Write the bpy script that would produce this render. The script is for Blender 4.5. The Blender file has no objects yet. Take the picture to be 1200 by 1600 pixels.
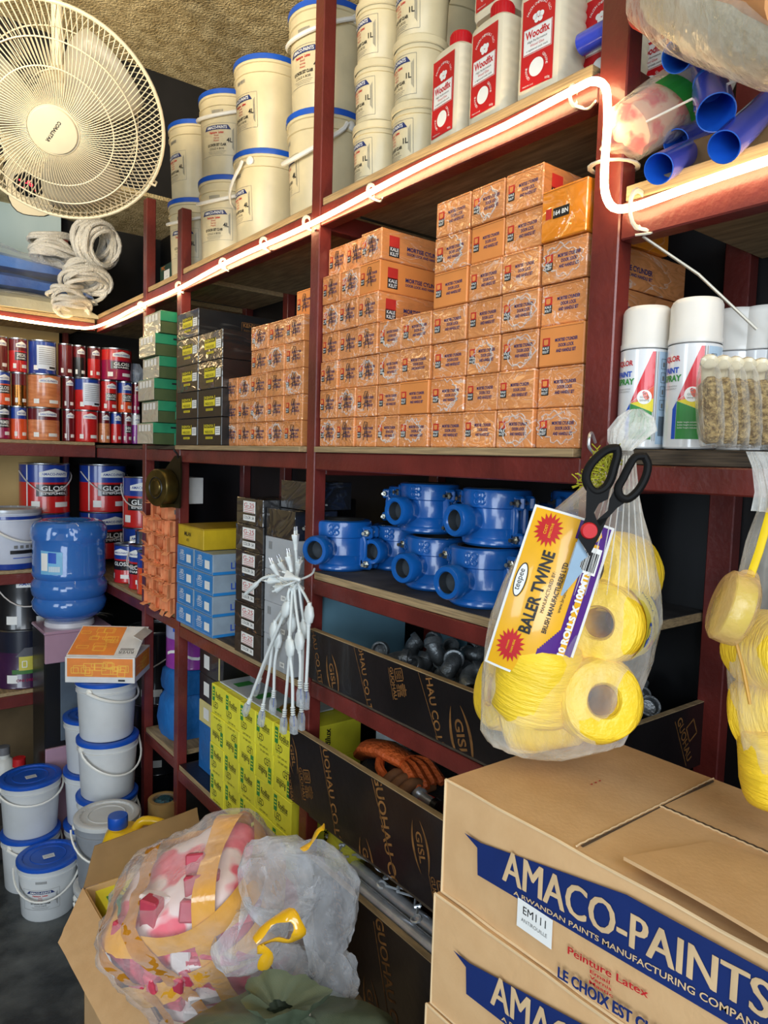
import bpy, math, random
from mathutils import Matrix, Vector
random.seed(7)
PI = math.pi
S = bpy.context.scene
COL = S.collection
# ------------------------------------------------------------------ camera
F_PX, CX, CY, CAM_H = 1112.19, 600.0, 800.0, 1.62
def _ray(px, py): return Vector((px-CX, -(py-CY), -F_PX))
_d1 = _ray(-262, 692).normalized(); _d2 = _ray(2040, 760).normalized()
_dz = _d2.cross(_d1).normalized()
R3 = Matrix((_d2, _d1, _dz))
cam_d = bpy.data.cameras.new('camera'); cam = bpy.data.objects.new('camera', cam_d); COL.objects.link(cam)
cam_d.sensor_fit = 'VERTICAL'; cam_d.sensor_height = 36; cam_d.sensor_width = 27
cam_d.lens = F_PX/1600*36; cam_d.clip_start = .02
cam.matrix_world = Matrix.Translation((0, 0, CAM_H)) @ R3.to_4x4()
S.camera = cam
S.view_settings.view_transform = 'Standard'; S.view_settings.look = 'None'
S.view_settings.gamma = 1; S.view_settings.use_curve_mapping = False
S.view_settings.exposure = 0.0
def at(px, py, ax, val):
    """the point of the world plane axis=val that the photograph shows at pixel (px, py)"""
    d = R3 @ _ray(px, py); o = Vector((0, 0, CAM_H)); t = (val-o[ax])/d[ax]
    return o + d*t
def atd(px, py, depth):
    d = R3 @ _ray(px, py); return Vector((0, 0, CAM_H)) + d*(depth/F_PX)
# ------------------------------------------------------------------ world, daylight from the shop door behind the camera, added fill lights
w = bpy.data.worlds.new('world'); S.world = w; w.use_nodes = True
bg = w.node_tree.nodes['Background']; bg.inputs[0].default_value = (.62, .78, 1, 1); bg.inputs[1].default_value = .22
def area(name, loc, target, sx, sy, power, col, spread=180):
    l = bpy.data.lights.new(name, 'AREA'); l.shape = 'RECTANGLE'; l.size = sx; l.size_y = sy
    l.energy = power; l.color = col; l.spread = math.radians(spread)
    o = bpy.data.objects.new(name, l); COL.objects.link(o); o.location = loc
    o.rotation_euler = (Vector(target)-Vector(loc)).to_track_quat('-Z', 'Y').to_euler(); return o
area('daylight_door', (-1.9, -1.5, 1.25), (.8, 1.5, 1.1), 1.6, 1.6, 68, (.80, .90, 1))
area('daylight_shopfront', (-.5, -1.5, 2.5), (.8, .8, 1.1), 1.6, 1.2, 42, (.86, .93, 1))
area('warm_ceiling_fill', (-1.3, .5, 2.1), (.5, 2.0, 3.13), .4, .4, 15, (1, .80, .50), 62)  # unseen warm light added and aimed up to brighten the ceiling
area('cool_side_fill', (-2.2, 1.0, 1.9), (.4, 3.0, 1.9), 1.2, 1.2, 34, (.78, .90, 1))  # unseen cool light added to brighten the far rack and floor buckets
# ------------------------------------------------------------------ materials
def lin(c):
    r = []
    for v in c:
        v /= 255; r.append(v/12.92 if v <= .04045 else ((v+.055)/1.055)**2.4)
    return (*r, 1)
MATS = {}
def mat(name, rgb, rough=.5, metal=0, var=.08, scale=18, bump=0, bscale=60, film=0, fscale=22, rgb2=None,
        mix=None, coat=0, spec=None, sss=0, alpha=1, emit=0, stretch=None, detail=4, sharp=0):
    if name in MATS: return MATS[name]
    m = bpy.data.materials.new(name); m.use_nodes = True; N = m.node_tree.nodes; L = m.node_tree.links
    b = N['Principled BSDF']; b.inputs['Roughness'].default_value = rough; b.inputs['Metallic'].default_value = metal
    if spec is not None: b.inputs['Specular IOR Level'].default_value = spec
    tc = N.new('ShaderNodeTexCoord'); oi = N.new('ShaderNodeObjectInfo')
    ad = N.new('ShaderNodeVectorMath'); ad.operation = 'ADD'
    sc = N.new('ShaderNodeVectorMath'); sc.operation = 'SCALE'; sc.inputs[3].default_value = 13
    cb = N.new('ShaderNodeCombineXYZ')
    for i in range(3): L.new(oi.outputs['Random'], cb.inputs[i])
    L.new(cb.outputs[0], sc.inputs[0]); L.new(tc.outputs['Object'], ad.inputs[0]); L.new(sc.outputs[0], ad.inputs[1])
    vec = ad.outputs[0]
    if stretch:
        mp = N.new('ShaderNodeMapping'); mp.inputs['Scale'].default_value = stretch; L.new(vec, mp.inputs[0]); vec2 = mp.outputs[0]
    else: vec2 = vec
    nz = N.new('ShaderNodeTexNoise'); nz.inputs['Scale'].default_value = scale; nz.inputs['Detail'].default_value = detail
    L.new(vec2, nz.inputs['Vector'])
    c = lin(rgb)
    c2 = lin(rgb2) if rgb2 else tuple(min(1, x*(1-var*2.2)) for x in c[:3])+(1,)
    rp = N.new('ShaderNodeValToRGB'); e = rp.color_ramp.elements
    e[0].position = .36+sharp; e[1].position = .66-sharp; e[0].color = c2; e[1].color = c
    L.new(nz.outputs[0], rp.inputs[0]); L.new(rp.outputs[0], b.inputs['Base Color'])
    if emit:
        b.inputs['Emission Color'].default_value = c; b.inputs['Emission Strength'].default_value = emit
    if bump:
        n2 = N.new('ShaderNodeTexNoise'); n2.inputs['Scale'].default_value = bscale; n2.inputs['Detail'].default_value = 5
        L.new(vec2, n2.inputs['Vector'])
        bp = N.new('ShaderNodeBump'); bp.inputs['Strength'].default_value = bump; bp.inputs['Distance'].default_value = .02
        L.new(n2.outputs[0], bp.inputs['Height']); L.new(bp.outputs[0], b.inputs['Normal'])
    if coat: b.inputs['Coat Weight'].default_value = coat; b.inputs['Coat Roughness'].default_value = .08
    if film:
        b.inputs['Coat Weight'].default_value = 1; b.inputs['Coat Roughness'].default_value = .10; b.inputs['Coat IOR'].default_value = 1.7
        n3 = N.new('ShaderNodeTexNoise'); n3.inputs['Scale'].default_value = fscale; n3.inputs['Detail'].default_value = 2.5
        n3.inputs['Distortion'].default_value = 1.2
        mp3 = N.new('ShaderNodeMapping'); mp3.inputs['Rotation'].default_value = (.5, .9, .4); mp3.inputs['Scale'].default_value = (1, .4, 1.5)
        L.new(vec, mp3.inputs[0]); L.new(mp3.outputs[0], n3.inputs['Vector'])
        sb_ = N.new('ShaderNodeMath'); sb_.operation = 'SUBTRACT'; sb_.inputs[1].default_value = .5; L.new(n3.outputs[0], sb_.inputs[0])
        ab_ = N.new('ShaderNodeMath'); ab_.operation = 'ABSOLUTE'; L.new(sb_.outputs[0], ab_.inputs[0])
        b3 = N.new('ShaderNodeBump'); b3.inputs['Strength'].default_value = film; b3.inputs['Distance'].default_value = .05
        L.new(ab_.outputs[0], b3.inputs['Height']); L.new(b3.outputs[0], b.inputs['Coat Normal'])
        # white glints along the film creases are painted into the base colour
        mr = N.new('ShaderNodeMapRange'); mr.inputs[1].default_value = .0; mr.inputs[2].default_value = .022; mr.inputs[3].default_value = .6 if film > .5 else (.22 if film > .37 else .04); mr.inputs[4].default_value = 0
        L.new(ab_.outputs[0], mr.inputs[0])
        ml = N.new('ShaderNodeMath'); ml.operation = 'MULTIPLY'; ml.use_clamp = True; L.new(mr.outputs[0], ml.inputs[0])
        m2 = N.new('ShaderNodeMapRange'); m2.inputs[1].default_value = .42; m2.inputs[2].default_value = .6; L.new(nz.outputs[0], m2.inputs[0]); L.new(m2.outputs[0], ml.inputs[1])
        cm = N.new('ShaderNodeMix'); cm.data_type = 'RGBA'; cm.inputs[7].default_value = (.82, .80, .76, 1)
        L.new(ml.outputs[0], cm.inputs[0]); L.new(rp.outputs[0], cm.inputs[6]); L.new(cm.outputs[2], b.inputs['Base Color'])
    if alpha < 1:
        # a thin clear plastic sheet: part transparent, part glossy, more opaque at grazing angles and along its creases
        tr = N.new('ShaderNodeBsdfTransparent'); mx = N.new('ShaderNodeMixShader'); lw = N.new('ShaderNodeLayerWeight')
        lw.inputs[0].default_value = .45
        ma = N.new('ShaderNodeMath'); ma.operation = 'MULTIPLY_ADD'; ma.inputs[1].default_value = .55; ma.inputs[2].default_value = alpha
        L.new(lw.outputs['Facing'], ma.inputs[0])
        pw = N.new('ShaderNodeMath'); pw.operation = 'MULTIPLY'; L.new(nz.outputs[0], pw.inputs[0]); pw.inputs[1].default_value = 1.7
        mm = N.new('ShaderNodeMath'); mm.operation = 'MULTIPLY'; mm.use_clamp = True
        L.new(ma.outputs[0], mm.inputs[0]); L.new(pw.outputs[0], mm.inputs[1])
        L.new(mm.outputs[0], mx.inputs[0]); L.new(tr.outputs[0], mx.inputs[1]); L.new(b.outputs[0], mx.inputs[2])
        L.new(mx.outputs[0], N['Material Output'].inputs['Surface'])
    MATS[name] = m
    return m
RED = mat('oxide_red_steel', (114, 42, 36), .40, 0, .18, 9, bump=.08, bscale=90, coat=.25)
PLY = mat('plywood_edge', (176, 150, 110), .7, 0, .2, 30, stretch=(3, .4, 14))
PLYDARK = mat('dark_plywood', (88, 74, 58), .7, 0, .3, 30, stretch=(2, .6, 16))
BLACKPLY = mat('film_faced_plywood', (30, 26, 27), .32, 0, .2, 8, coat=.25, bump=.03)
GOLDINK = mat('brown_stamp_ink', (142, 98, 52), .5, 0, .2, 60)
BLACK = mat('black_plastic', (20, 20, 22), .35)
INK = mat('black_ink', (26, 26, 28), .5, var=.05)
NAVY = mat('navy_ink', (22, 44, 104), .45, var=.06)
BLUEINK = mat('blue_ink', (36, 84, 190), .45, var=.06)
REDINK = mat('red_ink', (196, 34, 40), .45, var=.06)
WHITE = mat('white_print', (236, 236, 232), .5, var=.03)
GREYINK = mat('grey_ink', (120, 120, 118), .6, var=.05)
YELLOWINK = mat('yellow_ink', (232, 214, 48), .5, var=.05)
GREENINK = mat('green_ink', (52, 140, 62), .5, var=.06)
ORANGEINK = mat('orange_ink', (236, 128, 40), .5, var=.06)
PURPLEINK = mat('purple_ink', (82, 36, 128), .45, var=.06)
STEEL = mat('bright_steel', (222, 226, 232), .26, .7, .1, 30)
DARKSTEEL = mat('galvanised_iron', (142, 148, 152), .36, .6, .25, 40, bump=.15, bscale=200)
PLASTIC = mat('white_plastic', (232, 230, 222), .42, var=.03, bump=.03, bscale=14)
TIE = mat('nylon_tie', (228, 220, 200), .4)
# ------------------------------------------------------------------ mesh builder
_TX = {}
def text_geo(s, bold=.0):
    k = (s, bold)
    if k not in _TX:
        cu = bpy.data.curves.new('t', 'FONT'); cu.body = s; cu.resolution_u = 3; cu.offset = bold; cu.fill_mode = 'FRONT'
        ob = bpy.data.objects.new('t', cu); me = ob.to_mesh()
        vs = [(v.co.x, v.co.y) for v in me.vertices]; fs = [tuple(p.vertices) for p in me.polygons]
        ob.to_mesh_clear(); bpy.data.objects.remove(ob); bpy.data.curves.remove(cu)
        if vs:
            x0 = min(v[0] for v in vs); x1 = max(v[0] for v in vs); y0 = min(v[1] for v in vs); y1 = max(v[1] for v in vs)
        else: x0 = x1 = y0 = y1 = 0
        _TX[k] = (vs, fs, x0, x1, y0, y1)
    return _TX[k]
def frame(o, r, u):
    r = Vector(r).normalized(); u = Vector(u).normalized(); n = r.cross(u)
    m = Matrix((r, u, n)).transposed().to_4x4(); m.translation = Vector(o); return m
def TR(x=0, y=0, z=0, rx=0, ry=0, rz=0, s=1):
    return Matrix.Translation((x, y, z)) @ Matrix.Rotation(rz, 4, 'Z') @ Matrix.Rotation(ry, 4, 'Y') @ Matrix.Rotation(rx, 4, 'X') @ Matrix.Scale(s, 4)
FRONT = lambda x, y, z: frame((x, y, z), (1, 0, 0), (0, 0, 1))     # a frame on a face that looks to -Y
def cyl(Rf, eps=.0006, a0=0.):
    """wraps (u, z) round the front (-Y side) of a round body of radius Rf(z)"""
    def f(u, z):
        r = (Rf(z) if callable(Rf) else Rf)+eps; a = u/r+a0
        return (r*math.sin(a), -r*math.cos(a), z)
    return f
def vnoise(x, y, z, s=0):
    return (math.sin(x*1.7+y*2.3+s)+math.sin(y*3.1-z*1.9+s*1.3)+math.sin(z*2.7+x*3.7+s*.7)+math.sin((x+y+z)*5.3+s*2.1)*.5)/3.5
class MB:
    def __init__(s, M=None): s.v = []; s.f = []; s.m = []; s.s = []; s.mats = []; s.M = M
    def mi(s, m):
        if m not in s.mats: s.mats.append(m)
        return s.mats.index(m)
    def add(s, vs, fs, m, smooth=False, M=None):
        b = len(s.v)
        T = (s.M @ M) if (s.M is not None and M is not None) else (M if M is not None else s.M)
        if T is not None: vs = [T @ Vector(v) for v in vs]
        s.v += [tuple(v) for v in vs]; i = s.mi(m)
        for f in fs: s.f.append(tuple(b+k for k in f)); s.m.append(i); s.s.append(smooth)
        return s
    def box(s, x0, x1, y0, y1, z0, z1, m, b=0, M=None):
        if b <= 0:
            vs = [(x, y, z) for x in (x0, x1) for y in (y0, y1) for z in (z0, z1)]
            return s.add(vs, [(0, 1, 3, 2), (4, 6, 7, 5), (0, 4, 5, 1), (2, 3, 7, 6), (0, 2, 6, 4), (1, 5, 7, 3)], m, False, M)
        b = min(b, (x1-x0)/2.01, (y1-y0)/2.01, (z1-z0)/2.01)
        c = ((x0+x1)/2, (y0+y1)/2, (z0+z1)/2); h = ((x1-x0)/2, (y1-y0)/2, (z1-z0)/2); vs = []; idx = {}
        for sx in (-1, 1):
            for sy in (-1, 1):
                for sz in (-1, 1):
                    sg = (sx, sy, sz)
                    for a in range(3):
                        p = [c[k]+sg[k]*(h[k]-(0 if k == a else b)) for k in range(3)]
                        idx[(sg, a)] = len(vs); vs.append(tuple(p))
        fs = []
        for a in range(3):
            o1, o2 = [(1, 2), (2, 0), (0, 1)][a]
            for sg in (-1, 1):
                q = []
                for (i, j) in ((-1, -1), (1, -1), (1, 1), (-1, 1)):
                    t = [0, 0, 0]; t[a] = sg; t[o1] = i; t[o2] = j; q.append(idx[(tuple(t), a)])
                fs.append(tuple(q) if sg > 0 else tuple(reversed(q)))
        for a in range(3):
            o1, o2 = [(1, 2), (2, 0), (0, 1)][a]
            for i in (-1, 1):
                for j in (-1, 1):
                    t0 = [0, 0, 0]; t0[o1] = i; t0[o2] = j; t1 = list(t0); t0[a] = -1; t1[a] = 1
                    t0 = tuple(t0); t1 = tuple(t1)
                    q = (idx[(t0, o1)], idx[(t1, o1)], idx[(t1, o2)], idx[(t0, o2)])
                    fs.append(q if i*j > 0 else tuple(reversed(q)))
        for k in [(x, y, z) for x in (-1, 1) for y in (-1, 1) for z in (-1, 1)]:
            q = (idx[(k, 0)], idx[(k, 1)], idx[(k, 2)]); fs.append(q if k[0]*k[1]*k[2] > 0 else tuple(reversed(q)))
        return s.add(vs, fs, m, False, M)
    def lathe(s, prof, m, n=28, M=None, smooth=True, mats=None, warp=None):
        vs = []; fs = []
        for (r, z) in prof:
            for k in range(n):
                a = 2*PI*k/n; p = (r*math.cos(a), r*math.sin(a), z)
                vs.append(warp(*p) if warp else p)
        for i in range(len(prof)-1):
            seg = [(i*n+k, i*n+(k+1) % n, (i+1)*n+(k+1) % n, (i+1)*n+k) for k in range(n)]
            if mats: s.add([], [], m); 
            fs.append(seg)
        b = len(s.v); T = (s.M @ M) if (s.M is not None and M is not None) else (M if M is not None else s.M)
        if T is not None: vs = [T @ Vector(v) for v in vs]
        s.v += [tuple(v) for v in vs]
        for i, seg in enumerate(fs):
            mm = s.mi(mats[i] if mats and mats[i] is not None else m)
            for q in seg: s.f.append(tuple(b+k for k in q)); s.m.append(mm); s.s.append(smooth)
        return s
    def tube(s, pts, r, m, n=8, M=None, closed=False, caps=True, flat=1., smooth=True):
        P = [Vector(p) for p in pts]; K = len(P); vs = []; fs = []
        rr = r if isinstance(r, (list, tuple)) else [r]*K
        t = []
        for i in range(K):
            a = P[(i-1) % K] if (closed or i > 0) else P[i]; b = P[(i+1) % K] if (closed or i < K-1) else P[i]
            d = (b-a); t.append(d.normalized() if d.length > 1e-9 else Vector((0, 0, 1)))
        up = Vector((0, 0, 1)) if abs(t[0].z) < .9 else Vector((1, 0, 0))
        nrm = (up-t[0]*up.dot(t[0])).normalized()
        for i in range(K):
            nrm = (nrm-t[i]*nrm.dot(t[i]))
            nrm = nrm.normalized() if nrm.length > 1e-6 else t[i].orthogonal().normalized()
            bn = t[i].cross(nrm)
            for k in range(n):
                a = 2*PI*k/n; vs.append(P[i]+(nrm*math.cos(a)*flat+bn*math.sin(a))*rr[i])
        L_ = K if closed else K-1
        for i in range(L_):
            j = (i+1) % K
            for k in range(n): fs.append((i*n+k, i*n+(k+1) % n, j*n+(k+1) % n, j*n+k))
        if caps and not closed:
            fs.append(tuple(reversed(range(n)))); fs.append(tuple((K-1)*n+k for k in range(n)))
        return s.add(vs, fs, m, smooth, M)
    def prism(s, poly, h, m, M=None, hole=None, smooth=False):
        """poly in XY (counter-clockwise) extruded from z=0 to z=h; hole is an inner ring with as many points"""
        n = len(poly); vs = [(x, y, 0) for x, y in poly]+[(x, y, h) for x, y in poly]
        fs = [(k, (k+1) % n, n+(k+1) % n, n+k) for k in range(n)]
        if hole:
            vs += [(x, y, 0) for x, y in hole]+[(x, y, h) for x, y in hole]
            for k in range(n):
                j = (k+1) % n
                fs += [(2*n+j, 2*n+k, 3*n+k, 3*n+j), (n+k, n+j, 3*n+j, 3*n+k), (j, k, 2*n+k, 2*n+j)]
        else: fs += [tuple(reversed(range(n))), tuple(n+k for k in range(n))]
        return s.add(vs, fs, m, smooth, M)
    def poly(s, pts, m, M=None): return s.add([(p[0], p[1], p[2] if len(p) > 2 else 0) for p in pts], [tuple(range(len(pts)))], m, False, M)
    def rect(s, x, y, w, h, m, M=None, z=0, warp=None):
        """centred on x,y"""
        p = [(x-w/2, y-h/2), (x+w/2, y-h/2), (x+w/2, y+h/2), (x-w/2, y+h/2)]
        if warp: return s.patch(p, warp, m)
        return s.add([(a, b, z) for a, b in p], [(0, 1, 2, 3)], m, False, M)
    def outline(s, x, y, w, h, t, m, M=None, warp=None):
        for (a, b, c, d) in ((x, y-h/2, w, t), (x, y+h/2, w, t), (x-w/2, y, t, h), (x+w/2, y, t, h)): s.rect(a, b, c, d, m, M, warp=warp)
        return s
    def patch(s, poly, warp, m, step=.004):
        """a convex (u, z) polygon cut into narrow strips and wrapped"""
        u0 = min(p[0] for p in poly); u1 = max(p[0] for p in poly); n = max(1, int((u1-u0)/step))
        def clip(P, u, keep_right):
            out = []
            for i in range(len(P)):
                a, b = P[i], P[(i+1) % len(P)]
                ina = (a[0] >= u-1e-9) if keep_right else (a[0] <= u+1e-9); inb = (b[0] >= u-1e-9) if keep_right else (b[0] <= u+1e-9)
                if ina: out.append(a)
                if ina != inb and abs(b[0]-a[0]) > 1e-12:
                    t = (u-a[0])/(b[0]-a[0]); out.append((u, a[1]+(b[1]-a[1])*t))
            return out
        for i in range(n):
            ua = u0+(u1-u0)*i/n; ub = u0+(u1-u0)*(i+1)/n
            q = clip(clip(poly, ua, True), ub, False)
            if len(q) >= 3: s.add([warp(*p) for p in q], [tuple(range(len(q)))], m, True)
        return s
    def text(s, t, m, h=None, w=None, M=None, x=0, y=0, z=0, warp=None, align='c', bold=.0, rot=0):
        vs, fs, x0, x1, y0, y1 = text_geo(t, bold)
        if not vs: return s
        bw = x1-x0; bh = y1-y0
        if h and w: sx, sy = w/bw, h/bh
        elif w: sx = sy = w/bw
        else: sx = sy = h/bh
        ox = {'c': (x0+x1)/2, 'l': x0, 'r': x1}[align]; cy = (y0+y1)/2; c, q = math.cos(rot), math.sin(rot)
        P = []
        for a, b in vs:
            a = (a-ox)*sx; b = (b-cy)*sy; a, b = a*c-b*q, a*q+b*c
            P.append(warp(x+a, y+b) if warp else (x+a, y+b, z))
        return s.add(P, fs, m, False, M)
    def loft(s, rings, m, n=28, M=None, cap=True, smooth=True, noise=0, seed=0, freq=6.):
        """rings: (cx, cy, z, rx, ry[, power]) cross-sections of a soft body"""
        vs = []; fs = []
        for (cx, cy, z, rx, ry, *o) in rings:
            pw = o[0] if o else 2.
            for k in range(n):
                a = 2*PI*k/n; ca, sa = math.cos(a), math.sin(a)
                q = (abs(ca)**pw+abs(sa)**pw)**(-1/pw)
                f = 1+noise*vnoise(ca*freq*.5, sa*freq*.5, z*freq*6, seed)
                vs.append((cx+ca*q*rx*f, cy+sa*q*ry*f, z))
        K = len(rings)
        for i in range(K-1):
            for k in range(n): fs.append((i*n+k, i*n+(k+1) % n, (i+1)*n+(k+1) % n, (i+1)*n+k))
        if cap: fs.append(tuple(reversed(range(n)))); fs.append(tuple((K-1)*n+k for k in range(n)))
        return s.add(vs, fs, m, smooth, M)
    def build(s, name, parent=None, loc=None, rot=None):
        me = bpy.data.meshes.new(name); me.from_pydata(s.v, [], s.f)
        for m in s.mats: me.materials.append(m)
        me.polygons.foreach_set('material_index', s.m); me.polygons.foreach_set('use_smooth', s.s)
        me.update(); me.set_sharp_from_angle(angle=math.radians(38))
        o = bpy.data.objects.new(name, me); COL.objects.link(o)
        if parent: o.parent = parent
        if loc is not None: o.location = loc
        if rot is not None: o.rotation_euler = rot
        return o
def tag(o, label=None, cat=None, group=None, kind=None):
    if label: o['label'] = label
    if cat: o['category'] = cat
    if group: o['group'] = group
    if kind: o['kind'] = kind
    return o
def thing(name, label, cat, loc=(0, 0, 0), rz=0, group=None, rot=None):
    o = bpy.data.objects.new(name, None); COL.objects.link(o); o.empty_display_size = .05
    o.location = loc; o.rotation_euler = rot if rot else (0, 0, rz)
    return tag(o, label, cat, group)
def dup(o, loc=None, rz=None, label=None, group=None, parent=None, rot=None, scale=None):
    c = o.copy(); COL.objects.link(c)
    if parent: c.parent = parent
    if loc is not None: c.location = loc
    if rz is not None: c.rotation_euler = (0, 0, rz)
    if rot is not None: c.rotation_euler = rot
    if scale is not None: c.scale = scale if hasattr(scale, '__len__') else (scale,)*3
    if label: c['label'] = label
    if group: c['group'] = group
    for ch in list(o.children): dup(ch, parent=c)
    return c
class Proto:
    """hands out the original first, then copies of it"""
    def __init__(s, maker): s.mk = maker; s.o = None
    def __call__(s, loc, rz, label, group=None, rot=None, scale=None):
        if s.o is None:
            s.o = s.mk(); o = s.o; o.location = loc; o.rotation_euler = rot if rot else (0, 0, rz)
            o['label'] = label
            if group: o['group'] = group
            if scale is not None: o.scale = scale if hasattr(scale, '__len__') else (scale,)*3
            return o
        c = dup(s.o, loc, rz, label, group, rot=rot, scale=scale)
        if s.o.scale[0] != 1 and scale is None: c.scale = (1, 1, 1)
        return c
NTH = ['first', 'second', 'third', 'fourth', 'fifth', 'sixth', 'seventh', 'eighth', 'ninth', 'tenth', 'eleventh', 'twelfth']
RZ = -PI/2      # things on the long right-hand rack look towards -X
XS = .85        # front plane of the right-hand rack
YB = 3.02       # front plane of the rack at the far end
def struct(o): o['kind'] = 'structure'; return o
# ------------------------------------------------------------------ the room
CONC = mat('dark_concrete_floor', (92, 96, 96), .45, 0, .3, 7, rgb2=(38, 42, 44), bump=.25, bscale=30, detail=9)
CEIL = mat('rough_cement_ceiling', (226, 206, 158), .9, 0, .25, 20, rgb2=(176, 154, 108), bump=.75, bscale=120, detail=8)
DARKWALL = mat('near_black_wall', (26, 24, 24), .8, 0, .3, 6)  # near-black colour shared by the beam face, back wall and right wall
PANELDAY = mat('plywood_panel_daylight_tint', (204, 220, 216), .65, 0, .12, 3, rgb2=(168, 192, 194), stretch=(1, 1, .35))  # upper part of the end panel, bluish daylight put into its colour
PANELWARM = mat('plywood_panel_warm_light_tint', (202, 172, 112), .7, 0, .16, 3, rgb2=(160, 128, 76), stretch=(1, 1, .4))  # same plywood panel lower down, warm rope light put into its colour
struct(MB().box(-2.4, 1.95, -2.6, 3.6, 0, .06, CONC).build('floor'))
struct(MB().box(-2.4, 1.95, -2.6, 3.6, 3.13, 3.2, CEIL).build('ceiling'))
struct(MB().box(1.86, 1.95, -2.6, 3.6, 0, 3.13, DARKWALL).build('wall_right'))
wb = MB().box(-2.4, 1.86, 3.46, 3.6, 0, 3.13, DARKWALL); struct(wb.build('wall_back'))
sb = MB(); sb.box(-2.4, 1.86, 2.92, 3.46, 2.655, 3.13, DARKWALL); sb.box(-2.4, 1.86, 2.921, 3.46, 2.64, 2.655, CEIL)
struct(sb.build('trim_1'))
struct(MB().box(-2.48, -2.4, -.6, 3.6, 0, 3.13, mat('painted_side_wall', (150, 150, 140), .8)).build('wall_left'))
# ------------------------------------------------------------------ the long rack on the right
XB = 1.25       # its back
FZ = .06       # the floor
rack = thing('shelf_rack', 'long oxide-red welded steel rack with plywood shelves along the right side', 'shelf rack', (XS, 1.3, 0))
def rp(mb, name):       # a part built in world coordinates
    o = mb.build(name, rack); o.location = (-XS, -1.3, 0); return o
POSTS = [(.595, .64, 3.05), (1.355, 1.39, 3.05), (2.135, 2.168, 2.36), (2.44, 2.473, 2.47), (-.26, -.215, 3.05)]
for (a, b, h) in POSTS:
    rp(MB().box(XS, XS+.032, a, b, FZ, h, RED, .002), 'post')
    rp(MB().box(XB-.03, XB, a, b, FZ, min(h, 2.6), RED, .002), 'post')
    if a < 2:
        for z in (1.60, 2.14): rp(MB().box(XS+.033, XB-.031, a+.003, b-.003, z-.02, z+.02, RED, .002), 'side_beam')
RED2 = RED
def beam(y0, y1, z0, z1, x=XS+.002): rp(MB().box(x, x+.03, y0, y1, z0, z1, RED, .002), 'beam')
def board(y0, y1, z0, z1, m=PLY, x0=None, x1=XB-.002, name='shelf_board', top=None):
    mb = MB().box(XS+.004 if x0 is None else x0, x1, y0, y1, z0, z1, m, .001)
    if top: mb.box((XS+.005 if x0 is None else x0+.001), x1-.001, y0+.001, y1-.001, z1, z1+.0012, top)
    return rp(mb, name)
# upper shelf
beam(.641, 1.354, 2.122, 2.164); beam(1.391, 2.134, 2.112, 2.16); beam(2.169, 2.439, 2.108, 2.155); beam(2.474, 3.02, 2.095, 2.145)
board(.655, 1.35, 2.165, 2.181); board(1.395, 2.13, 2.162, 2.178, top=None); board(2.17, 2.435, 2.158, 2.174); board(2.475, 3.40, 2.148, 2.164)
# upper shelf, near bay
beam(-.214, .594, 1.925, 1.975); board(-.21, .59, 1.976, 1.996)
# middle shelf
for a, b in ((.641, 1.354), (1.391, 2.134), (2.169, 2.439), (2.474, 3.02)): beam(a, b, 1.592, 1.630)
board(.65, 1.352, 1.631, 1.6435, x0=XS-.004); board(1.392, 2.13, 1.631, 1.6435, x0=XS-.018); board(2.17, 3.40, 1.631, 1.643, PLYDARK)
beam(-.214, .594, 1.588, 1.622); board(-.21, .592, 1.623, 1.643, PLYDARK)
# clamp shelf
beam(.641, 1.354, 1.312, 1.345); board(.645, 1.352, 1.346, 1.362, top=mat('worn_grey_board', (74, 72, 72), .75, 0, .3, 14))
# blue box shelf
beam(1.391, 2.134, 1.043, 1.078); board(1.392, 2.13, 1.079, 1.095, top=PLYDARK)
beam(2.169, 2.439, 1.058, 1.093); board(2.17, 3.40, 1.094, 1.108, PLY)
beam(2.474, 3.02, 1.058, 1.093)
# lower shelf
beam(1.391, 2.134, .575, .61); board(1.392, 2.13, .611, .627, top=BLACKPLY)
beam(2.169, 2.439, .60, .635); board(2.17, 2.435, .636, .652)
# drawer shelves under the clamps
beam(.641, 1.354, 1.074, 1.110); board(.645, 1.352, 1.111, 1.12, PLYDARK)
board(.645, 1.352, .791, .80, PLYDARK)
board(.645, 1.352, .41, .425, PLYDARK)
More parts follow.
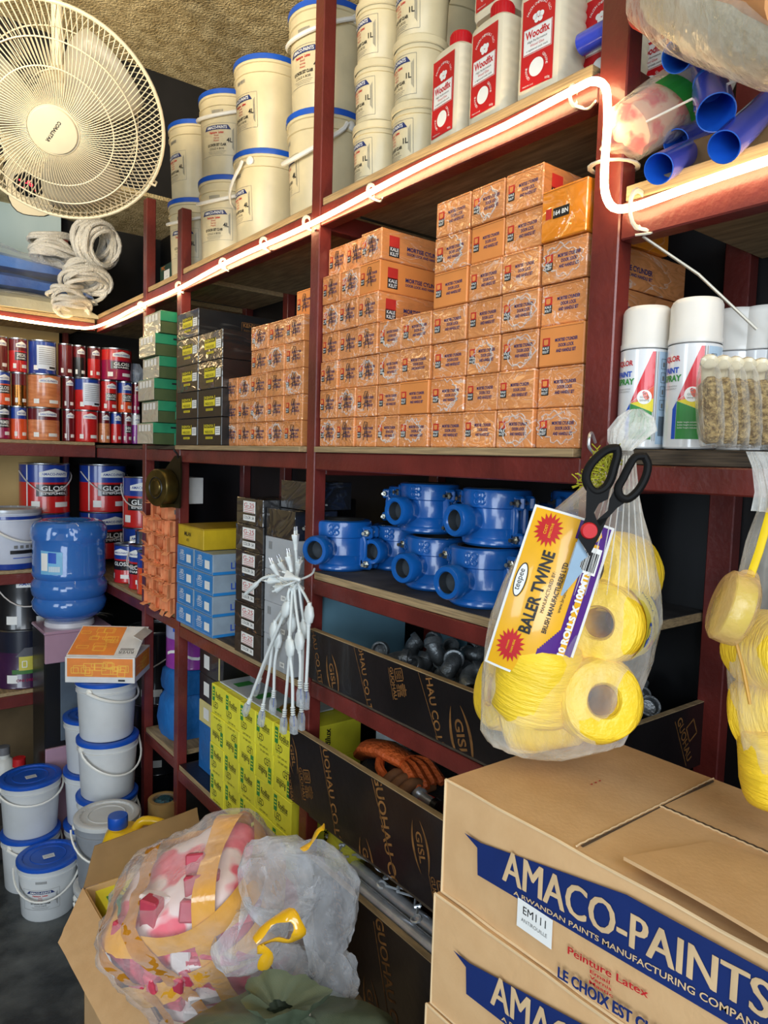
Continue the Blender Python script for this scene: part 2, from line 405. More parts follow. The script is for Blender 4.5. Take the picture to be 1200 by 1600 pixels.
# film faced plywood fronts with their stamped lettering
def stamp(mb, y, z, what, sc=1., rot=-PI/2, x=XS-.004):
    """lettering on the outer face (normal -X); u runs to -Y"""
    M = frame((x-.0006, y, z), (0, -1, 0), (0, 0, 1)) @ Matrix.Rotation(rot, 4, 'Z') @ Matrix.Scale(sc, 4)
    if what == 'gisl':
        mb.text('GISL', GOLDINK, h=.020, w=.062, M=M, bold=.02)
        for s_ in (-1, 1):
            pts = []; n = 12
            for k in range(n+1):
                a = -1+2*k/n; pts.append((a*.052, s_*(.012+.014*(1-a*a))))
            inn = [(u, v-s_*(.0008+.0055*(1-(u/.052)**2))) for u, v in pts]
            for k in range(n):
                q = [(*pts[k], 0), (*pts[k+1], 0), (*inn[k+1], 0), (*inn[k], 0)]
                mb.add(q, [(0, 1, 2, 3)], GOLDINK, False, M)
    elif what == 'co':
        mb.text('GUOHAU CO LTD', GOLDINK, h=.026, M=M, bold=.02); mb.rect(0, -.020, .27, .0022, GOLDINK, M)
    elif what == 'logo':
        mb.text('GUOHAU', GOLDINK, h=.013, M=M, bold=.02); mb.rect(0, -.010, .075, .0016, GOLDINK, M)
        # the two stacked characters above the word, drawn with strokes
        def st(x0, y0, x1, y1): mb.rect((x0+x1)/2, (y0+y1)/2, abs(x1-x0)+.0028, abs(y1-y0)+.0028, GOLDINK, M)
        for ox in (-.018, .018):
            if ox < 0:
                st(ox-.014, .012, ox-.014, .040); st(ox+.014, .012, ox+.014, .040); st(ox-.014, .012, ox+.014, .012); st(ox-.014, .040, ox+.014, .040)
                for v in (.019, .026, .033): st(ox-.008, v, ox+.008, v)
                st(ox, .019, ox, .033)
            else:
                for v in (.040, .034, .028): st(ox-.014+abs(v-.034)*.4, v, ox+.014-abs(v-.034)*.4, v)
                st(ox, .028, ox, .044); st(ox, .010, ox, .024); st(ox-.010, .023, ox+.010, .023)
                for v in (.012, .018): st(ox-.013, v, ox-.005, v); st(ox+.005, v, ox+.013, v)
def front(y0, y1, z0, z1, stamps, x=XS-.004, th=.014):
    mb = MB().box(x, x+th, y0, y1, z0, z1, BLACKPLY); mb.box(x, x+th, y0, y1, z1, z1+.0015, PLY)
    n0 = len(mb.v)
    for st_ in stamps: stamp(mb, *st_, x=x)
    mb.v[n0:] = [(v[0], min(max(v[1], y0+.001), y1-.001), min(max(v[2], z0+.001), z1-.001)) for v in mb.v[n0:]]     # the print stops at the sawn edge
    return rp(mb, 'front_board')
A1 = -1.25
front(.642, 1.353, 1.121, 1.231, [(1.325, 1.195, 'co', .6, A1), (1.255, 1.150, 'gisl', .85, A1), (1.14, 1.185, 'co', .62, A1), (1.045, 1.19, 'logo', .82, A1), (.93, 1.185, 'co', .7, A1), (.855, 1.145, 'gisl', 1.05, A1)])
front(.642, 1.40, .822, .994, [(1.385, .93, 'gisl', .8, A1), (1.34, .88, 'logo', .95, A1), (1.22, .90, 'co', .82, A1), (1.09, .815, 'gisl', .9, A1), (1.02, .87, 'co', 1., A1), (.93, .92, 'gisl', .9, A1), (.885, .85, 'logo', .9, A1), (1.4-.02, .82, 'co', .5, A1)], x=XS-.022)
front(.642, 1.34, .30, .722, [(1.16, .60, 'co', .9, A1), (1.06, .53, 'gisl', 1., A1), (1.20, .50, 'co', .7, A1), (1.0, .585, 'co', 1., A1), (1.02, .40, 'logo', 1., A1)], x=XS-.022)
# near side board of the top drawer, and the dark panels behind
sm = MB().box(XS+.015, XB-.002, .626, .6365, 1.09, 1.205, BLACKPLY); sm.box(XS+.015, XB-.002, .626, .6365, 1.205, 1.2065, PLY)
Ms = frame((1.16, .6255, 1.15), (1, 0, 0), (0, 0, 1)) @ Matrix.Rotation(-1.1, 4, 'Z')
sm.text('GUOHAU', GOLDINK, h=.016, M=Ms, bold=.02); sm.rect(0, -.013, .1, .002, GOLDINK, Ms); sm.outline(.0, .025, .03, .026, .003, GOLDINK, Ms)
rp(sm, 'side_board')
DARKPAN = mat('black_back_panel', (16, 17, 20), .45, 0, .2, 12)
rp(MB().box(XB, XB+.012, -.4, 1.0, FZ, 2.62, DARKPAN), 'back_panel')
bb = MB().box(XB, XB+.012, 1.0, 1.375, 1.0, 1.33, mat('blue_grey_board', (120, 166, 186), .6, 0, .1, 4))
bb.box(XB, XB+.012, 1.0, 1.375, FZ, 1.0, DARKPAN); bb.box(XB, XB+.012, 1.0, 1.375, 1.33, 2.62, DARKPAN)
rp(bb, 'back_panel'); rp(MB().box(.885, 1.16, 1.393, 1.400, 1.098, 1.335, mat('blue_grey_board', (120, 166, 186), .6, 0, .1, 4)), 'side_panel'); rp(MB().box(XB, XB+.012, 1.375, 3.40, FZ, 2.62, DARKPAN), 'back_panel')
# ------------------------------------------------------------------ the rack at the far end
rb = thing('shelf_rack', 'oxide-red steel rack of paint cans across the far end wall', 'shelf rack', (0, YB, 0))
def rq(mb, name): o = mb.build(name, rb); o.location = (0, -YB, 0); return o
for z0, z1, t in ((2.10, 2.13, 2.145), (1.592, 1.64, 1.653), (1.095, 1.135, 1.149), (.607, .655, .67)):
    rq(MB().box(-.75, .848, YB+.002, YB+.03, z0, z1, RED, .002), 'beam')
    rq(MB().box(-.75, .846, YB+.004, 3.40, z1+.001, t, PLY, .001), 'shelf_board')
rq(MB().box(.812, .832, 3.37, 3.40, FZ, 2.56, RED, .002), 'post'); rq(MB().box(-.7, -.665, YB+.0, YB+.035, FZ, 2.6, RED, .002), 'post')
rq(MB().box(-.75, .80, 3.402, 3.414, 1.15, 2.15, PANELWARM), 'back_panel')
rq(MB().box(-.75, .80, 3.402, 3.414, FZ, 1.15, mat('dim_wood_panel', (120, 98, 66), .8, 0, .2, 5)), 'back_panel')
bp_ = MB().box(-.75, .81, 3.402, 3.414, 2.15, 2.66, PANELDAY); bp_.tube([(.54, 3.401, 2.44), (.54, 3.401, 2.50)], .004, BLACK, 5); rq(bp_, 'back_panel')
# ------------------------------------------------------------------ warm rope light along the shelf fronts
LED = mat('warm_rope_light', (255, 226, 160), .4, emit=1)
LED.node_tree.nodes['Principled BSDF'].inputs['Emission Color'].default_value = (1, .74, .38, 1)
LED.node_tree.nodes['Principled BSDF'].inputs['Emission Strength'].default_value = 20
rope = thing('rope_light', 'glowing warm white rope light clipped along the upper shelf edges', 'rope light', (XS, 1.3, 2.13))
xl = XS-.012
pts = [(-.1, YB-.012, 2.115), (.3, YB-.012, 2.110), (.6, YB-.014, 2.101), (.76, YB-.02, 2.10), (.815, 2.985, 2.103), (xl, 2.90, 2.108)]
k = 0
for y in [2.7+(-.1)*i for i in range(0, 20)]:
    if y < .70: break
    pts.append((xl, y, 2.108+(2.7-y)/2.05*.036+.0035*math.sin(y*8)))
pts += [(xl-.002, .665, 2.146), (xl-.006, .635, 2.142), (xl-.010, .613, 2.125), (xl-.012, .606, 2.095), (xl-.013, .604, 2.06), (xl-.013, .605, 2.02), (xl-.012, .603, 1.985), (xl-.010, .590, 1.962), (xl-.006, .565, 1.957), (xl-.002, .53, 1.960), (xl, .48, 1.964), (xl, .40, 1.967), (xl, .3, 1.968), (xl, .1, 1.968)]
def smooth_pts(P, n=4):
    P = [Vector(p) for p in P]; out = []
    for i in range(len(P)-1):
        p0 = P[max(i-1, 0)]; p1 = P[i]; p2 = P[i+1]; p3 = P[min(i+2, len(P)-1)]
        for k in range(n):
            t = k/n; out.append(.5*((2*p1)+(-p0+p2)*t+(2*p0-5*p1+4*p2-p3)*t*t+(-p0+3*p1-3*p2+p3)*t*t*t))
    out.append(P[-1]); return out
o = MB().tube(smooth_pts(pts, 3), .0054, LED, 8).build('light_tube', rope); o.location = (-XS, -1.3, -2.13)
def tie_ring(c, r, tail):
    mb = MB(); n = 14
    mb.tube([(c[0]+r*.8*math.cos(2*PI*k/n), c[1], c[2]+r*math.sin(2*PI*k/n)) for k in range(n)], .0022, TIE, 6, closed=True, flat=1.8)
    mb.tube(smooth_pts([(c[0], c[1], c[2]-r), (c[0]+.008, c[1]-.018, c[2]-r-.008), (c[0]-.004, c[1]-.04*tail, c[2]-r-.010)], 4), .0016, TIE, 5, flat=1.6)
    o = mb.build('cable_tie', rope); o.location = (-XS, -1.3, -2.13)
for (y, z) in ((2.48, 2.118), (2.14, 2.125), (1.83, 2.133), (1.60, 2.137), (1.40, 2.139), (1.16, 2.141), (.678, 2.143)): tie_ring((XS-.004, y, z), .013, 1)
for z in (2.03,):
    n = 16; mb = MB().tube([(XS+.010+.030*math.cos(2*PI*k/n), .616+.033*math.sin(2*PI*k/n), z+.003*math.sin(2*PI*k/n)) for k in range(n)], .004, TIE, 6, closed=True, flat=.5)
    o = mb.build('cable_tie', rope); o.location = (-XS, -1.3, -2.13)
tie_ring((XS-.003, .565, 1.958), .024, 0)
mb = MB().tube([(XS+.01, .57, 1.93), (XS+.04, .50, 1.87), (XS+.09, .445, 1.80)], .005, TIE, 6, flat=.4); o = mb.build('cable_tie', rope); o.location = (-XS, -1.3, -2.13)
# ------------------------------------------------------------------ paint buckets and tubs
def brand_label(mb, wp, w, h, z, big='4L', boxed=True):
    """the printed panel of a paint bucket; wp wraps (u, z) on the body"""
    W = lambda a, b: wp(a, b+z)
    if boxed: mb.outline(0, 0, w, h, .0007, GREYINK, warp=W)
    k = h/.085
    mb.patch([(-w*.38, h*.30), (-w*.30, h*.44), (w*.30, h*.44), (w*.38, h*.30)], W, NAVY)
    mb.text('AMACO-PAINTS', WHITE, w=w*.56, h=h*.09, warp=lambda a, b: (lambda p: p)(wp2(wp, a, b+z)), x=0, y=h*.37, bold=.02)
    mb.text('Peinture  Latex', REDINK, h=h*.075, w=w*.40, warp=W, x=0, y=h*.215, bold=.03)
    for i, t in enumerate(('Email', 'Vernis', 'Mastic')): mb.text(t, REDINK, h=h*.055, warp=W, x=0, y=h*(.125-.08*i))
    mb.text('LE CHOIX EST CLAIR', INK, h=h*.085, w=w*.52, warp=W, x=0, y=-h*.17, bold=.04)
    mb.text('COLLE A BOIS', INK, h=h*.06, warp=W, x=0, y=-h*.29)
    for i in range(3): mb.rect(0, -h*(.37+.04*i), w*(.5-.06*i), .0006, GREYINK, warp=W)
    mb.text(big, INK, h=h*.14, warp=W, x=w*.34, y=-h*.03, bold=.03)
    for i in range(4): mb.rect(w*.445, h*.0, .0006, h*.7-.004*i, GREYINK, warp=lambda a, b, i=i: W(a-.0015*i, b))
def wp2(wp, a, b):
    p = wp(a, b); l = math.hypot(p[0], p[1]); f = (l+.0005)/l; return (p[0]*f, p[1]*f, p[2])
CREAM = mat('cream_white_plastic', (214, 200, 162), .38, var=.05, bump=.04, bscale=12)
GREYPL = mat('floor_bucket_plastic', (214, 216, 216), .4, var=.06, scale=8, bump=.04, bscale=12)
BLUELID = mat('blue_lid_plastic', (24, 84, 188), .35, var=.08)
LIDSTICK = mat('paper_sticker', (216, 222, 228), .6)
def bucket(R=.093, H=.236, body=None, label=True, a0=0, handle='down', hyaw=0, lid=BLUELID, sticker=False, lab_w=.115, name='paint_bucket', cat='bucket', boxed=True, big='4L', code=True):
    body = body or CREAM
    t = thing(name, 'x', cat)
    rb_ = R*.90; rf = lambda z: rb_+(R-rb_)*min(1, z/(H*.9))
    mb = MB()
    mb.lathe([(0, .003), (rb_-.006, .003), (rb_-.004, 0), (rb_, .006), (rf(H*.80), H*.80), (rf(H*.80)+.004, H*.803), (rf(H*.80)+.004, H*.825), (rf(H*.83), H*.83), (rf(H*.9), H*.90), (R+.004, H*.905), (R+.005, H*.965), (R-.002, H*.967), (R-.006, H*.96), (0, H*.95)], body, 36)
    wp = cyl(rf, .0007, a0)
    if label: brand_label(mb, wp, lab_w, H*.37, H*.42, big, boxed)
    if code:
        for i in range(9): mb.rect(-.012+.004*i, H*.74, .0022, .009, GREYINK, warp=wp)
    mb.build('body', t)
    l = MB().lathe([(R+.0055, H*.93), (R+.006, H*.945), (R+.006, H*.985), (R+.003, H*.995), (R-.004, H), (R-.012, H*.998), (R-.016, H*.975), (R*.62, H*.975), (R*.60, H*.985), (R*.58, H*.975), (0, H*.975)], lid, 36)
    for k in range(24): 
        a = 2*PI*k/24; l.box(-.0015, .0015, R-.015, R-.004, H*.975, H*.996, lid, M=Matrix.Rotation(a, 4, 'Z'))
    if sticker: l.rect(0, 0, .036, .026, LIDSTICK, TR(.005, -.01, H*.986, rz=.5)); [l.rect(0, .006-.005*i, .028, .0012, GREYINK, TR(.005, -.01, H*.9865, rz=.5)) for i in range(3)]
    l.build('lid', t)
    if handle:
        drop = {'down': -.95, 'mid': -.45, 'up': .9}[handle]; n = 18; P = []
        for k in range(n+1):
            a = PI*k/n; rr = R+.011
            P.append((rr*math.cos(a), -rr*math.sin(a)*math.cos(drop*.9)*1.03, H*.86+rr*math.sin(a)*math.sin(drop)*.95))
        if handle == 'down': P = [(x*(1+.0), -math.sqrt(max(0, (R+.0125)**2-x*x)) if abs(x) < R+.0125 else 0, z) for x, y, z in P]
        hb = MB(Matrix.Rotation(hyaw, 4, 'Z'))
        hb.tube(P, .0034, PLASTIC, 6, flat=1.5)
        for s_ in (-1, 1): hb.lathe([(0, 0), (.011, 0), (.011, .006), (.006, .009), (0, .009)], PLASTIC, 12, M=TR(s_*(R-.001), 0, H*.86, ry=s_*PI/2))
        hb.build('handle', t)
    return t
pb = [Proto(lambda: bucket(a0=.5, handle=None)), Proto(lambda: bucket(a0=1.05, handle='mid', hyaw=.9)), Proto(lambda: bucket(a0=.45, handle='down', hyaw=-.5)), Proto(lambda: bucket(a0=-.2, handle='down', hyaw=.3))]
ZU = 2.1785
G = 'large cream paint buckets on the upper shelf'
HB = .2365
def up(px, zb, lv, k, lab, x=.957, z0=ZU, sc=None):
    p = at(px, 300, 0, x); # only its place along the shelf is read from the photograph
    return pb[k]((x, p.y, z0+lv*HB*(sc or 1)), RZ+0.0, lab, G, scale=sc)
XU = .957
def yof(px, X): return at(px, 290, 0, X).y
for (px, lo, hi, kb, kt, nm) in ((312, 0, 1, 1, 0, 'farthest'), (363, 0, 1, 1, 1, 'second farthest'), (421, 0, 1, 2, 0, 'third farthest')):
    y = yof(px, XU)
    pb[kb]((XU, y, ZU), RZ-.55, f'cream blue-lidded paint bucket, lower one of the {nm} front stack on the upper shelf', G)
    pb[kt]((XU, y+.004, ZU+HB), RZ-.45, f'cream blue-lidded paint bucket, upper one of the {nm} front stack on the upper shelf', G)
y = 1.500
pb[3]((XU, y, ZU), RZ-.25, 'cream blue-lidded paint bucket behind the steel post, lower one of the nearest stack', G)
pb[1]((XU, y, ZU+HB), RZ-.8, 'cream blue-lidded paint bucket behind the steel post, top one of the nearest stack', G)
for i in range(2): pb[0]((1.135, 1.29, ZU+.003+HB*i), RZ-.5, ['cream paint bucket behind the one-litre tubs, on the shelf', 'cream paint bucket behind the one-litre tubs, top of its pair'][i], 'cream paint buckets in the rear row')
# one litre tubs
def tub(R=.052, H=.118):
    t = thing('paint_tub', 'x', 'tub'); rf = lambda z: R*.93+R*.07*z/H; mb = MB()
    mb.lathe([(0, .002), (R*.90, .002), (R*.93, .004), (rf(H*.78), H*.78), (R+.002, H*.785), (R+.002, H*.81), (R*.985, H*.82), (R*.985, H*.87), (0, H*.87)], CREAM, 32)
    brand_label(mb, cyl(rf, .0006, .15), R*1.9, H*.62, H*.40, '1L')
    mb.build('body', t)
    MB().lathe([(R+.001, H*.86), (R+.003, H*.875), (R+.003, H*.98), (R, H), (R-.006, H), (R-.008, H*.975), (0, H*.975)], CREAM, 32).build('lid', t)
    return t
tubp = Proto(tub); GT = 'one-litre cream paint tubs on the upper shelf'
HT = .119; TZ = 2.1825
for (X, Y, n, nm, dz) in ((.915, 1.235, 4, 'in the farthest tub column', -.0), (.925, 1.118, 4, 'in the middle tub column', 0), (1.01, .985, 5, 'in the tub column behind the glue bottles', 0)):
    for i in range(n): tubp((X, Y, TZ+dz+HT*i), RZ-.45+.05*i, f'one-litre cream paint tub, {NTH[i]} from the shelf {nm}', GT)
# white glue bottles with a red label
GLUEW = mat('glue_bottle_plastic', (226, 214, 186), .45, var=.03)
GLUER = mat('glue_label_red', (196, 18, 30), .4, var=.05)
def glue():
    t = thing('glue_bottle', 'x', 'bottle'); w, d, H = .041, .036, .165; mb = MB()
    rings = []; zz = 0; n = 30
    prof = [(0, .94), (.006, 1.)]
    for k in range(27): z = .010+k*.0052; prof.append((z, 1+.032*math.sin(k*PI/1.5)))
    prof += [(.154, .985), (.160, .90), (.166, .70), (.170, .42), (.172, .40)]
    vs = []; N_ = 40; fs = []
    for (z, f) in prof:
        for k in range(N_):
            a = 2*PI*k/N_; ca, sa = math.cos(a), math.sin(a); pw = 7 if z < .155 else 3.5; q = (abs(ca)**pw+abs(sa)**pw)**(-1/pw)
            g = f if z > .152 or z < .009 else (1+(f-1)*min(1, max(0, (sa+.75)*4)))
            vs.append((ca*q*w*g, sa*q*d*g, z))
    for i in range(len(prof)-1):
        for k in range(N_): fs.append((i*N_+k, i*N_+(k+1) % N_, (i+1)*N_+(k+1) % N_, (i+1)*N_+k))
    fs.append(tuple(reversed(range(N_)))); fs.append(tuple((len(prof)-1)*N_+k for k in range(N_)))
    mb.add(vs, fs, GLUEW, True); mb.build('body', t)
    lb = MB(); M = FRONT(0, -d-.0008, 0)
    lb.rect(0, .079, .060, .132, GLUER, M)
    e = .0006
    lb.rect(0, .082, .050, .036, WHITE, M, e); lb.outline(0, .082, .052, .038, .001, WHITE, M)
    lb.text('Woodfix', GLUER, w=.045, h=.012, M=M, x=0, y=.091, z=.001, bold=.03)
    lb.text('High Performance', INK, w=.036, M=M, x=0, y=.080, z=.001); lb.text('Wood Glue', GLUER, w=.026, M=M, x=0, y=.0745, z=.001); lb.text('a registered trade mark', INK, w=.040, M=M, x=0, y=.068, z=.001)
    def disc(cx, cy, r): lb.poly([(cx+r*math.cos(2*PI*k/24), cy+r*math.sin(2*PI*k/24), e) for k in range(24)], WHITE, M)
    disc(0, .040, .0135)
    for (dx, dy, r) in ((-.006, .115, .0045), (.006, .115, .0045), (0, .117, .004), (-.003, .109, .004), (.004, .109, .004)): disc(dx, dy, r)
    for s_, txt, r, yc, a_ in ((1, 'FALCON CHEMICALS (LLC)', .022, .112, PI*.86), (1, 'GENUINE', .019, .040, PI*.28), (1, 'GENUINE', .019, .040, PI*1.25)):
        for i, ch in enumerate(txt):
            if ch == ' ': continue
            a = a_-i*(.125 if len(txt) > 10 else .16)*(1); lb.text(ch, WHITE, h=.0038, M=M, x=r*math.cos(a), y=yc+r*math.sin(a), z=e, rot=a-PI/2)
    lb.text('MADE IN U.A.E', WHITE, w=.020, M=M, x=-.015, y=.017, z=e); lb.text('950g', WHITE, w=.009, M=M, x=.021, y=.017, z=e)
    lb.build('label', t)
    c = MB().lathe([(.017, .170), (.019, .171), (.0195, .190), (.018, .193), (0, .193)], GLUER, 24)
    for k in range(24): a = 2*PI*k/24; c.box(-.0008, .0008, .019, .0203, .172, .189, GLUER, M=Matrix.Rotation(a, 4, 'Z'))
    c.build('cap', t); return t
gp = Proto(glue); GG = 'red and white glue bottles at the near end of the upper shelf'
ZG = 2.1815
gp((.900, .977, ZG), RZ-.08, 'red-labelled white glue bottle, farthest of the front three, beside the tubs', GG)
gp((.896, .874, ZG), RZ-.05, 'red-labelled white glue bottle, middle of the front three on the upper shelf', GG)
gp((.896, .765, ZG), RZ+.06, 'red-labelled white glue bottle, nearest of the front three, its ribbed side showing', GG)
for i, X in enumerate((.975, 1.055)):
    for j, y in enumerate((.877, .787)):
        gp((X, y, ZG), RZ, f'ribbed white glue bottle in the {["second", "third"][i]} row, {["behind the middle", "behind the nearest"][j]} front bottle', GG)
gp((.93, .905, ZG+.196), RZ-.05, 'red-labelled glue bottle stacked above the middle front bottle', GG)
gp((.93, .80, ZG+.196), RZ-.02, 'red-labelled glue bottle stacked above the nearest front bottle', GG)
gp((.968, .702, ZG), RZ+.0, 'red-labelled white glue bottle half hidden by the right steel post', GG)
gp((1.07, .682, ZG), RZ+.0, 'white glue bottle behind the one hidden by the right steel post', GG)
# ------------------------------------------------------------------ orange lock boxes
LOCKO = mat('orange_lock_carton', (232, 146, 76), .5, var=.07, scale=10)
LOCKF = mat('orange_lock_carton_in_film', (234, 152, 88), .42, var=.10, scale=14, film=.95, fscale=26)
LOCKR = mat('lock_logo_red', (204, 52, 44), .5)
def front_print(mb, w, h, y, kind, e=.0006):
    M = FRONT(0, y-e, 0)
    lx = -w*.5+w*.17
    if kind == 'bn':
        mb.rect(w*-.05, h*.5, w*.36, h*.2, INK, M); mb.text('164 BN', WHITE, w=w*.32, M=M, x=-w*.05, y=h*.5, z=e, bold=.02)
        mb.rect(-w*.33, h*.52, w*.13, h*.2, LOCKR, M); return
    mb.rect(lx, h*.60, w*.17, h*.20, LOCKR, M); mb.rect(lx, h*.40, w*.17, h*.20, INK, M)
    mb.text('KALE', WHITE, w=w*.14, M=M, x=lx, y=h*.45, z=e, bold=.02); mb.text('KILIT', WHITE, w=w*.14, M=M, x=lx, y=h*.36, z=e, bold=.02)
    mb.poly([(lx-w*.05, h*.54, e), (lx, h*.52, e), (lx+w*.05, h*.54, e), (lx+w*.05, h*.66, e), (lx-w*.05, h*.66, e)], LOCKO, M)
    for i, tt in enumerate(('MORTISE CYLINDER', 'DOOR LOCK', 'AND HANDLE SET')): mb.text(tt, NAVY, h=h*.085, w=w*(.50 if i == 0 else .34 if i == 1 else .44), M=M, x=w*.12, y=h*(.62-.13*i), bold=.03)
    if kind == 'a':   # a hand-drawn marker letter
        pts_ = [(-.10, .22), (-.02, .55), (.03, .78), (.06, .55), (.12, .20)]
        mb.tube([(w*a_, y-.0015, h*b_) for a_, b_ in pts_], .0006, INK, 5); mb.tube([(w*-.16, y-.0015, h*.40), (w*.02, y-.0015, h*.45), (w*.2, y-.0015, h*.40)], .0006, INK, 5)
        mb.tube([(w*-.10, y-.0015, h*.66), (w*-.04, y-.0015, h*.84), (w*.08, y-.0015, h*.82), (w*.11, y-.0015, h*.66)], .0006, INK, 5)
def side_print(mb, x, D, h, sgn=1, e=.0006):
    M = frame((x+e*sgn, 0, 0), (0, sgn, 0), (0, 0, 1)); s0 = -1 if sgn < 0 else 1
    mb.rect(.032*s0, h*.62, .026, h*.36, LOCKR, M); mb.rect(.032*s0, h*.30, .026, h*.34, INK, M)
    mb.text('KALE', WHITE, w=.021, M=M, x=.032*s0, y=h*.37, z=e, bold=.02); mb.text('KILIT', WHITE, w=.021, M=M, x=.032*s0, y=h*.22, z=e, bold=.02)
    mb.text('MORTISE CYLINDER', NAVY, w=.10, M=M, x=.115*s0, y=h*.50, bold=.03); mb.text('DOOR LOCK AND HANDLE SET', NAVY, w=.10, M=M, x=.115*s0, y=h*.34, bold=.03)
def lockbox(w, h, D=.22, kind='t', film=True, m=None, ruff=False):
    """front face at y=0, body behind it; local +X is to the viewer's right"""
    t = thing('lock_box', 'x', 'box'); mb = MB(); m = m or (LOCKF if film else LOCKO)
    mb.box(-w/2, w/2, 0, D, 0, h, m, .0016)
    side_print(mb, w/2, D, h)
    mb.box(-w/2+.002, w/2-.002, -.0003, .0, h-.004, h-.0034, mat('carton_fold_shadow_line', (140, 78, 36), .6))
    mb.build('carton', t)
    lb = MB(); front_print(lb, w, h, 0, kind); lb.build('label', t)
    if film and ruff:   # the gathered end of the shrink film
        fm = MB(); R_ = random.Random(int(w*1e5)+int(D*100)); n = 26; a0 = R_.uniform(0, 6)
        for q in range(3):
            cx, cz = R_.uniform(-.06, .06)*w, h*R_.uniform(.45, .55); ln = R_.uniform(2.2, 4.6); rx = w*R_.uniform(.26, .4); rz_ = h*R_.uniform(.28, .42); a1 = R_.uniform(0, 6)
            fm.tube([(cx+rx*(1+.12*math.sin(k*1.7+q))*math.cos(a1+ln*k/n), -.0008-.0006*math.sin(k*2.3), cz+rz_*(1+.14*math.sin(k*1.3+q*2))*math.sin(a1+ln*k/n)) for k in range(n)], [.0005+.0009*abs(math.sin(k*.9+q)) for k in range(n)], FILM, 4)
        fm.build('shrink_film', t)
    return t
FILM = mat('clear_shrink_film', (240, 240, 236), .12, var=.0, scale=60, bump=.3, bscale=90, alpha=.30)
ZM = 1.6442; HL = .0617
lock_protos = {}
def lock(w, D, kind, film, var=0):
    key = (round(w, 3), D, kind, film, var)
    if key not in lock_protos: lock_protos[key] = Proto(lambda: lockbox(w, HL-.001, D, kind, film, ruff=var > 0))
    return lock_protos[key]
cols = [(1.352, 1.284, 7, 'a'), (1.284, 1.216, 7, 'a'), (1.216, 1.146, 7, 'a'), (1.144, 1.073, 4, 't'), (1.071, .985, 4, 't'), (.983, .896, 7, 't'), (.894, .818, 7, 't'), (.816, .738, 7, 't'), (.736, .652, 6, 't')]
plain = {(4, 1), (5, 4), (6, 5), (8, 2), (2, 5)}
for c, (ya, yb_, n, kd) in enumerate(cols):
    for r in range(n):
        if c == 8 and r == 5: continue
        w = ya-yb_-.0015; film = (c, r) not in plain
        x = XS+.008+random.uniform(0, .006)
        if c in (0, 1) and r == 6: x += .012
        row = f'{NTH[r]} row up' if r else 'bottom row'
        lb = f'orange lock box{" in shiny film" if film else " without film"}, {row}, {NTH[c]} column from middle post'
        lock(w, .26, kd, film, int((c*5+r*3) % 4 == 0 or (c in (3, 4, 7) and r < 4 and (c+r) % 2)))((x, (ya+yb_)/2+random.uniform(-.0008, .0008), ZM+HL*r), RZ+random.uniform(-.008, .008), lb, 'orange lock boxes stacked in the centre bay')
b = lockbox(.085, .075, .20, 'bn', False, mat('amber_lock_carton_in_film', (240, 142, 30), .4, film=.4, fscale=14)); b.location = (XS+.004, .694, ZM+HL*5); b.rotation_euler.z = RZ-.04
tag(b, 'brighter amber door lock box marked 164 BN on top of the nearest column', None, 'orange lock boxes stacked in the centre bay')
# ------------------------------------------------------------------ far bay of the middle shelf
BLKC = mat('black_carton', (26, 26, 28), .4, var=.1, coat=.3)
BLKF = mat('black_carton_in_film', (30, 30, 32), .35, var=.1, film=.30, fscale=7)
def kenbox(film, w=.158, h=.0775, D=.30):
    t = thing('hardware_box', 'x', 'box'); mb = MB().box(-w/2, w/2, 0, D, 0, h, BLKF if film else BLKC, .0015)
    M = FRONT(0, -.0006, 0)
    mb.rect(0, h*.58, w*.46, h*.36, YELLOWINK, M); mb.rect(0, h*.70, w*.42, h*.15, INK, M, .0003); mb.text('KENYA', YELLOWINK, w=w*.36, h=h*.10, M=M, y=h*.70, z=.0006, bold=.02)
    mb.text('PADLOCKS', INK, w=w*.34, M=M, y=h*.48, z=.0006); mb.rect(0, h*.27, w*.30, h*.08, YELLOWINK, M); mb.text('TOP SECURITY', INK, w=w*.26, M=M, y=h*.27, z=.0006)
    mb.rect(w*.36, h*.52, w*.20, h*.30, WHITE, M, .0006)
    for i in range(3): mb.rect(w*.36, h*(.60-.07*i), w*.15, h*.02, GREYINK, M, .0009)
    Ms = frame((w/2+.0006, 0, 0), (0, 1, 0), (0, 0, 1))
    mb.outline(.165, h*.5, .06, h*.40, .001, GOLDINK, Ms); mb.text('KENYA', GOLDINK, w=.05, M=Ms, x=.165, y=h*.60, bold=.02); mb.text('PADLOCKS', GOLDINK, w=.045, M=Ms, x=.165, y=h*.40)
    mb.build('carton', t); return t
XK = XS-.015; kp = {False: Proto(lambda: kenbox(False)), True: Proto(lambda: kenbox(True))}
yk = [at(276, 640, 0, XK).y, at(309, 640, 0, XK).y, at(347, 640, 0, XK).y]
yk[0] = min(yk[0], 2.131)
kw = (yk[0]-yk[1]+yk[1]-yk[2])/2
for c, n in ((0, 5), (1, 4)):
    for r in range(n):
        f = r >= 2
        kp[f]((XK, (yk[c]+yk[c+1])/2, ZM+.0785*r), RZ, f'black box with yellow print{" in glossy film" if f else ""}, {"bottom row" if r == 0 else NTH[r]+" row up"}, {["far", "near"][c]} column', 'black boxes with yellow print')
yc = [at(px, 680, 0, XS+.006).y for px in (348, 370, 390, 416, 442.5, 471)]
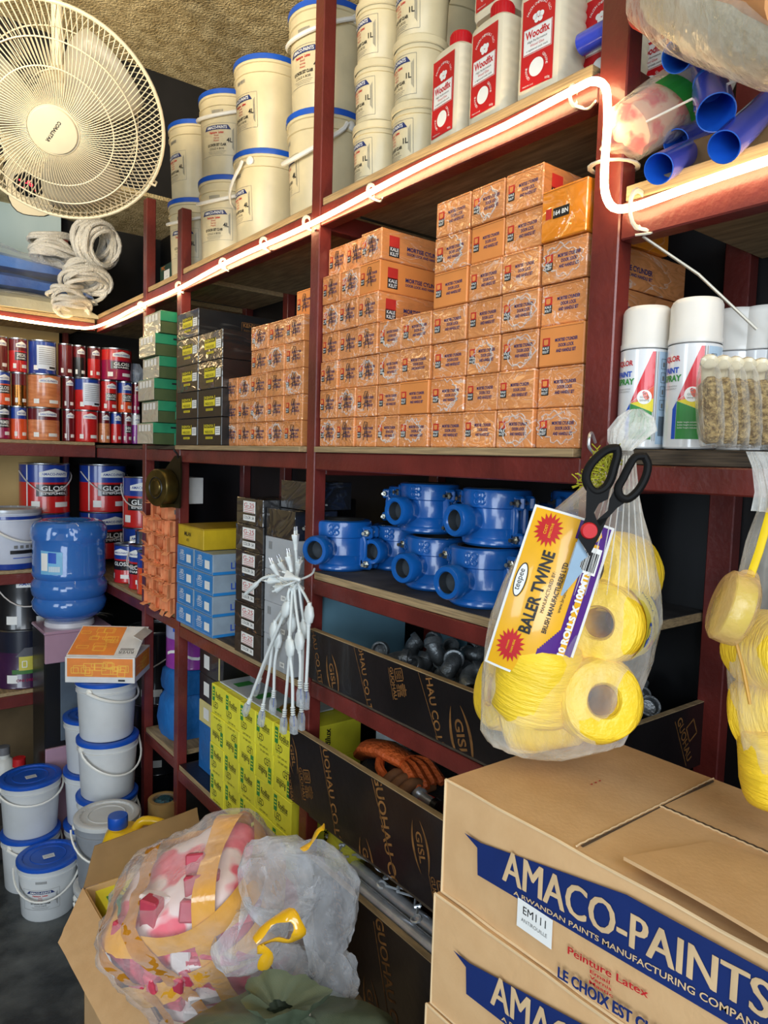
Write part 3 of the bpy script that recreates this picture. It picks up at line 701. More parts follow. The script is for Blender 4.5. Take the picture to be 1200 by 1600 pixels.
for c, n in enumerate((3, 3, 5, 5, 5)):
    for r in range(n):
        lock(yc[c]-yc[c+1]-.002, .26, 'a', True, int((c+r) % 3 == 0))((XS+.004+random.uniform(0, .005), (yc[c]+yc[c+1])/2, ZM+.0605*r), RZ+random.uniform(-.01, .01), f'small copper-orange wrapped box, {"bottom row" if r == 0 else NTH[r]+" row up"}, {NTH[c]} column from the black boxes', 'copper-orange wrapped boxes in the far bay', scale=(1, 1, .985))
b = lockbox(.072, .062, .10, 'a', False); b.location = (XS+.035, (yc[4]+yc[5])/2+.005, ZM+.0605*5+.0); b.rotation_euler = (0, 0, RZ)
tag(b, 'single upright orange box on top of the copper-orange stack by the post', None, 'copper-orange wrapped boxes in the far bay')
b.scale = (1, 1, 1.05)
# green boxes behind the black ones
GREENC = mat('green_carton', (34, 132, 92), .45, var=.1); GREEND = mat('olive_green_carton', (66, 82, 44), .5, var=.12)
PALEF = mat('pale_wrapped_carton_end', (196, 194, 172), .4, film=.4, fscale=10)
def greenbox(w=.10, h=.068, D=.11):
    t = thing('green_box', 'x', 'box'); mb = MB().box(-w/2, w/2, 0, D, 0, h*.54, GREEND, .001).box(-w/2-.0015, w/2+.0015, -.0015, D+.0015, h*.54, h, GREENC, .001)
    mb.box(w/2+.001, w/2+.002, D*.5, D*.66, h*.76, h*.84, INK); mb.build('carton', t)
    f = MB().box(-w/2-.0005, w/2+.0005, -.0022, -.0014, .002, h-.002, PALEF); 
    for i in range(4): f.rect(-w*.32+w*.2*i, h*.76, w*.14, h*.3, WHITE, FRONT(0, -.0026, 0))
    f.build('end_label', t); return t
gpx = Proto(greenbox); XG = .80
yg = (at(215, 600, 0, XG).y+at(241, 600, 0, XG).y)/2; wg = at(215, 600, 0, XG).y-at(241, 600, 0, XG).y
for r in range(6):
    gpx((XG+.012*(r % 2), yg-.006*(r % 2)-.004*r, ZM+.0015+.069*r), RZ, f'pale-ended green box, {"bottom" if r == 0 else NTH[r]} one of the stack in front of the thin post', 'green boxes in a stack', scale=(wg/.10*.93, 1, 1))
def smallgreen():
    t = thing('small_carton', 'x', 'box'); mb = MB().box(-.022, .022, 0, .05, 0, .040, GREENC, .001); mb.rect(0, .02, .022, .022, WHITE, FRONT(0, -.0006, 0)); mb.rect(.0, .02, .012, .008, GREENINK, FRONT(0, -.0009, 0)); mb.build('carton', t); return t
sg = Proto(smallgreen)
ysg = (at(268, 640, 0, .865).y)
for r in range(9): sg((.868+.006*(r % 2), ysg+.01*math.sin(r*2), ZM+.041*r), RZ+.2*math.sin(r*3), f'small green carton, {NTH[r]} from the shelf in the column beside the black boxes', 'small green cartons')
def longgreen():
    t = thing('green_box', 'x', 'box'); mb = MB().box(-.06, .06, 0, .09, 0, .05, GREENC, .001); M = FRONT(0, -.0006, 0); mb.text('TOLSEN', WHITE, w=.07, M=M, y=.032, bold=.02); mb.text('HARDWARE', WHITE, w=.06, M=M, y=.016); mb.build('carton', t); return t
lg = Proto(longgreen)
for (px, X, z, a, lab) in ((392, 1.17, 1.905, .1, 'green box with white print on the dark back of the far bay, left'), (357, 1.17, 1.905, 0, 'dark green box far left behind the black boxes'), (396, 1.17, 1.956, .1, 'green box on top at the dark back of the far bay')):
    lg((X, at(px, 500, 0, X).y, z), RZ+a, lab, 'green boxes in the dark back of the bay')
for k in range(5):   # what they stand on
    o = dup(kp[False].o, (1.140, 1.60+.165*(k % 2), ZM+.0785*(k//2)+.0), RZ, f'black carton at the back of the far bay, {["near", "far"][k % 2]} pile, {NTH[k//2]} from the shelf', 'black cartons at the back of the bay'); o.scale = (1, .33, 1)
o = dup(kp[False].o, (1.14, 1.765, ZM+.0785*2), RZ, 'black carton under the green boxes at the back, far pile, top', 'black cartons at the back of the bay'); o.scale = (1, .33, 1)
for k in range(1):
    for q in range(2): o = dup(kp[False].o, (1.14, 1.60+.165*q, ZM+.0785*3-.0+.0), RZ, f'black carton directly under the green boxes, {["near", "far"][q]} pile', 'black cartons at the back of the bay'); o.scale = (1, .33, .32)
# small dark green boxes in the narrow upper bay by the corner
def tinybox():
    t = thing('dark_green_box', 'x', 'box'); mb = MB().box(-.05, .05, 0, .12, 0, .072, mat('dark_green_carton', (30, 66, 52), .5), .001); M = FRONT(0, -.0006, 0)
    mb.rect(.012, .030, .05, .044, WHITE, M); mb.text('PVC', ORANGEINK, w=.03, M=M, x=-.02, y=.062); mb.outline(.012, .022, .02, .02, .001, GREYINK, M, ); mb.build('carton', t); return t
tb = Proto(tinybox)
for (y, z, lab) in ((2.385, 2.1755, 'dark green box in the corner bay beside the post, lower far one'), (2.28, 2.1755, 'dark green box in the corner bay, lower near one'), (2.28, 2.2485, 'dark green box in the corner bay, upper one')):
    tb((.895, y-.0, z), RZ, lab, 'dark green boxes in the upper corner bay')
mb = MB(); mb.loft([(0, 0, 0, .05, .045), (.0, 0, .02, .058, .05), (.01, 0, .05, .05, .04), (.02, 0, .075, .02, .015)], mat('pale_plastic_bag', (190, 200, 214), .3, alpha=.7, bump=.6, bscale=30), 20, noise=.15)
tag(mb.build('plastic_packet', None, (1.04, 2.38, 2.249)), 'crumpled pale plastic packet above the dark green boxes', 'packet')
tag(tb((1.06, 2.38, 2.1755), RZ, 'dark green box under the crumpled packet', 'dark green boxes in the upper corner bay'))
# ------------------------------------------------------------------ shelf below: blue, yellow, black and grey boxes
BLUEC = mat('sky_blue_carton', (42, 130, 200), .4, var=.06); SILVERC = mat('silver_blue_carton_side', (150, 166, 180), .4)
def bluebox(w, h=.0595, D=.26):
    t = thing('lamp_box', 'x', 'box'); mb = MB().box(-w/2, w/2, 0, D, 0, h, SILVERC, .0012)
    M = FRONT(0, -.0006, 0); mb.rect(0, h/2, w*.97, h*.95, BLUEC, M); mb.outline(0, h/2, w*.9, h*.82, .0006, WHITE, M, ); mb.rect(w*.22, h*.45, w*.26, h*.40, WHITE, M, .0006)
    mb.text('LED', WHITE, w=w*.2, M=M, x=-w*.18, y=h*.72, z=.0004, bold=.02)
    for i in range(4): mb.rect(-w*.18, h*(.58-.09*i), w*(.34-.03*i), h*.025, WHITE, M, .0004)
    Ms = frame((w/2+.0006, 0, 0), (0, 1, 0), (0, 0, 1)); mb.text('LEONLED', BLUEINK, w=.11, M=Ms, x=.11, y=h*.42, bold=.02); mb.rect(D/2, h*.08, D, h*.14, BLUEC, Ms)
    for i in range(5): mb.rect(.11, h*(.62+.05*i), .09-.016*i, h*.02, BLUEINK, Ms)
    mb.build('carton', t); return t
ZB = 1.0967
yb_ = [at(276, 900, 0, XS-.006).y, at(304.5, 900, 0, XS-.006).y, at(334, 900, 0, XS-.006).y]; yb_[0] = min(yb_[0], 2.132)
bw = (yb_[0]-yb_[2])/2; bp2 = Proto(lambda: bluebox(bw-.002))
for c in range(2):
    for r in range(4):
        bp2((XS-.008, yb_[0]-bw*(c+.5), ZB+.0603*r), RZ+.012*(-1)**r, f'sky-blue lamp box, {"bottom" if r == 0 else NTH[r]} row, {["far", "near"][c]} column beside the orange cartons', 'sky-blue lamp boxes')
t = thing('bulb_box', 'mustard yellow lamp box lying on top of the sky-blue boxes', 'box', (XS-.004, yb_[0]-.095, ZB+.0603*4+.001), RZ)
YBOX = mat('mustard_carton', (206, 172, 30), .45, var=.08)
mb = MB().box(-.095, .095, 0, .27, 0, .062, YBOX, .0015).box(-.0955, .0955, -.0005, .2705, .058, .063, mat('mustard_lid_edge', (180, 146, 24), .5), .001)
mb.text('MiLAN', INK, w=.05, M=FRONT(-.02, -.0006, .038), bold=.02); mb.text('LED', INK, w=.018, M=FRONT(-.02, -.0006, .020))
mb.text('MiLAN', INK, w=.07, M=frame((.0957, .20, .038), (0, 1, 0), (0, 0, 1)), bold=.03); mb.text('MAKE LIFE LIGHTER', INK, w=.07, M=frame((.0957, .20, .018), (0, 1, 0), (0, 0, 1))); mb.build('carton', t)
# black boxes with white stickers
def blackbox(w=.150, h=.068, D=.28):
    t = thing('black_box', 'x', 'box'); mb = MB().box(-w/2, w/2, 0, D, 0, h, BLKF, .0012); Ms = frame((w/2+.0006, 0, 0), (0, 1, 0), (0, 0, 1))
    mb.text('MADE IN CHINA', WHITE, w=.05, M=Ms, x=.09, y=h*.2)
    mb.build('carton', t); lb = MB(); M = FRONT(0, -.0008, 0)
    lb.rect(0, h*.67, w*.46, h*.44, WHITE, M); lb.rect(.0, h*.25, w*.46, h*.22, WHITE, M)
    lb.text('G-25', REDINK, w=w*.38, h=h*.16, M=M, y=h*.74, z=.0004); 
    for i in range(3): lb.rect(0, h*(.62-.07*i), w*.38, h*.018, REDINK, M, .0004)
    lb.text('COLOR  5A', INK, w=w*.38, M=M, y=h*.27, z=.0004); lb.build('label', t); return t
kb_ = Proto(blackbox); ybk = (at(369, 900, 0, XS-.004).y+at(411, 900, 0, XS-.004).y)/2
for r in range(6):
    kb_((XS-.006, ybk-.0, ZB+.0690*r), RZ+.015*math.sin(r*2.2), f'black box with white stickers, {"bottom" if r == 0 else NTH[r]} one of the tall stack, by the grey cartons', 'black boxes with white stickers')
GREYC = mat('light_grey_carton', (176, 180, 184), .55, var=.04)
def greybox(w=.145, h=.087, D=.13):
    t = thing('grey_carton', 'x', 'box'); mb = MB().box(-w/2, w/2, 0, D, 0, h, GREYC, .0012); M = FRONT(0, -.0006, 0)
    for i in range(3): mb.rect(-w*.36+.006*i, h*.74, .003, h*.24, GREYINK, M)
    mb.rect(w*.15, h*.24, w*.16, h*.16, WHITE, M, .0002); mb.outline(w*.15, h*.24, w*.16, h*.16, .0006, GREYINK, M); mb.text('15W', INK, w=w*.1, M=M, x=w*.15, y=h*.24, z=.0006); mb.build('carton', t); return t
gb = Proto(greybox); ygb = ybk-.150
for r in range(4): gb((XS-.0, ygb, ZB+.0875*r*.93), RZ+.01*math.sin(r), f'plain light grey carton, {"bottom" if r == 0 else NTH[r]} of the stack behind the hanging cords', 'light grey cartons', scale=(1, 1, .93))
o = dup(kb_.o, (XS+.0, ygb, ZB+.0875*4*.93+.001), RZ, 'black box without stickers in view on top of the grey cartons', 'black boxes on the grey cartons')
o2 = dup(kb_.o, (XS+.04, ygb, ZB+.0875*4*.93+.0705), RZ, 'uppermost black box above the grey cartons', 'black boxes on the grey cartons')
for q in (o, o2):
    q.scale = (.93, .42, 1)
    for ch in list(q.children):
        if ch.name.startswith('label'): bpy.data.objects.remove(ch)
# heap of small orange cartons with open flaps
ORC = mat('salmon_orange_card', (240, 164, 112), .6, var=.10, scale=30, rgb2=(224, 134, 84)); ORI = mat('orange_card_inside', (214, 112, 62), .7)
def smallcarton(v):
    t = thing('small_open_carton', 'x', 'box'); mb = MB(); w, h, D = .036, .048, .05
    mb.box(-w/2, w/2, .012, D, 0, h, ORC); 
    for (x0, x1, z0, z1) in ((-w/2, -w/2+.001, 0, h), (w/2-.001, w/2, 0, h), (-w/2, w/2, 0, .001), (-w/2, w/2, h-.001, h)): mb.box(x0, x1, 0, .012, z0, z1, ORC)
    mb.rect(0, h/2, w-.002, h-.002, ORI, FRONT(0, .0115, 0)); mb.rect(-w*.2, h*.5, w*.12, h*.3, GREYINK, frame((w/2+.0005, .03, 0), (0, 1, 0), (0, 0, 1)))
    mb.build('carton', t)
    for i, (ang, side) in enumerate(((-.9+.5*v, 0), (-.3-.4*v, 1), (.8-.3*v, 2))[:2+(v % 2)]):
        f = MB(); L_ = .020
        if side == 0: f.box(-w/2, w/2, -L_, 0, -.0005, .0005, ORC, M=TR(0, 0, h, rx=ang))
        elif side == 1: f.box(-w/2, w/2, -L_*.8, 0, -.0005, .0005, ORC, M=TR(0, 0, 0, rx=-ang))
        else: f.box(-.0005, .0005, -L_*.8, 0, .002, h-.002, ORC, M=TR(w/2, 0, 0, rz=ang))
        f.build('flap', t)
    return t
scp = [Proto(lambda v=v: smallcarton(v)) for v in range(3)]
k = 0
for r in range(7):
    for c in range(6):
        k += 1
        y = 2.188+.0405*c+.004*math.sin(r*3+c); x = XS-.012-.004*r*(0)+.006*math.sin(k*1.7)
        if r == 6 and c in (0, 5): continue
        scp[k % 3]((x, y, 1.1095+.0495*r), RZ+.10*math.sin(k*2.1), f'small orange carton with open flaps, {"bottom" if r == 0 else NTH[r]} layer, {NTH[c]} from the blue boxes', 'small orange cartons heaped by the post')
t = thing('tile_spacer_box', 'white and orange box standing on the heap of small orange cartons', 'box', (XS+.0, 2.285, 1.1095+.0495*7+.001), RZ+.1)
mb = MB().box(-.09, .09, 0, .10, 0, .085, mat('white_card', (222, 220, 216), .6), .001); M = FRONT(0, -.0006, 0)
for q in range(8):
    x = -.07+.02*q; mb.poly([(x-.011, .012, 0), (x+.011, .012, 0), (x+.011, .018+.02*abs(q-3.5)/3.5, 0), (x-.011, .018+.022*abs(q-4)/3.5, 0)], ORANGEINK, M)
mb.text('RIVER', ORANGEINK, w=.06, M=M, y=.06); mb.build('carton', t)
# a tin with a hanging strap at the post: dark brass tape reel
t = thing('tape_reel', 'black and brass strapping reel hanging from the middle beam by the thin post', 'reel', (XS-.045, 2.165, 1.512), RZ+.25)
BRASS = mat('tarnished_brass', (112, 96, 50), .3, .8, .25, 20)
mb = MB(); mb.lathe([(0, -.022), (.055, -.022), (.058, -.018), (.058, .018), (.055, .022), (0, .022)], BRASS, 32, M=TR(0, 0, 0, rx=PI/2)); mb.lathe([(0, .023), (.012, .023), (.022, .0255), (.024, .0225)], BRASS, 24, M=TR(0, 0, 0, rx=PI/2)); mb.lathe([(.030, .0225), (.032, .0245), (.034, .0225)], BLACK, 24, M=TR(0, 0, 0, rx=PI/2)); mb.build('drum', t)
mb = MB().prism([(-.02, -.06), (.055, -.062), (.060, .05), (.055, .10), (.03, .10), (-.05, .03)], .006, mat('dark_brass_plate', (62, 54, 34), .35, .7), TR(0, .031, 0, rx=PI/2)).box(.02, .03, -.02, .026, -.06, -.05, BRASS); mb.build('side_plate', t)
mb = MB().tube([(.045, .028, .09), (.05, .02, .105), (.045, .01, .118)], .003, BLACK, 6); mb.build('hanging_hook', t)
t = thing('brochure_box', 'grey and white printed box standing behind the mustard lamp box', 'box', (1.17, 1.93, ZB+.0603*4+.064), RZ)
mb = MB().box(-.07, .07, 0, .04, 0, .075, GREYC, .001); mb.rect(0, .045, .10, .012, ORANGEINK, FRONT(0, -.0006, 0)); mb.text('SUPER GLUE', INK, w=.09, M=FRONT(0, -.0006, .063)); mb.build('carton', t)
mb = MB().box(-.09, .09, -.045, .06, 0, .06, BLKC, .001); tag(mb.build('black_box', None, (1.17, 1.93, ZB+.0603*4+.0025), (0, 0, RZ)), 'black box hidden under the grey and white box behind the mustard one', 'box')
for b_ in [bpy.data.objects['black_box']]: pass
# ------------------------------------------------------------------ blue iron pipe saddle clamps
CLB = mat('blue_enamelled_iron', (18, 92, 172), .28, .0, .10, 8, coat=.5, bump=.06, bscale=30)
BOLT = mat('zinc_bolt', (200, 200, 190), .3, 1)
def clamp(R=.056, H=.098):
    t = thing('pipe_saddle_clamp', 'x', 'clamp'); mb = MB()
    prof = [(R-.012, .0), (R-.002, 0), (R+.002, .004), (R+.002, .010), (R-.001, .014), (R, H*.30), (R+.001, H*.315), (R, H*.33), (R, H*.66), (R+.004, H*.68), (R+.005, H-.008), (R+.003, H-.002), (R-.002, H), (R-.012, H), (R-.014, H-.004), (R-.014, .004), (R-.012, 0)]
    mb.lathe(prof, CLB, 40)
    for s_ in (-1, 1):      # flange ears of the two halves
        for (ya, yb) in ((-.017, -.006), (.006, .017)):
            for (za, zb) in ((.004, .026), (H-.034, H-.010)): 
                mb.box(s_*(R-.004) if s_ > 0 else -(R+.022), (R+.022) if s_ > 0 else -(R-.004), ya, yb, za, zb, CLB, .004)
            mb.box(min(s_*(R-.006), s_*(R+.006)), max(s_*(R-.006), s_*(R+.006)), ya, yb, .004, H-.010, CLB, .003)
        mb.tube([(s_*(R-.002), -.012, .012), (s_*(R+.008), -.014, .03), (s_*(R+.008), -.014, H-.04), (s_*(R-.002), -.012, H-.016)], .004, CLB, 8)
    for i, a in enumerate((-2.35, -2.15, -1.35, -1.18)):
        for j in range(2): mb.lathe([(.005, 0), (.0062, .0012), (.005, .002), (.003, .0012)], CLB, 10, M=Matrix.Rotation(a+PI/2*0, 4, 'Z') @ TR(R+.0045, 0, H*.78+.011*j, ry=PI/2))
    mb.build('body', t)
    ob = MB().lathe([(.022, 0), (.023, .016), (.026, .022), (.028, .026), (.028, .046), (.026, .050), (.019, .050), (.0175, .047)], CLB, 28, M=TR(0, -(R-.008), H*.45, rx=PI/2)).lathe([(.0175, .047), (.017, .030), (0, .028)], mat('bare_iron_thread', (60, 66, 72), .5, .5), 28, M=TR(0, -(R-.008), H*.45, rx=PI/2)); ob.build('threaded_outlet', t)
    g = MB().lathe([(R-.0145, .002), (R-.004, -.0005), (R-.004, .0), (R-.010, H+.0008), (R-.016, H-.001), (R-.018, .006)], mat('black_rubber', (24, 24, 24), .7), 36); g.build('gasket', t)
    for s_ in (-1, 1):
        for z in (.015, H-.022):
            b = MB(); b.tube([(s_*(R+.013), -.034, z), (s_*(R+.013), .030, z)], .0034, BOLT, 8)
            b.lathe([(0, 0), (.0075, 0), (.0075, .005), (.006, .0062), (0, .0062)], BOLT, 6, M=TR(s_*(R+.013), -.0175, z, rx=PI/2), smooth=False)
            b.lathe([(0, 0), (.0075, 0), (.0075, .005), (0, .005)], BOLT, 6, M=TR(s_*(R+.013), .0225, z, rx=PI/2), smooth=False); b.build('bolt', t)
    return t
cl = Proto(clamp); ZC = 1.3645; GC = 'blue iron saddle clamps'
def cpos(px, X): return at(px, 860, 0, X).y
CL = [(.935, cpos(533, .935), ZC, .42, 'blue saddle clamp at the far end, outlet toward the hanging cords', 1.16),
      (1.055, cpos(622, 1.055), ZC, .25, 'blue saddle clamp set back, lower second from the far end', 1.05),
      (.965, cpos(682, .965), ZC, .15, 'blue saddle clamp on the shelf, third from the far end', 1.06),
      (.930, cpos(757, .930), ZC, .12, 'blue saddle clamp on the shelf, nearest the twine bag', 1.07),
      (.985, cpos(668, .985), ZC+.107, .10, 'blue saddle clamp stacked on top, tilted, left of the upper pair', 1.04),
      (.955, cpos(773, .955), ZC+.107, -.05, 'blue saddle clamp stacked on top, right one of the upper pair', 1.04),
      (1.09, cpos(640, 1.09), ZC+.105, .5, 'blue saddle clamp on top at the back, half hidden', .9),
      (1.075, .80, ZC, -1.45, 'blue saddle clamp at the near end of the shelf, bolts facing the dark bay', 1.05),
      (1.09, .80, ZC+.106, -1.45, 'blue saddle clamp on top at the near end, bolts facing the dark bay', 1.05),
      (1.14, 1.2, ZC, .6, 'blue saddle clamp behind the far one, mostly hidden', 1.0)]
for (X, Y, Z, a, lab, s_) in CL: cl((X, Y, Z), RZ+a, lab, GC, scale=s_)
# ------------------------------------------------------------------ pipe elbows in the top drawer
def elbow():
    t = MB(); n = 10; r = .026
    P = [(r*math.cos(a)-r, 0, r*math.sin(a)) for a in [PI/2*k/n for k in range(n+1)]]
    t.tube(P, .0165, DARKSTEEL, 14, caps=False)
    for (c, d) in ((P[0], (0, 0, -1)), (P[-1], (-1, 0, 0))):
        M = Vector(d).to_track_quat('Z', 'Y').to_matrix().to_4x4(); M.translation = Vector(c)
        t.lathe([(.0165, -.004), (.0205, -.003), (.0205, .009), (.0190, .011), (.0155, .011), (.0145, .009), (.0145, -.004), (.0, -.006)], DARKSTEEL, 18, M=M)
    return t
em = None; R_ = random.Random(5)
NE = 0
for layer in range(2):
    for i in range(10):
        for j in range(4):
            X = .912+.075*j+R_.uniform(-.012, .012)+layer*.02; Y = .70+.061*i+R_.uniform(-.012, .012); Z = (1.160 if layer == 0 else 1.200)+R_.uniform(-.004, .010)
            if layer == 1 and (Y > 1.16 or R_.random() < .12): continue
            if X > 1.20: continue
            rot = (R_.uniform(0, 6.28), R_.uniform(-1, 1), R_.uniform(0, 6.28))
            if em is None: em = elbow().build('pipe_elbow', None, (X, Y, Z), rot); o = em
            else: o = em.copy(); COL.objects.link(o); o.location = (X, Y, Z); o.rotation_euler = rot
            NE += 1
            tag(o, f'galvanised pipe elbow, {["lower", "upper"][layer]} layer, {NTH[i]} from the near end, {NTH[j]} from the front board', 'pipe elbow', 'galvanised pipe elbows in the top drawer')
# ------------------------------------------------------------------ second drawer: gloves, hand tool, red tool, box
t = thing('lamp_box', 'white and green lamp box standing in the drawer under the pipe elbows', 'box', (1.02, 1.26, .8015), RZ+.1)
mb = MB().box(-.055, .055, 0, .06, 0, .235, mat('pale_blue_card', (208, 222, 228), .5), .001); M = FRONT(0, -.0006, 0)
mb.rect(0, .217, .11, .034, GREENINK, M); mb.rect(-.03, .22, .04, .02, YELLOWINK, M, .0003)
for k, c_ in enumerate((REDINK, ORANGEINK, YELLOWINK, GREENINK)): mb.rect(-.035+.007*k, .14, .005, .022+.004*k, c_, M)
mb.text('15 000 h', INK, h=.008, M=M, x=.02, y=.17); mb.text('CE', INK, h=.012, M=M, x=.03, y=.145)
for k in range(4): mb.rect(.01, .12-.008*k, .05, .002, GREYINK, M)
mb.build('carton', t)
t = thing('lamp_box', 'green and white small box beside the white lamp box in the drawer', 'box', (1.05, 1.13, .8015), RZ-.1)
mb = MB().box(-.03, .03, 0, .05, 0, .20, mat('pale_blue_card', (208, 222, 228)), .001); mb.rect(0, .15, .06, .06, GREENINK, FRONT(0, -.0006, 0)); mb.build('carton', t)
GLOVE = mat('orange_rubber_glove', (206, 92, 34), .6, var=.15, bump=.4, bscale=120)
gl = thing('work_glove', 'orange work glove lying across the second drawer', 'glove', (.93, 1.16, .985))
mb = MB(); mb.tube([(.02, .10, -.035), (.0, .05, 0), (.0, 0, .012), (.01, -.06, .004)], [.034, .040, .040, .034], GLOVE, 14, flat=.5); mb.build('palm', gl)
for k in range(4):
    x = -.026+.018*k; MB().tube(smooth_pts([(.01+x*.6, -.05, .004), (.01+x, -.085, .006), (.005+x*1.1, -.115, -.006), (x*1.15, -.135-.004*(k % 2), -.016)], 3), [.0105]*9+[.007], GLOVE, 8).build('finger', gl)
MB().tube(smooth_pts([(-.02, 0, .0), (-.045, -.03, -.005), (-.052, -.06, -.014)], 3), .010, GLOVE, 8).build('finger', gl)
KNK = mat('brown_leather_glove', (120, 78, 48), .7)
mb = MB(); mb.loft([(0, 0, 0, .10, .17), (0, 0, .10, .11, .18, 3), (0, 0, .155, .09, .15)], mat('dark_cloth_bundle', (34, 34, 38), .8, bump=.4), 20, noise=.08)
tag(mb.build('cloth_bundle', None, (.975, 1.10, .8015)), 'dark folded cloth bundle under the orange glove in the drawer', 'cloth')
kn = thing('leather_glove', 'brown glove knuckles showing beside the orange glove', 'glove', (.895, 1.09, .975))
for k in range(3): MB().tube(smooth_pts([(.035, .0-.026*k, -.01), (.0, .0-.026*k, .004), (-.03, -.0-.026*k, -.012)], 3), .0125, KNK, 10).build('finger', kn)
MB().box(.01, .06, -.07, .02, -.024, .0, KNK, .01).build('palm', kn)
hs = thing('hose_coupler', 'black and steel tool handle lying in the second drawer', 'tool', (.90, 1.0, .965))
MB().tube([(.02, .14, .0), (0, .04, .0)], .014, BLACK, 14).build('grip', hs); MB().tube([(0, .04, 0), (-.003, .0, 0), (-.006, -.04, 0)], .010, STEEL, 14).tube([(-.002, .02, 0), (-.003, .012, 0)], .015, STEEL, 14).tube([(-.005, -.03, 0), (-.006, -.045, 0)], .014, BLACK, 14).build('shaft', hs)
RT = mat('red_tool_enamel', (170, 34, 28), .3, coat=.5)
rt = thing('caulking_gun', 'red metal caulking gun lying in the second drawer', 'tool', (.885, .90, .905))
mb = MB()
for x in (-.022, .022): mb.tube(smooth_pts([(x, .20, .03), (x, .10, .055), (x, 0, .052), (x, -.14, .03)], 4), .0055, RT, 8, flat=1.8)
mb.tube([(0, .2, .03), (0, -.14, .03)], .005, RT, 8); mb.box(-.03, .03, -.15, -.14, .01, .055, RT, .003); mb.box(-.03, .03, .19, .2, .01, .055, RT, .003); mb.build('frame', rt)
MB().tube([(0, .12, .045), (-.01, .05, .01), (-.01, -.02, -.02)], .009, RT, 8, flat=1.7).build('trigger', rt)
gh = MB().tube(smooth_pts([(.86, 1.0, .925), (.868, .93, .925), (.87, .86, .928), (.875, .76, .93), (.88, .68, .92)], 4), .011, mat('lime_green_hose', (120, 170, 50), .4), 10)
tag(gh.build('garden_hose'), 'short piece of lime green hose lying before the red tool', 'hose')
# ------------------------------------------------------------------ lowest drawer: tubes, turnbuckles, twine
def steelpipe(y0, y1, x, z, m=STEEL, r=.015):
    t = thing('metal_tube', 'x', 'tube', (x, (y0+y1)/2, z)); L_ = (y1-y0)/2
    MB().lathe([(r-.003, -L_), (r, -L_), (r, L_), (r-.003, L_), (r-.003, -L_)], m, 18, M=TR(rx=PI/2)).build('pipe', t)
    MB().lathe([(r+.0006, L_*.60), (r+.0008, L_*.62), (r+.0006, L_*.86)], REDINK, 18, M=TR(rx=PI/2)).lathe([(r+.001, L_*.66), (r+.0012, L_*.70), (r+.001, L_*.74)], WHITE, 18, M=TR(rx=PI/2)).build('sticker', t)
    return t
fl = MB().box(XS+.0, 1.2, .66, 1.33, .425, .60, mat('brown_cardboard', (150, 118, 78), .8), .003)
tag(fl.build('cardboard_box'), 'brown cardboard box filling the bottom drawer beneath the steel tubes', 'box')
SL = thing('metal_tube', 'shiny steel tube with red stickers, at the front edge of the lowest drawer', 'tube', (XS+.012, 1.06, .690))
bpy.data.objects.remove(SL)
for i, (x, z, lab) in enumerate(((XS+.011, .716, 'shiny steel tube with a red sticker, nearest the drawer edge'), (XS+.043, .722, 'shiny steel tube with a red sticker, second from the drawer edge'))):
    q = steelpipe(.68, 1.22, x, z); tag(q, lab, None, 'steel tubes')
COP = mat('brown_copper_tube', (92, 56, 34), .35, .7, .2, 10)
for i, (x, z, lab) in enumerate(((XS+.085, .726, 'dark brown metal tube lying behind the shiny ones'), (XS+.125, .730, 'dark brown metal tube farthest back in the lowest drawer'))):
    q = steelpipe(.68, 1.06-.02*i, x, z, COP, .017); tag(q, lab, None, 'brown tubes')
    for ch in list(q.children):
        if ch.name.startswith('sticker'): bpy.data.objects.remove(ch)
mb = MB().box(XS+.0, XS+.30, .66, 1.33, .60, .699, mat('brown_cardboard', (150, 118, 78), .8)); tag(mb.build('cardboard_box'), 'flat cardboard box directly under the steel tubes', 'box')
TBS = mat('zinc_wire', (206, 214, 222), .3, .6)
def turnbuckle():
    t = thing('turnbuckle', 'x', 'turnbuckle'); mb = MB()
    for x in (-.006, .006): mb.tube([(x, -.03, 0), (x, .03, 0)], .0022, TBS, 6)
    for y in (-.03, .03): mb.tube([(-.006, y, 0), (.006, y, 0)], .004, TBS, 8)
    mb.build('frame', t)
    MB().tube([(0, .03, 0), (0, .055, 0)]+[(.009*math.sin(a), .064-.009*math.cos(a), 0) for a in [PI*2*k/10 for k in range(9)]], .0024, TBS, 6).build('hook', t)
    MB().tube([(0, -.03, 0), (0, -.055, 0)]+[(.010*math.sin(a), -.065+.010*math.cos(a), 0) for a in [PI*2*k/10 for k in range(11)]], .0024, TBS, 6).build('eye', t)
    return t
tbp = Proto(turnbuckle); R_ = random.Random(3)
for k in range(16):
    first = k < 10
    y = (1.28 if first else 1.10)-R_.uniform(0, .13); x = XS+.03+R_.uniform(0, .075)
    tbp((x, y, .750+.006*(k % 5)+(.006 if first else .012)), R_.uniform(-.9, .9)+(PI/2 if k % 4 == 0 else 0), f'zinc turnbuckle with hook and eye, {NTH[k if first else k-10]} in the {"far" if first else "near"} heap on the steel tubes', f'zinc turnbuckles, {"far" if first else "near"} heap', rot=(R_.uniform(-.35, .35), R_.uniform(-.6, .6), R_.uniform(-.9, .9)+(PI/2 if k % 4 == 0 else 0)))
YTW = mat('yellow_twine', (214, 206, 50), .55, var=.12, bump=.5, bscale=160, stretch=(1, 1, 9))
mb = MB().lathe([(.012, 0), (.034, 0), (.038, .01), (.038, .10), (.034, .11), (.012, .11), (.012, 0)], YTW, 26); ts_ = mb.build('twine_spool', None, (XS+.055, 1.28, .70), (.35, 0, 0)); ts_.scale = (1.3, 1.3, 1.3); tag(ts_, 'yellow-green twine spool standing at the far end of the lowest drawer', 'twine')
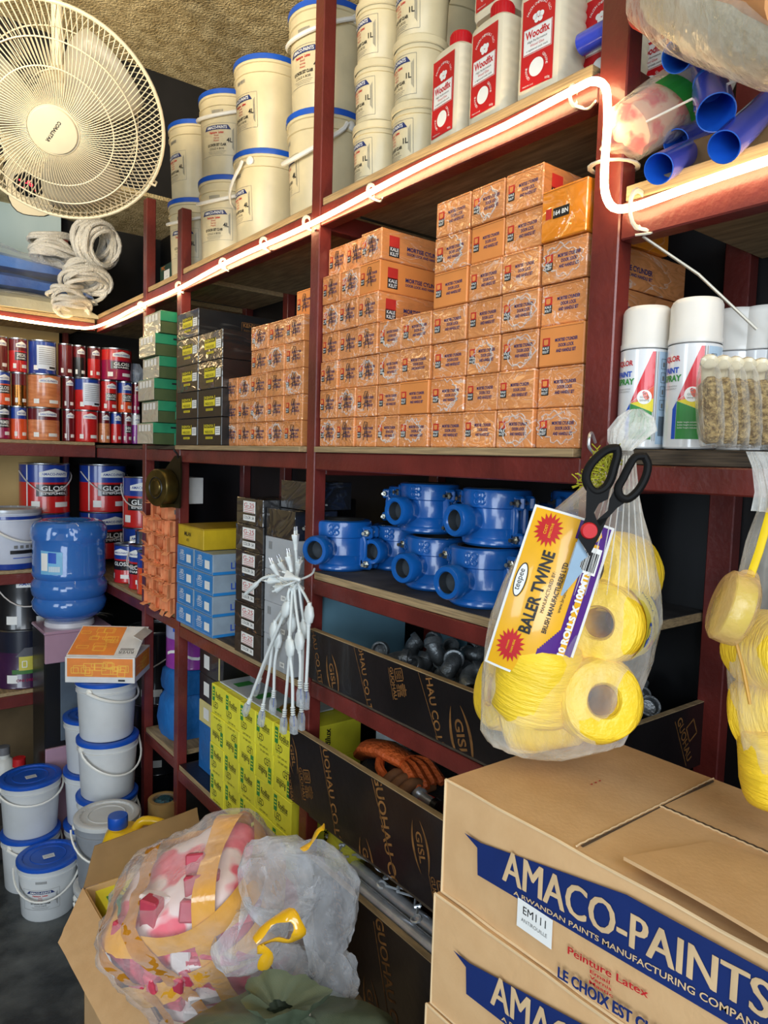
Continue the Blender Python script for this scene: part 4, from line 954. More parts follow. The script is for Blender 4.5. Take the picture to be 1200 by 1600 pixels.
mb = MB().box(0, .05, 0, .09, 0, .03, mat('yellow_plastic_clip', (230, 170, 24), .4), .003).box(.01, .03, .03, .11, .03, .045, MATS['yellow_plastic_clip'], .003).box(.03, .05, -.0, .05, .03, .05, MATS['yellow_plastic_clip'], .002)
tag(mb.build('tool_grip', None, (XS+.008, .70, .725)), 'yellow plastic grip over the ends of the steel tubes', 'grip')
# ------------------------------------------------------------------ spray cans
SPW = mat('white_spray_can', (226, 228, 230), .22, var=.03, coat=.8); SPC = mat('white_spray_cap', (222, 220, 214), .3, var=.03)
SPB = mat('pale_blue_can_print', (178, 204, 226), .25, coat=.6)
def spray(R=.0325, H=.190, style=0):
    t = thing('spray_can', 'x', 'spray can'); mb = MB()
    mb.lathe([(0, .001), (R-.004, .001), (R-.002, 0), (R, .002), (R, H*.69), (R-.001, H*.695), (R-.003, H*.70), (0, H*.70)], SPW, 40)
    W = cyl(R, .0005, 0)
    r2 = REDINK
    mb.patch([(-.030, .012), (-.001, .012), (-.001, .0482), (-.030, .0598)], W, GREENINK)
    mb.patch([(-.030, .060), (-.0, .048), (-.0, .066)], W, YELLOWINK)
    mb.patch([(-.030, .0601), (-.0, .0663), (-.0, .083)], W, mat('orange_red_print', (226, 84, 40), .35, coat=.5))
    mb.patch([(-.030, .061), (-.0, .0832), (0.0, .128), (-.004, .128)], W, mat('bright_red_print', (214, 30, 44), .3, coat=.5))
    mb.patch([(-.036, .012), (-.0305, .012), (-.0305, .06), (-.036, .05)], W, BLUEINK)
    mb.patch([(.0055, .006), (.040, .006), (.040, .128), (.0055, .128)], W, SPB)
    for x in (.0005, .0035): mb.patch([(x, .01), (x+.0007, .01), (x+.0007, .128), (x, .128)], W, GREYINK)
    W2 = cyl(R, .0009, 0)
    mb.text('SQLOR', REDINK, w=.028, h=.0085, warp=W2, x=-.043, y=.113, bold=.03)
    mb.text('PAINT', BLUEINK, w=.026, h=.0075, warp=W2, x=-.043, y=.099, bold=.04); mb.text('SPRAY', GREENINK, w=.030, h=.0085, warp=W2, x=-.041, y=.089, bold=.04)
    mb.text('MULTI-USE ACRYLIC', GREYINK, w=.024, warp=W2, x=-.043, y=.079); mb.text('DRYING QUICKLY', GREYINK, w=.022, warp=W2, x=-.043, y=.0755)
    n = 20; c = (-.012, .068); mb.add([W2(c[0]+.0095*math.cos(2*PI*k/n), c[1]+.0095*math.sin(2*PI*k/n)) for k in range(n)], [tuple(range(n))], WHITE)
    W3 = cyl(R, .0013, 0)
    for i, tx in enumerate(('40', 'GLOSS', 'WHITE')): mb.text(tx, GREYINK, h=.0028, warp=W3, x=-.012, y=.0725-.0045*i)
    for i in range(3): mb.text('Solder height includes', WHITE, w=.024, warp=W2, x=-.016, y=.033-.0035*i)
    for i in range(4): mb.outline(.013, .112-.018*i, .008, .013, .0005, INK, warp=W2); mb.rect(.013, .111-.018*i, .003, .006, GREYINK, warp=W2)
    for i in range(12): mb.rect(.009+.0011*i, .03, .0006, .026, INK, warp=W2)
    mb.build('can', t)
    MB().lathe([(R-.0005, H*.70), (R+.0005, H*.705), (R+.0005, H*.735), (R-.0005, H*.745), (R-.001, H*.96), (R-.003, H*.985), (R-.006, H), (R-.009, H), (R-.011, H*.99), (0, H*.985)], SPC, 40).build('cap', t)
    return t
sp = Proto(spray)
def spos(px, X): p = at(px, 640, 0, X); return (X, p.y, 1.6445)
for (px, X, a, lab) in ((1004, .882, .42, 'white-capped paint spray can, nearer the steel post of the front two'), (1080, .882, 0.32, 'white-capped paint spray can with red and green print, right of the front two'),
                        (1144, .975, 1.0, 'pale spray can standing behind, left of the rear two'), (1186, .985, 1.0, 'pale spray can standing behind, right of the rear two'), (1240, .97, .8, 'spray can at the right edge behind the wrapped brushes')):
    sp(spos(px, X), RZ+a+.55, lab, 'paint spray cans')
# ------------------------------------------------------------------ wrapped coir brushes
COIR = mat('coir_bristle', (206, 174, 112), .8, var=.25, scale=220, rgb2=(120, 92, 50), bump=.8, bscale=320)
IVORY = mat('ivory_handle', (232, 218, 184), .3, coat=.5)
WRAP = mat('clear_sleeve', (250, 245, 230), .08, var=0, scale=40, alpha=.03, bump=.3, bscale=60)
def brush(lbl):
    t = thing('scrubbing_brush', 'x', 'brush'); mb = MB()
    mb.box(-.009, .009, -.035, .035, .004, .082, COIR, .006); mb.build('bristles', t)
    MB().tube(smooth_pts([(0, .0, .078), (0, -.006, .092), (0, -.020, .101), (0, -.030, .098)], 3), [.007]*5+[.0085]*4+[.005], IVORY, 12).build('handle', t)
    if lbl: MB().box(.0092, .0098, -.02, .034, .012, .072, mat('orange_card_insert', (228, 92, 30), .5)).build('card', t)
    MB().loft([(0, 0, .001, .010, .034, 4), (0, 0, .02, .0125, .039, 4), (0, 0, .06, .0125, .040, 4), (0, -.004, .085, .011, .036, 3), (0, -.012, .102, .008, .022), (0, -.02, .108, .003, .008)], WRAP, 20, noise=.06).build('sleeve', t)
    return t
bpp = [Proto(lambda: brush(0)), Proto(lambda: brush(1))]
for k, px in enumerate((1112, 1131, 1152, 1170, 1189, 1215)):
    p = at(px, 690, 2, 1.6455); p = atd(px, 690, .80+.004*k)
    bpp[k % 2]((p.x, p.y, 1.6450), RZ, f'coir scrubbing brush with an ivory handle in a clear sleeve, {NTH[k]} from the spray cans', 'wrapped scrubbing brushes', rot=(0, -.10+.0*k, RZ+PI/2-1.0+.05*math.sin(k*2)), scale=(1.08, .9, .92))
# ------------------------------------------------------------------ near bay, upper shelf: blue tubes and wrapped goods
BT = mat('blue_pvc_tube', (62, 78, 200), .22, coat=.6, var=.06); BTI = mat('blue_pvc_inside', (28, 104, 220), .5)
def bluetube(a, b, r=.0155, flare=False):
    a = Vector(a); b = Vector(b); L_ = (b-a).length; t = thing('plastic_tube', 'x', 'tube', a)
    q = (b-a).to_track_quat('Z', 'Y'); t.rotation_mode = 'XYZ'; t.rotation_euler = q.to_euler()
    o = MB().lathe([(r, 0), (r, L_*.35), (r*(.82 if flare else .96), L_*.5), (r*(.8 if flare else .95), L_)], BT, 28).lathe([(r, 0), (r-.0012, -.0004), (r-.0018, .001), (r-.0025, L_*.5)], BTI, 28); o.lathe([(r-.0022, L_*.45), (0, L_*.45)], BTI, 28)
    o.lathe([(.0018, 0), (.0035, .0002), (.0035, .0012)], mat('tube_rivet', (40, 50, 120), .4), 10, M=TR(r, 0, .02, ry=PI/2)); o.build('tube_wall', t)
    return t
ZT = 1.9975
for k, (a, b, lab, fl) in enumerate(((at(1029, 264, 0, .815), at(1112, 222, 0, .98), 'blue plastic tube with its open end over the rope light, lowest left', 0),
        (at(1131, 230, 0, .80), at(1215, 150, 0, .93), 'blue plastic tube at the right edge above the rope light', 0),
        (at(1119, 176, 0, .81), at(1098, 90, 0, .94), 'dusky blue tube pointing down between the wrapped packages', 1),
        (at(1058, 88, 0, .82), at(1110, 66, 0, .96), 'blue tube highest up, its drilled open end facing out', 0),
        (at(1056, 222, 0, .90), at(1110, 192, 0, 1.05), 'small blue tube end behind the lowest one', 0))):
    q = bluetube(a, b, (.0185, .0185, .0215, .0185, .0165)[k], fl); tag(q, lab, None, 'blue plastic tubes')
_a = at(909, 70, 0, .893); q = bluetube(_a, (.893, .50, _a.z+.004), .0155); tag(q, 'dark blue tube end poking left past the steel post by the glue bottle', None)
PK = mat('clear_wrapping', (245, 240, 225), .15, var=.0, scale=18, alpha=.14, bump=.5, bscale=36)
PEACH = mat('peach_foam_roll', (236, 168, 108), .6, var=.05); CREAMF = mat('cream_fleece', (200, 190, 160), .8, var=.06, bump=.3, bscale=90)
rolls = thing('wrapped_package', 'large clear-wrapped package of cream and peach rolls at the top right corner', 'package', at(1126, 2, 0, .80))
c0 = rolls.location.copy(); ax = (at(1230, 62, 0, .76)-at(1010, -6, 0, .86)).normalized(); qm = ax.to_track_quat('Z', 'Y').to_matrix().to_4x4() @ Matrix.Diagonal((.84, .84, 1, 1))
MB(qm).loft([(0, .0, -.13, .03, .03), (0, 0, -.10, .060, .055), (0, 0, 0, .072, .066), (0, 0, .12, .074, .066), (0, 0, .2, .05, .05)], CREAMF, 28, noise=.05).build('fleece_roll', rolls)
MB(qm).loft([(-.045, .035, -.08, .02, .02), (-.045, .03, -.02, .042, .04), (-.045, .03, .18, .042, .04)], PEACH, 20).build('foam_roll', rolls)
MB(qm).loft([(-.02, -.030, -.145, .006, .006), (-.02, -.03, -.135, .028, .030), (-.02, -.03, -.09, .03, .032)], mat('dark_red_end', (168, 40, 32), .5), 20).build('end_disc', rolls)
MB(qm).loft([(0, 0, -.15, .03, .03), (0, 0, -.13, .064, .062), (0, 0, -.05, .078, .074), (0, 0, .05, .083, .075), (0, 0, .15, .080, .073), (0, 0, .22, .05, .05)], PK, 36, noise=.06, seed=4).build('plastic_wrap', rolls)
for z in (2.14,): pass
p2 = thing('wrapped_package', 'clear bag of pink and cream goods with a green printed label above the rope light', 'package', at(1025, 178, 0, .90))
ax = (at(1100, 110, 0, .98)-at(975, 190, 0, .85)).normalized(); qm = ax.to_track_quat('Z', 'Y').to_matrix().to_4x4()
MB(qm).loft([(0, 0, -.07, .012, .012), (0, 0, -.055, .034, .033), (0, 0, .0, .038, .036), (0, 0, .03, .035, .035), (0, 0, .035, .01, .01)], mat('pink_cloth', (226, 96, 90), .8, var=.2, scale=26, rgb2=(238, 190, 160), sharp=.1), 22, noise=.16, seed=2).build('pink_roll', p2)
MB(qm).loft([(0, 0, .02, .04, .04), (0, 0, .10, .042, .04), (0, 0, .15, .02, .02)], CREAMF, 22, noise=.05).build('cream_roll', p2)
lw_ = MB(qm); _dc = qm.to_3x3().transposed() @ (Vector((0, 0, CAM_H))-p2.location); _a0 = math.atan2(_dc.y, _dc.x)-.75
for k in range(10):
    a = _a0+.15*k; b_ = a+.15
    def C(a, z): return (.0492*math.cos(a), .0492*math.sin(a), z)
    lw_.add([C(a, -.020+.03*k/10), C(b_, -.020+.03*(k+1)/10), C(b_, .012+.03*(k+1)/10), C(a, .012+.03*k/10)], [(0, 1, 2, 3)], mat('green_label', (46, 150, 52), .4), True)
lw_.build('label', p2)
MB(qm).loft([(.0, 0, -.10, .012, .004), (0, 0, -.085, .022, .012), (0, 0, -.06, .040, .038), (0, 0, 0, .045, .043), (0, 0, .10, .046, .043), (0, 0, .15, .024, .022)], PK, 30, noise=.07, seed=9).build('plastic_wrap', p2)
mb = MB().tube([at(1010, 190, 0, .84), at(1080, 155, 0, .84), at(1200, 105, 0, .82)], .0016, WHITE, 5); tag(mb.build('wire'), 'thin pale wire stretched across the wrapped goods above the rope light', 'wire')
def shelfstuff(x0, x1, y0, y1, z0, z1, m, nm, lab, cat): tag(MB().box(x0, x1, y0, y1, z0, z1, m, .004).build(nm), lab, cat)
shelfstuff(.89, 1.2, .34, .57, 1.9975, 2.045, mat('brown_cardboard', (150, 118, 78), .8), 'cardboard_box', 'brown cardboard box on the near upper shelf under the blue tubes', 'box')
# ------------------------------------------------------------------ the wall fan
FANW = mat('ivory_fan_plastic', (226, 214, 182), .4, var=.03); FANB = mat('fan_blade', (176, 168, 148), .45, coat=.2)
rightc = Vector((R3[0][0], R3[1][0], 0)).normalized()      # horizontal direction to the right of the picture
fc = atd(91, 186, 1.54); tocam = (Vector((0, 0, CAM_H))-fc).normalized()
axis = (tocam+rightc*(-.17)+Vector((0, 0, -.42))).normalized(); side = Vector((0, 0, 1)).cross(axis).normalized(); upv = axis.cross(side).normalized()
MF = Matrix((side, upv, axis)).transposed().to_4x4(); MF.translation = fc      # local: x right, y up, z towards the room
fan = thing('wall_fan', 'ivory wall fan with a round wire guard hanging at the upper left', 'fan', fc); fan.matrix_world = MF
RF = .218
mb = MB(); n = 60
mb.tube([(RF*math.cos(2*PI*k/n), RF*math.sin(2*PI*k/n), 0) for k in range(n)], .0042, FANW, 8, closed=True)
for r_, z_ in ((.165, .043), (.118, .057)): mb.tube([(r_*math.cos(2*PI*k/n), r_*math.sin(2*PI*k/n), z_) for k in range(n)], .0016, FANW, 6, closed=True)
NB = 120
for k in range(NB):
    a0 = 2*PI*k/NB; P = []
    for i in range(8):
        u = i/7; r_ = .052+(RF-.052)*u; z_ = .066*(1-u**2.3)-(.0 if u < 1 else 0); a = a0+.30*u
        P.append((r_*math.cos(a), r_*math.sin(a), z_))
    mb.tube(P, .00115, FANW, 4, caps=False)
mb.build('front_guard', fan)
mb = MB()
for r_, z_ in ((.16, -.055), (.215, -.02), (.075, -.072)): mb.tube([(r_*math.cos(2*PI*k/n), r_*math.sin(2*PI*k/n), z_) for k in range(n)], .0016, FANW, 6, closed=True)
for k in range(90):
    a0 = 2*PI*k/90; mb.tube([((.05+(RF-.05)*u)*math.cos(a0-.22*u), (.05+(RF-.05)*u)*math.sin(a0-.22*u), -.075*(1-u**3)) for u in [i/6 for i in range(7)]], .0011, FANW, 4, caps=False)
mb.build('rear_guard', fan)
cap_ = MB().lathe([(0, .072), (.030, .0725), (.046, .070), (.0475, .066), (.051, .066), (.053, .060), (.050, .058), (0, .058)], FANW, 48)
cap_.text('CORALSTAR', INK, w=.052, M=Matrix.Rotation(-2.2, 4, 'Z'), z=.0732, bold=.02); cap_.build('hub_cap', fan)
for k in range(3):
    mb = MB(); vs = []; fs = []; nr, na = 8, 8; a0 = 2*PI*k/3+.75
    for i in range(nr):
        r_ = .035+.155*i/(nr-1); wdt = (.55+.75*math.sin(PI*(i+1.6)/(nr+2.2)))*.95
        for j in range(na):
            v = j/(na-1)-.5; a = a0+v*wdt; vs.append((r_*math.cos(a), r_*math.sin(a), -.006+v*-.035+.01*math.cos(v*3)))
    for i in range(nr-1):
        for j in range(na-1): fs.append((i*na+j, i*na+j+1, (i+1)*na+j+1, (i+1)*na+j))
    mb.add(vs, fs, FANB, True); b_ = mb.build('blade', fan); sm_ = b_.modifiers.new('s', 'SOLIDIFY'); sm_.thickness = .002
MB().lathe([(0, .02), (.034, .018), (.036, -.02), (0, -.022)], FANB, 28).build('spinner', fan)
MB().lathe([(0, -.078), (.052, -.078), (.062, -.09), (.062, -.15), (.045, -.17), (0, -.172)], FANW, 32).build('motor_housing', fan)
mb = MB(); P = []
for k in range(28):
    a = 2*PI*k/28; pw = 3.4; q = (abs(math.cos(a))**pw+abs(math.sin(a))**pw)**(-1/pw); P.append((.050*q*math.cos(a), -.135+.068*q*math.sin(a)))
P2 = [(x*1.06, -.135+(y+.135)*1.05) for x, y in P]
BX = TR(-.10, -.06, 0); mb.prism(P2, .010, BLACK, BX @ TR(0, 0, -.094)).prism(P, .010, FANW, BX @ TR(0, 0, -.0915)); mb.box(-.145, .035, -.16, .01, -.10, -.082, FANW, .008)
base = mb.build('control_base', fan)
mb = MB(BX); mb.poly([(.034*math.cos(2*PI*k/20), -.128+.030*math.sin(2*PI*k/20), -.0808) for k in range(20)], BLACK)
RLED = mat('red_display', (255, 40, 60), .4, emit=6)
def seg(cx, cy, w, h, z, mask):
    m_ = {'a': (0, 1, 1), 'b': (1, .5, 0), 'c': (1, -.5, 0), 'd': (0, -1, 1), 'e': (-1, -.5, 0), 'f': (-1, .5, 0), 'g': (0, 0, 1)}
    for c_ in mask:
        x, y, hz = m_[c_]; 
        if hz: mb.rect(cx, cy+y*h/2, w*.8, h*.12, RLED, z=z)
        else: mb.rect(cx+x*w/2, cy+y*h/2, w*.2, h*.4, RLED, z=z)
seg(-.004, -.124, .006, .012, -.0802, 'bcfg'); seg(.006, -.124, .006, .012, -.0802, 'acdefg')
for (x, y) in ((-.018, -.118), (-.012, -.136), (.014, -.14), (-.02, -.13)): mb.rect(x, y, .003, .003, RLED, z=-.0802)
mb.build('display', fan)
for a in (-.55, 2.2): MB(Matrix.Rotation(a, 4, 'Z')).tube([(RF-.004, 0, .006), (RF+.010, .002, .004), (RF+.012, .004, -.012), (RF-.002, .004, -.012)], .0026, FANW, 6).build('guard_clip', fan)
bk = MF @ Vector((0, -.02, -.16)); mbp = MB(MF.inverted()).tube([bk, bk+Vector((.0, .10, .02)), (bk.x, bk.y+.12, 3.13)], .014, FANW, 12); mbp.lathe([(0, 0), (.05, 0), (.05, .014), (0, .014)], FANW, 24, M=TR(bk.x, bk.y+.12, 3.115)); mbp.build('mounting_pipe', fan)
# ------------------------------------------------------------------ paint cans
def canmat(nm, rgb, **k): return mat(nm, rgb, .28, 0, .06, coat=.6, **k)
CR = canmat('can_red', (200, 34, 34)); CB_ = canmat('can_blue', (30, 62, 150)); CW = canmat('can_white', (218, 220, 224)); CM = canmat('can_maroon', (104, 24, 30)); CWD = canmat('can_wood_print', (214, 140, 92), rgb2=(190, 110, 66), stretch=(1, 1, 6)); CK = canmat('can_black', (30, 26, 28)); CP = canmat('can_purple', (150, 60, 160)); CO = canmat('can_orange', (226, 84, 40)); CG = mat('can_gold', (150, 100, 50), .2, .9)
CMG = canmat('can_magenta', (150, 24, 74))
TIN = mat('tin_rim', (196, 198, 200), .28, 1)
def can(R, H, base, band, banner=WHITE, panel=None, ptext=None, handle=False, kindname='paint_can', extra=None, bandz=.62, lidmat=TIN, btext='AMACO-PAINTS'):
    t = thing(kindname, 'x', 'paint can'); mb = MB()
    mb.lathe([(0, .002), (R-.003, .002), (R, .0), (R+.001, .003), (R-.0005, .006), (R-.0005, H*bandz)], base, 36)
    mb.lathe([(R-.0005, H*bandz), (R-.0005, H-.006)], band, 36); mb.lathe([(R-.0005, H-.006), (R+.001, H-.004), (R+.001, H), (R-.004, H), (R-.005, H-.004), (R*.80, H-.004), (R*.79, H-.001), (R*.76, H-.001), (R*.75, H-.005), (0, H-.005)], lidmat, 36)
    W = cyl(R-.0005, .0007, 0); W2 = cyl(R-.0005, .0012, 0)
    if banner:
        w_ = R*1.25; z0 = H*.80; h_ = H*.12
        mb.patch([(-w_/2, z0-h_*.6), (w_/2, z0-h_*.6), (w_/2, z0+h_*.2), (0, z0+h_*.85), (-w_/2, z0+h_*.2)], W, banner)
        if btext: mb.text(btext, CB_, w=w_*.86, warp=W2, y=z0-h_*.1, bold=.02)
    if panel:
        mb.patch([(-R*.75, H*.34), (R*.75, H*.34), (R*.75, H*.58), (-R*.75, H*.58)], W, panel)
        for i, tx in enumerate(ptext or ()): mb.text(tx, WHITE if panel in (CK, BLACK) else INK, w=R*1.1, h=H*(.10 if i == 0 else .05), warp=W2, y=H*(.50-.10*i), bold=.02)
    mb.patch([(-R*.95, H*.10), (-R*.6, H*.10), (-R*.6, H*.24), (-R*.95, H*.24)], W, WHITE); mb.patch([(R*.0, H*.12), (R*.65, H*.12), (R*.65, H*.22), (R*.0, H*.22)], W, WHITE)
    if extra == 'stripe': mb.patch([(-R*1.18, .006), (-R*1.12, .006), (-R*1.12, H-.007), (-R*1.18, H-.007)], W, WHITE)
    if extra == 'back':
        mb.patch([(-R*.7, H*.14), (R*.9, H*.14), (R*.9, H*.84), (-R*.7, H*.84)], W2, mat('white_can_back', (214, 222, 236), .4))
        W3 = cyl(R-.0005, .0016, 0)
        for i in range(9): mb.patch([(-R*.55, H*(.76-.06*i)), (R*.7, H*(.76-.06*i)), (R*.7, H*(.775-.06*i)), (-R*.55, H*(.775-.06*i))], W3, GREYINK)
        mb.patch([(R*.2, H*.16), (R*.8, H*.16), (R*.8, H*.22), (R*.2, H*.22)], W3, INK)
    mb.build('body', t)
    if handle:
        n = 16; P = []
        for k in range(n+1):
            a = PI*k/n; rr = R+.006; x = rr*math.cos(a); P.append((x, -math.sqrt(max(0, rr*rr-x*x)), H*.84-R*.85*math.sin(a)**1.2*(1-.35*math.cos(a))))
        MB().tube(P, .0028, mat('wire_handle_plastic', (214, 206, 200), .4), 6).build('handle', t)
    return t
YC = YB+.075
def row_can(x0, x1, y1, mk, lab, Y=YC, z=None, a=0, grp=None, lvl=0, H=.129):
    """x0..x1: its pixel span; z is the surface it stands on"""
    c = at((x0+x1)/2, y1, 1, Y); wd = at(x1, y1, 1, Y).x-at(x0, y1, 1, Y).x
    o = mk(); o.location = (c.x, Y, z); s_ = wd/2/.07; o.scale = (s_, s_, 1); o.rotation_euler.z = a
    tag(o, lab, None, grp); return o
W_ = lambda **k: can(.07, .129, CWD, CM if not k else CWD, ptext=None)
GS = 'small paint cans on the far rack'
Z1 = 1.6545; HC = .130
rows = {0: [(-14, 16, CMG, CK, 'PRIMER', 'dark magenta and black paint can at the left edge, bottom row', None), (16, 42, CO, CB_, None, 'orange-red paint can with blue top, bottom row at the left', None),
            (43, 93, CWD, CM, None, 'wood-print paint can with white banner, bottom row', 'wood'), (97, 117, CM, CM, None, 'dark maroon paint can in shadow, bottom row', None),
            (117, 153, CR, CR, None, 'red and maroon paint can, bottom row, right of the dark one', 'x'), (154, 172, CWD, CM, None, 'narrow wood-print can beside the red gloss can, bottom row', None), (173, 190, CR, CB_, None, 'small red and blue can, bottom row near the post', None), (190, 206, CMG, CM, 'SHINE', 'magenta can with a black panel, bottom row near the post', None), (206, 219, CP, CW, None, 'violet and white can beside the green boxes, bottom row', None)],
        1: [(-14, 17, CO, CB_, 'GLOSS', 'orange and blue gloss can at the left edge, middle row', None), (18, 42, CG, CM, None, 'shiny bronze can, middle row at the left', 'gold'), (43, 95, CWD, CWD, None, 'wood-print paint can with white banner, middle row', 'wood'), (97, 116, CM, CM, None, 'maroon can in shadow, middle row', None),
            (117, 156, CR, CB_, None, 'red can showing its white text panel and blue rims, middle row', 'back'), (157, 183, CR, CR, 'GLOSS', 'bright red can with small panels, middle row', None), (184, 206, CO, CB_, 'GLOSS', 'orange and blue gloss can, middle row near the post', None), (207, 218, CMG, CM, None, 'narrow dark pink can by the green boxes, middle row', None)],
        2: [(-16, 13, CM, CM, None, 'brown-red can at the left edge, top row', None), (14, 43, CR, CM, 'SPECIAL', 'red can with a cream banner, top row at the left', None), (45, 88, CW, CB_, None, 'white-labelled can with a blue rim, top row', 'back'), (91, 114, CM, CM, None, 'maroon can with a gold shine, top row', 'gold2'), (114, 134, CK, CM, None, 'black and maroon can, top row', None), (137, 157, CR, CM, None, 'orange-red can with a cream banner, top row', None), (158, 205, CMG, CR, 'GLOSS', 'large red and magenta can with a black panel, top row', 'big')]}
for r, L_ in rows.items():
    for (x0, x1, b_, bd, pt, lab, ex) in L_:
        if ex == 'back': mk = lambda: can(.07, .129, b_ if b_ is not CW else CB_, bd, None, extra='back')
        elif ex in ('gold', 'gold2'): mk = lambda: can(.07, .129, b_, bd, None)
        else: mk = lambda: can(.07, .129, b_, bd, WHITE, CK if pt else None, (pt, 'ENAMEL') if pt else None)
        row_can(x0, x1, 640, mk, lab, Y=YC if x1 < 150 else YC-.005, z=Z1+HC*r, a=.25 if x0 < 30 else .1, grp=GS)
mb = MB(); mb.loft([(0, 0, 0, .03, .02), (0, 0, .04, .04, .03), (0, 0, .08, .02, .015)], mat('pale_plastic_bag', (190, 200, 214), .3, alpha=.7, bump=.6, bscale=30), 14, noise=.2)
tag(mb.build('plastic_packet', None, (at(212, 600, 1, YC).x, YC+.01, Z1+HC*2+.001)), 'small pale plastic packet on the cans beside the green boxes', 'packet')
# second shelf of the far rack: five-litre gloss cans
Z2 = 1.1505; YG = YB+.245
def gl5(): return can(.098, .205, CR, CB_, WHITE, CK, ('GLOSS', 'ENAMEL'), True, extra='stripe', lidmat=TIN)
g5 = Proto(gl5); GGL = 'large red and blue gloss enamel cans'
for (px, lv, lab, a) in ((70, 1, 'red and blue gloss enamel can with a wire handle, upper one behind the water bottle', .3), (70, 0, 'red and blue gloss enamel can, lower one left of the water bottle', .3),
                     (161, 1, 'red and blue gloss enamel can, upper one right of the water bottle', .35), (161, 0, 'red and blue gloss enamel can, lower one hidden by the water bottle', .35)):
    p = at(px, 800, 1, YG); g5((p.x, YG, Z2+.2055*lv+.0), a-.1, lab, GGL)
for lv in (0, 1):
    g5((1.03, 2.93, 1.1095+.2055*lv), RZ+.6+.5, f'red and blue gloss enamel can half hidden by the thin post, {"upper" if lv else "lower"}', GGL)
t = bucket(.115, .235, mat('white_label_pail', (206, 210, 222), .35, var=.03), False, handle='down', hyaw=.5, lid=mat('pale_can_lid', (186, 190, 196), .3, .3), code=False, name='paint_pail'); p = at(14, 850, 1, YB+.115); t.location = (p.x, YB+.118, Z2)
tag(t, 'wide white paint pail with a hanging handle at the left edge', None); t['category'] = 'pail'
lb = MB(); W = cyl(.109, .0012, .5)
for i in range(5): lb.rect(-.05+.022*i, .088, .013, .012, GREYINK, warp=W)
lb.rect(-.02, .068, .10, .014, INK, warp=W); lb.rect(0, .045, .12, .003, BLUEINK, warp=W); 
MB().lathe([(.1065, 0), (.1105, .022)], CB_, 36).build('rim_band', t); MB().lathe([(.1155, .195), (.1155, .207)], CB_, 36).build('rim_band', t)
lb.build('label', t)
# cans at the corner end of the long rack
cz = 1.1095
for (X, Y, mk, lab) in ((.93, 2.66, lambda: can(.062, .165, CR, CB_, WHITE, CK, ('GLOSS', 'ENAMEL'), True), 'red enamel can with handle and blue band on the corner shelf, near the thin post'),
                        (.905, 2.545, lambda: can(.045, .155, CO, CB_, None, extra='stripe'), 'slim orange and blue can beside the heap of orange cartons'),
                        (1.03, 2.76, lambda: can(.065, .165, CR, CM, WHITE, None, None, False), 'red can behind the enamel can on the corner shelf'),
                        (.925, 2.82, lambda: can(.062, .15, CR, CB_, WHITE, CK, ('GLOSS',), False), 'blue and red can partly behind the water bottle')):
    o = mk(); o.location = (X, Y, cz); o.rotation_euler.z = RZ+.6; tag(o, lab, None, 'paint cans on the corner shelf')
for (X, Y, lab) in ((.95, 2.66, 'bare tin can stacked on the corner enamel can, farther one'),):
    o = can(.058, .05, TIN, TIN, None, btext=None); o.location = (X, Y, cz+.1655); tag(o, lab, None)
# lower shelves of the far rack: dark pails, house-picture cans
CBK = canmat('black_pail', (24, 24, 28))
for (px, Z, lab, k) in ((42, .6715+.235, 'black paint pail with a white banner, under the white pail', 0), (42, .6715, 'dark purple paint pail printed with a yellow house, at left', 1), (70, .6715, '', 2)):
    if k == 2: continue
    o = can(.115, .234, CBK if k == 0 else mat('dark_purple_can', (60, 24, 66), .3, coat=.6), CBK if k == 0 else mat('night_blue_can', (26, 30, 48), .3, coat=.6), WHITE if k == 0 else None, None, None, k == 0, lidmat=BLACK if k == 0 else TIN, kindname='paint_pail')
    p = at(px, 1000, 1, YB+.13); o.location = (p.x-.01, YB+.13, Z); o.rotation_euler.z = .2; tag(o, lab); o['category'] = 'pail'
    if k == 1:
        hb = MB(); W = cyl(.115, .002, 0); YW = mat('printed_yellow', (206, 196, 84), .4); ROOF = mat('printed_grey_roof', (92, 92, 100), .4); GR = mat('printed_green', (70, 120, 60), .4)
        hb.patch([(-.09, .06), (.09, .06), (.09, .078), (-.09, .078)], W, GR); W2 = cyl(.115, .0025, 0)
        hb.patch([(-.065, .075), (.07, .075), (.07, .13), (-.065, .13)], W2, YW); hb.patch([(-.078, .13), (.083, .13), (.05, .165), (-.045, .165)], W2, ROOF)
        W3 = cyl(.115, .003, 0); hb.patch([(-.02, .12), (.02, .12), (0, .155)], W3, YW)
        for x in (-.045, .045): hb.outline(x, .10, .016, .024, .003, WHITE, warp=W3)
        hb.patch([(-.008, .076), (.008, .076), (.008, .115), (-.008, .115)], W3, WHITE); hb.text('ONE DREAM COLOUR', CMG, w=.15, warp=W2, y=.035, bold=.02); hb.build('house_print', o)
o = can(.115, .234, mat('dark_purple_can', (60, 24, 66), .3, coat=.6), mat('night_blue_can', (26, 30, 48), .3, coat=.6), None, lidmat=TIN, kindname='paint_pail'); o.location = (.845, YB+.13, .6715); tag(o, 'dark purple paint pail behind the water dispenser'); o['category'] = 'pail'
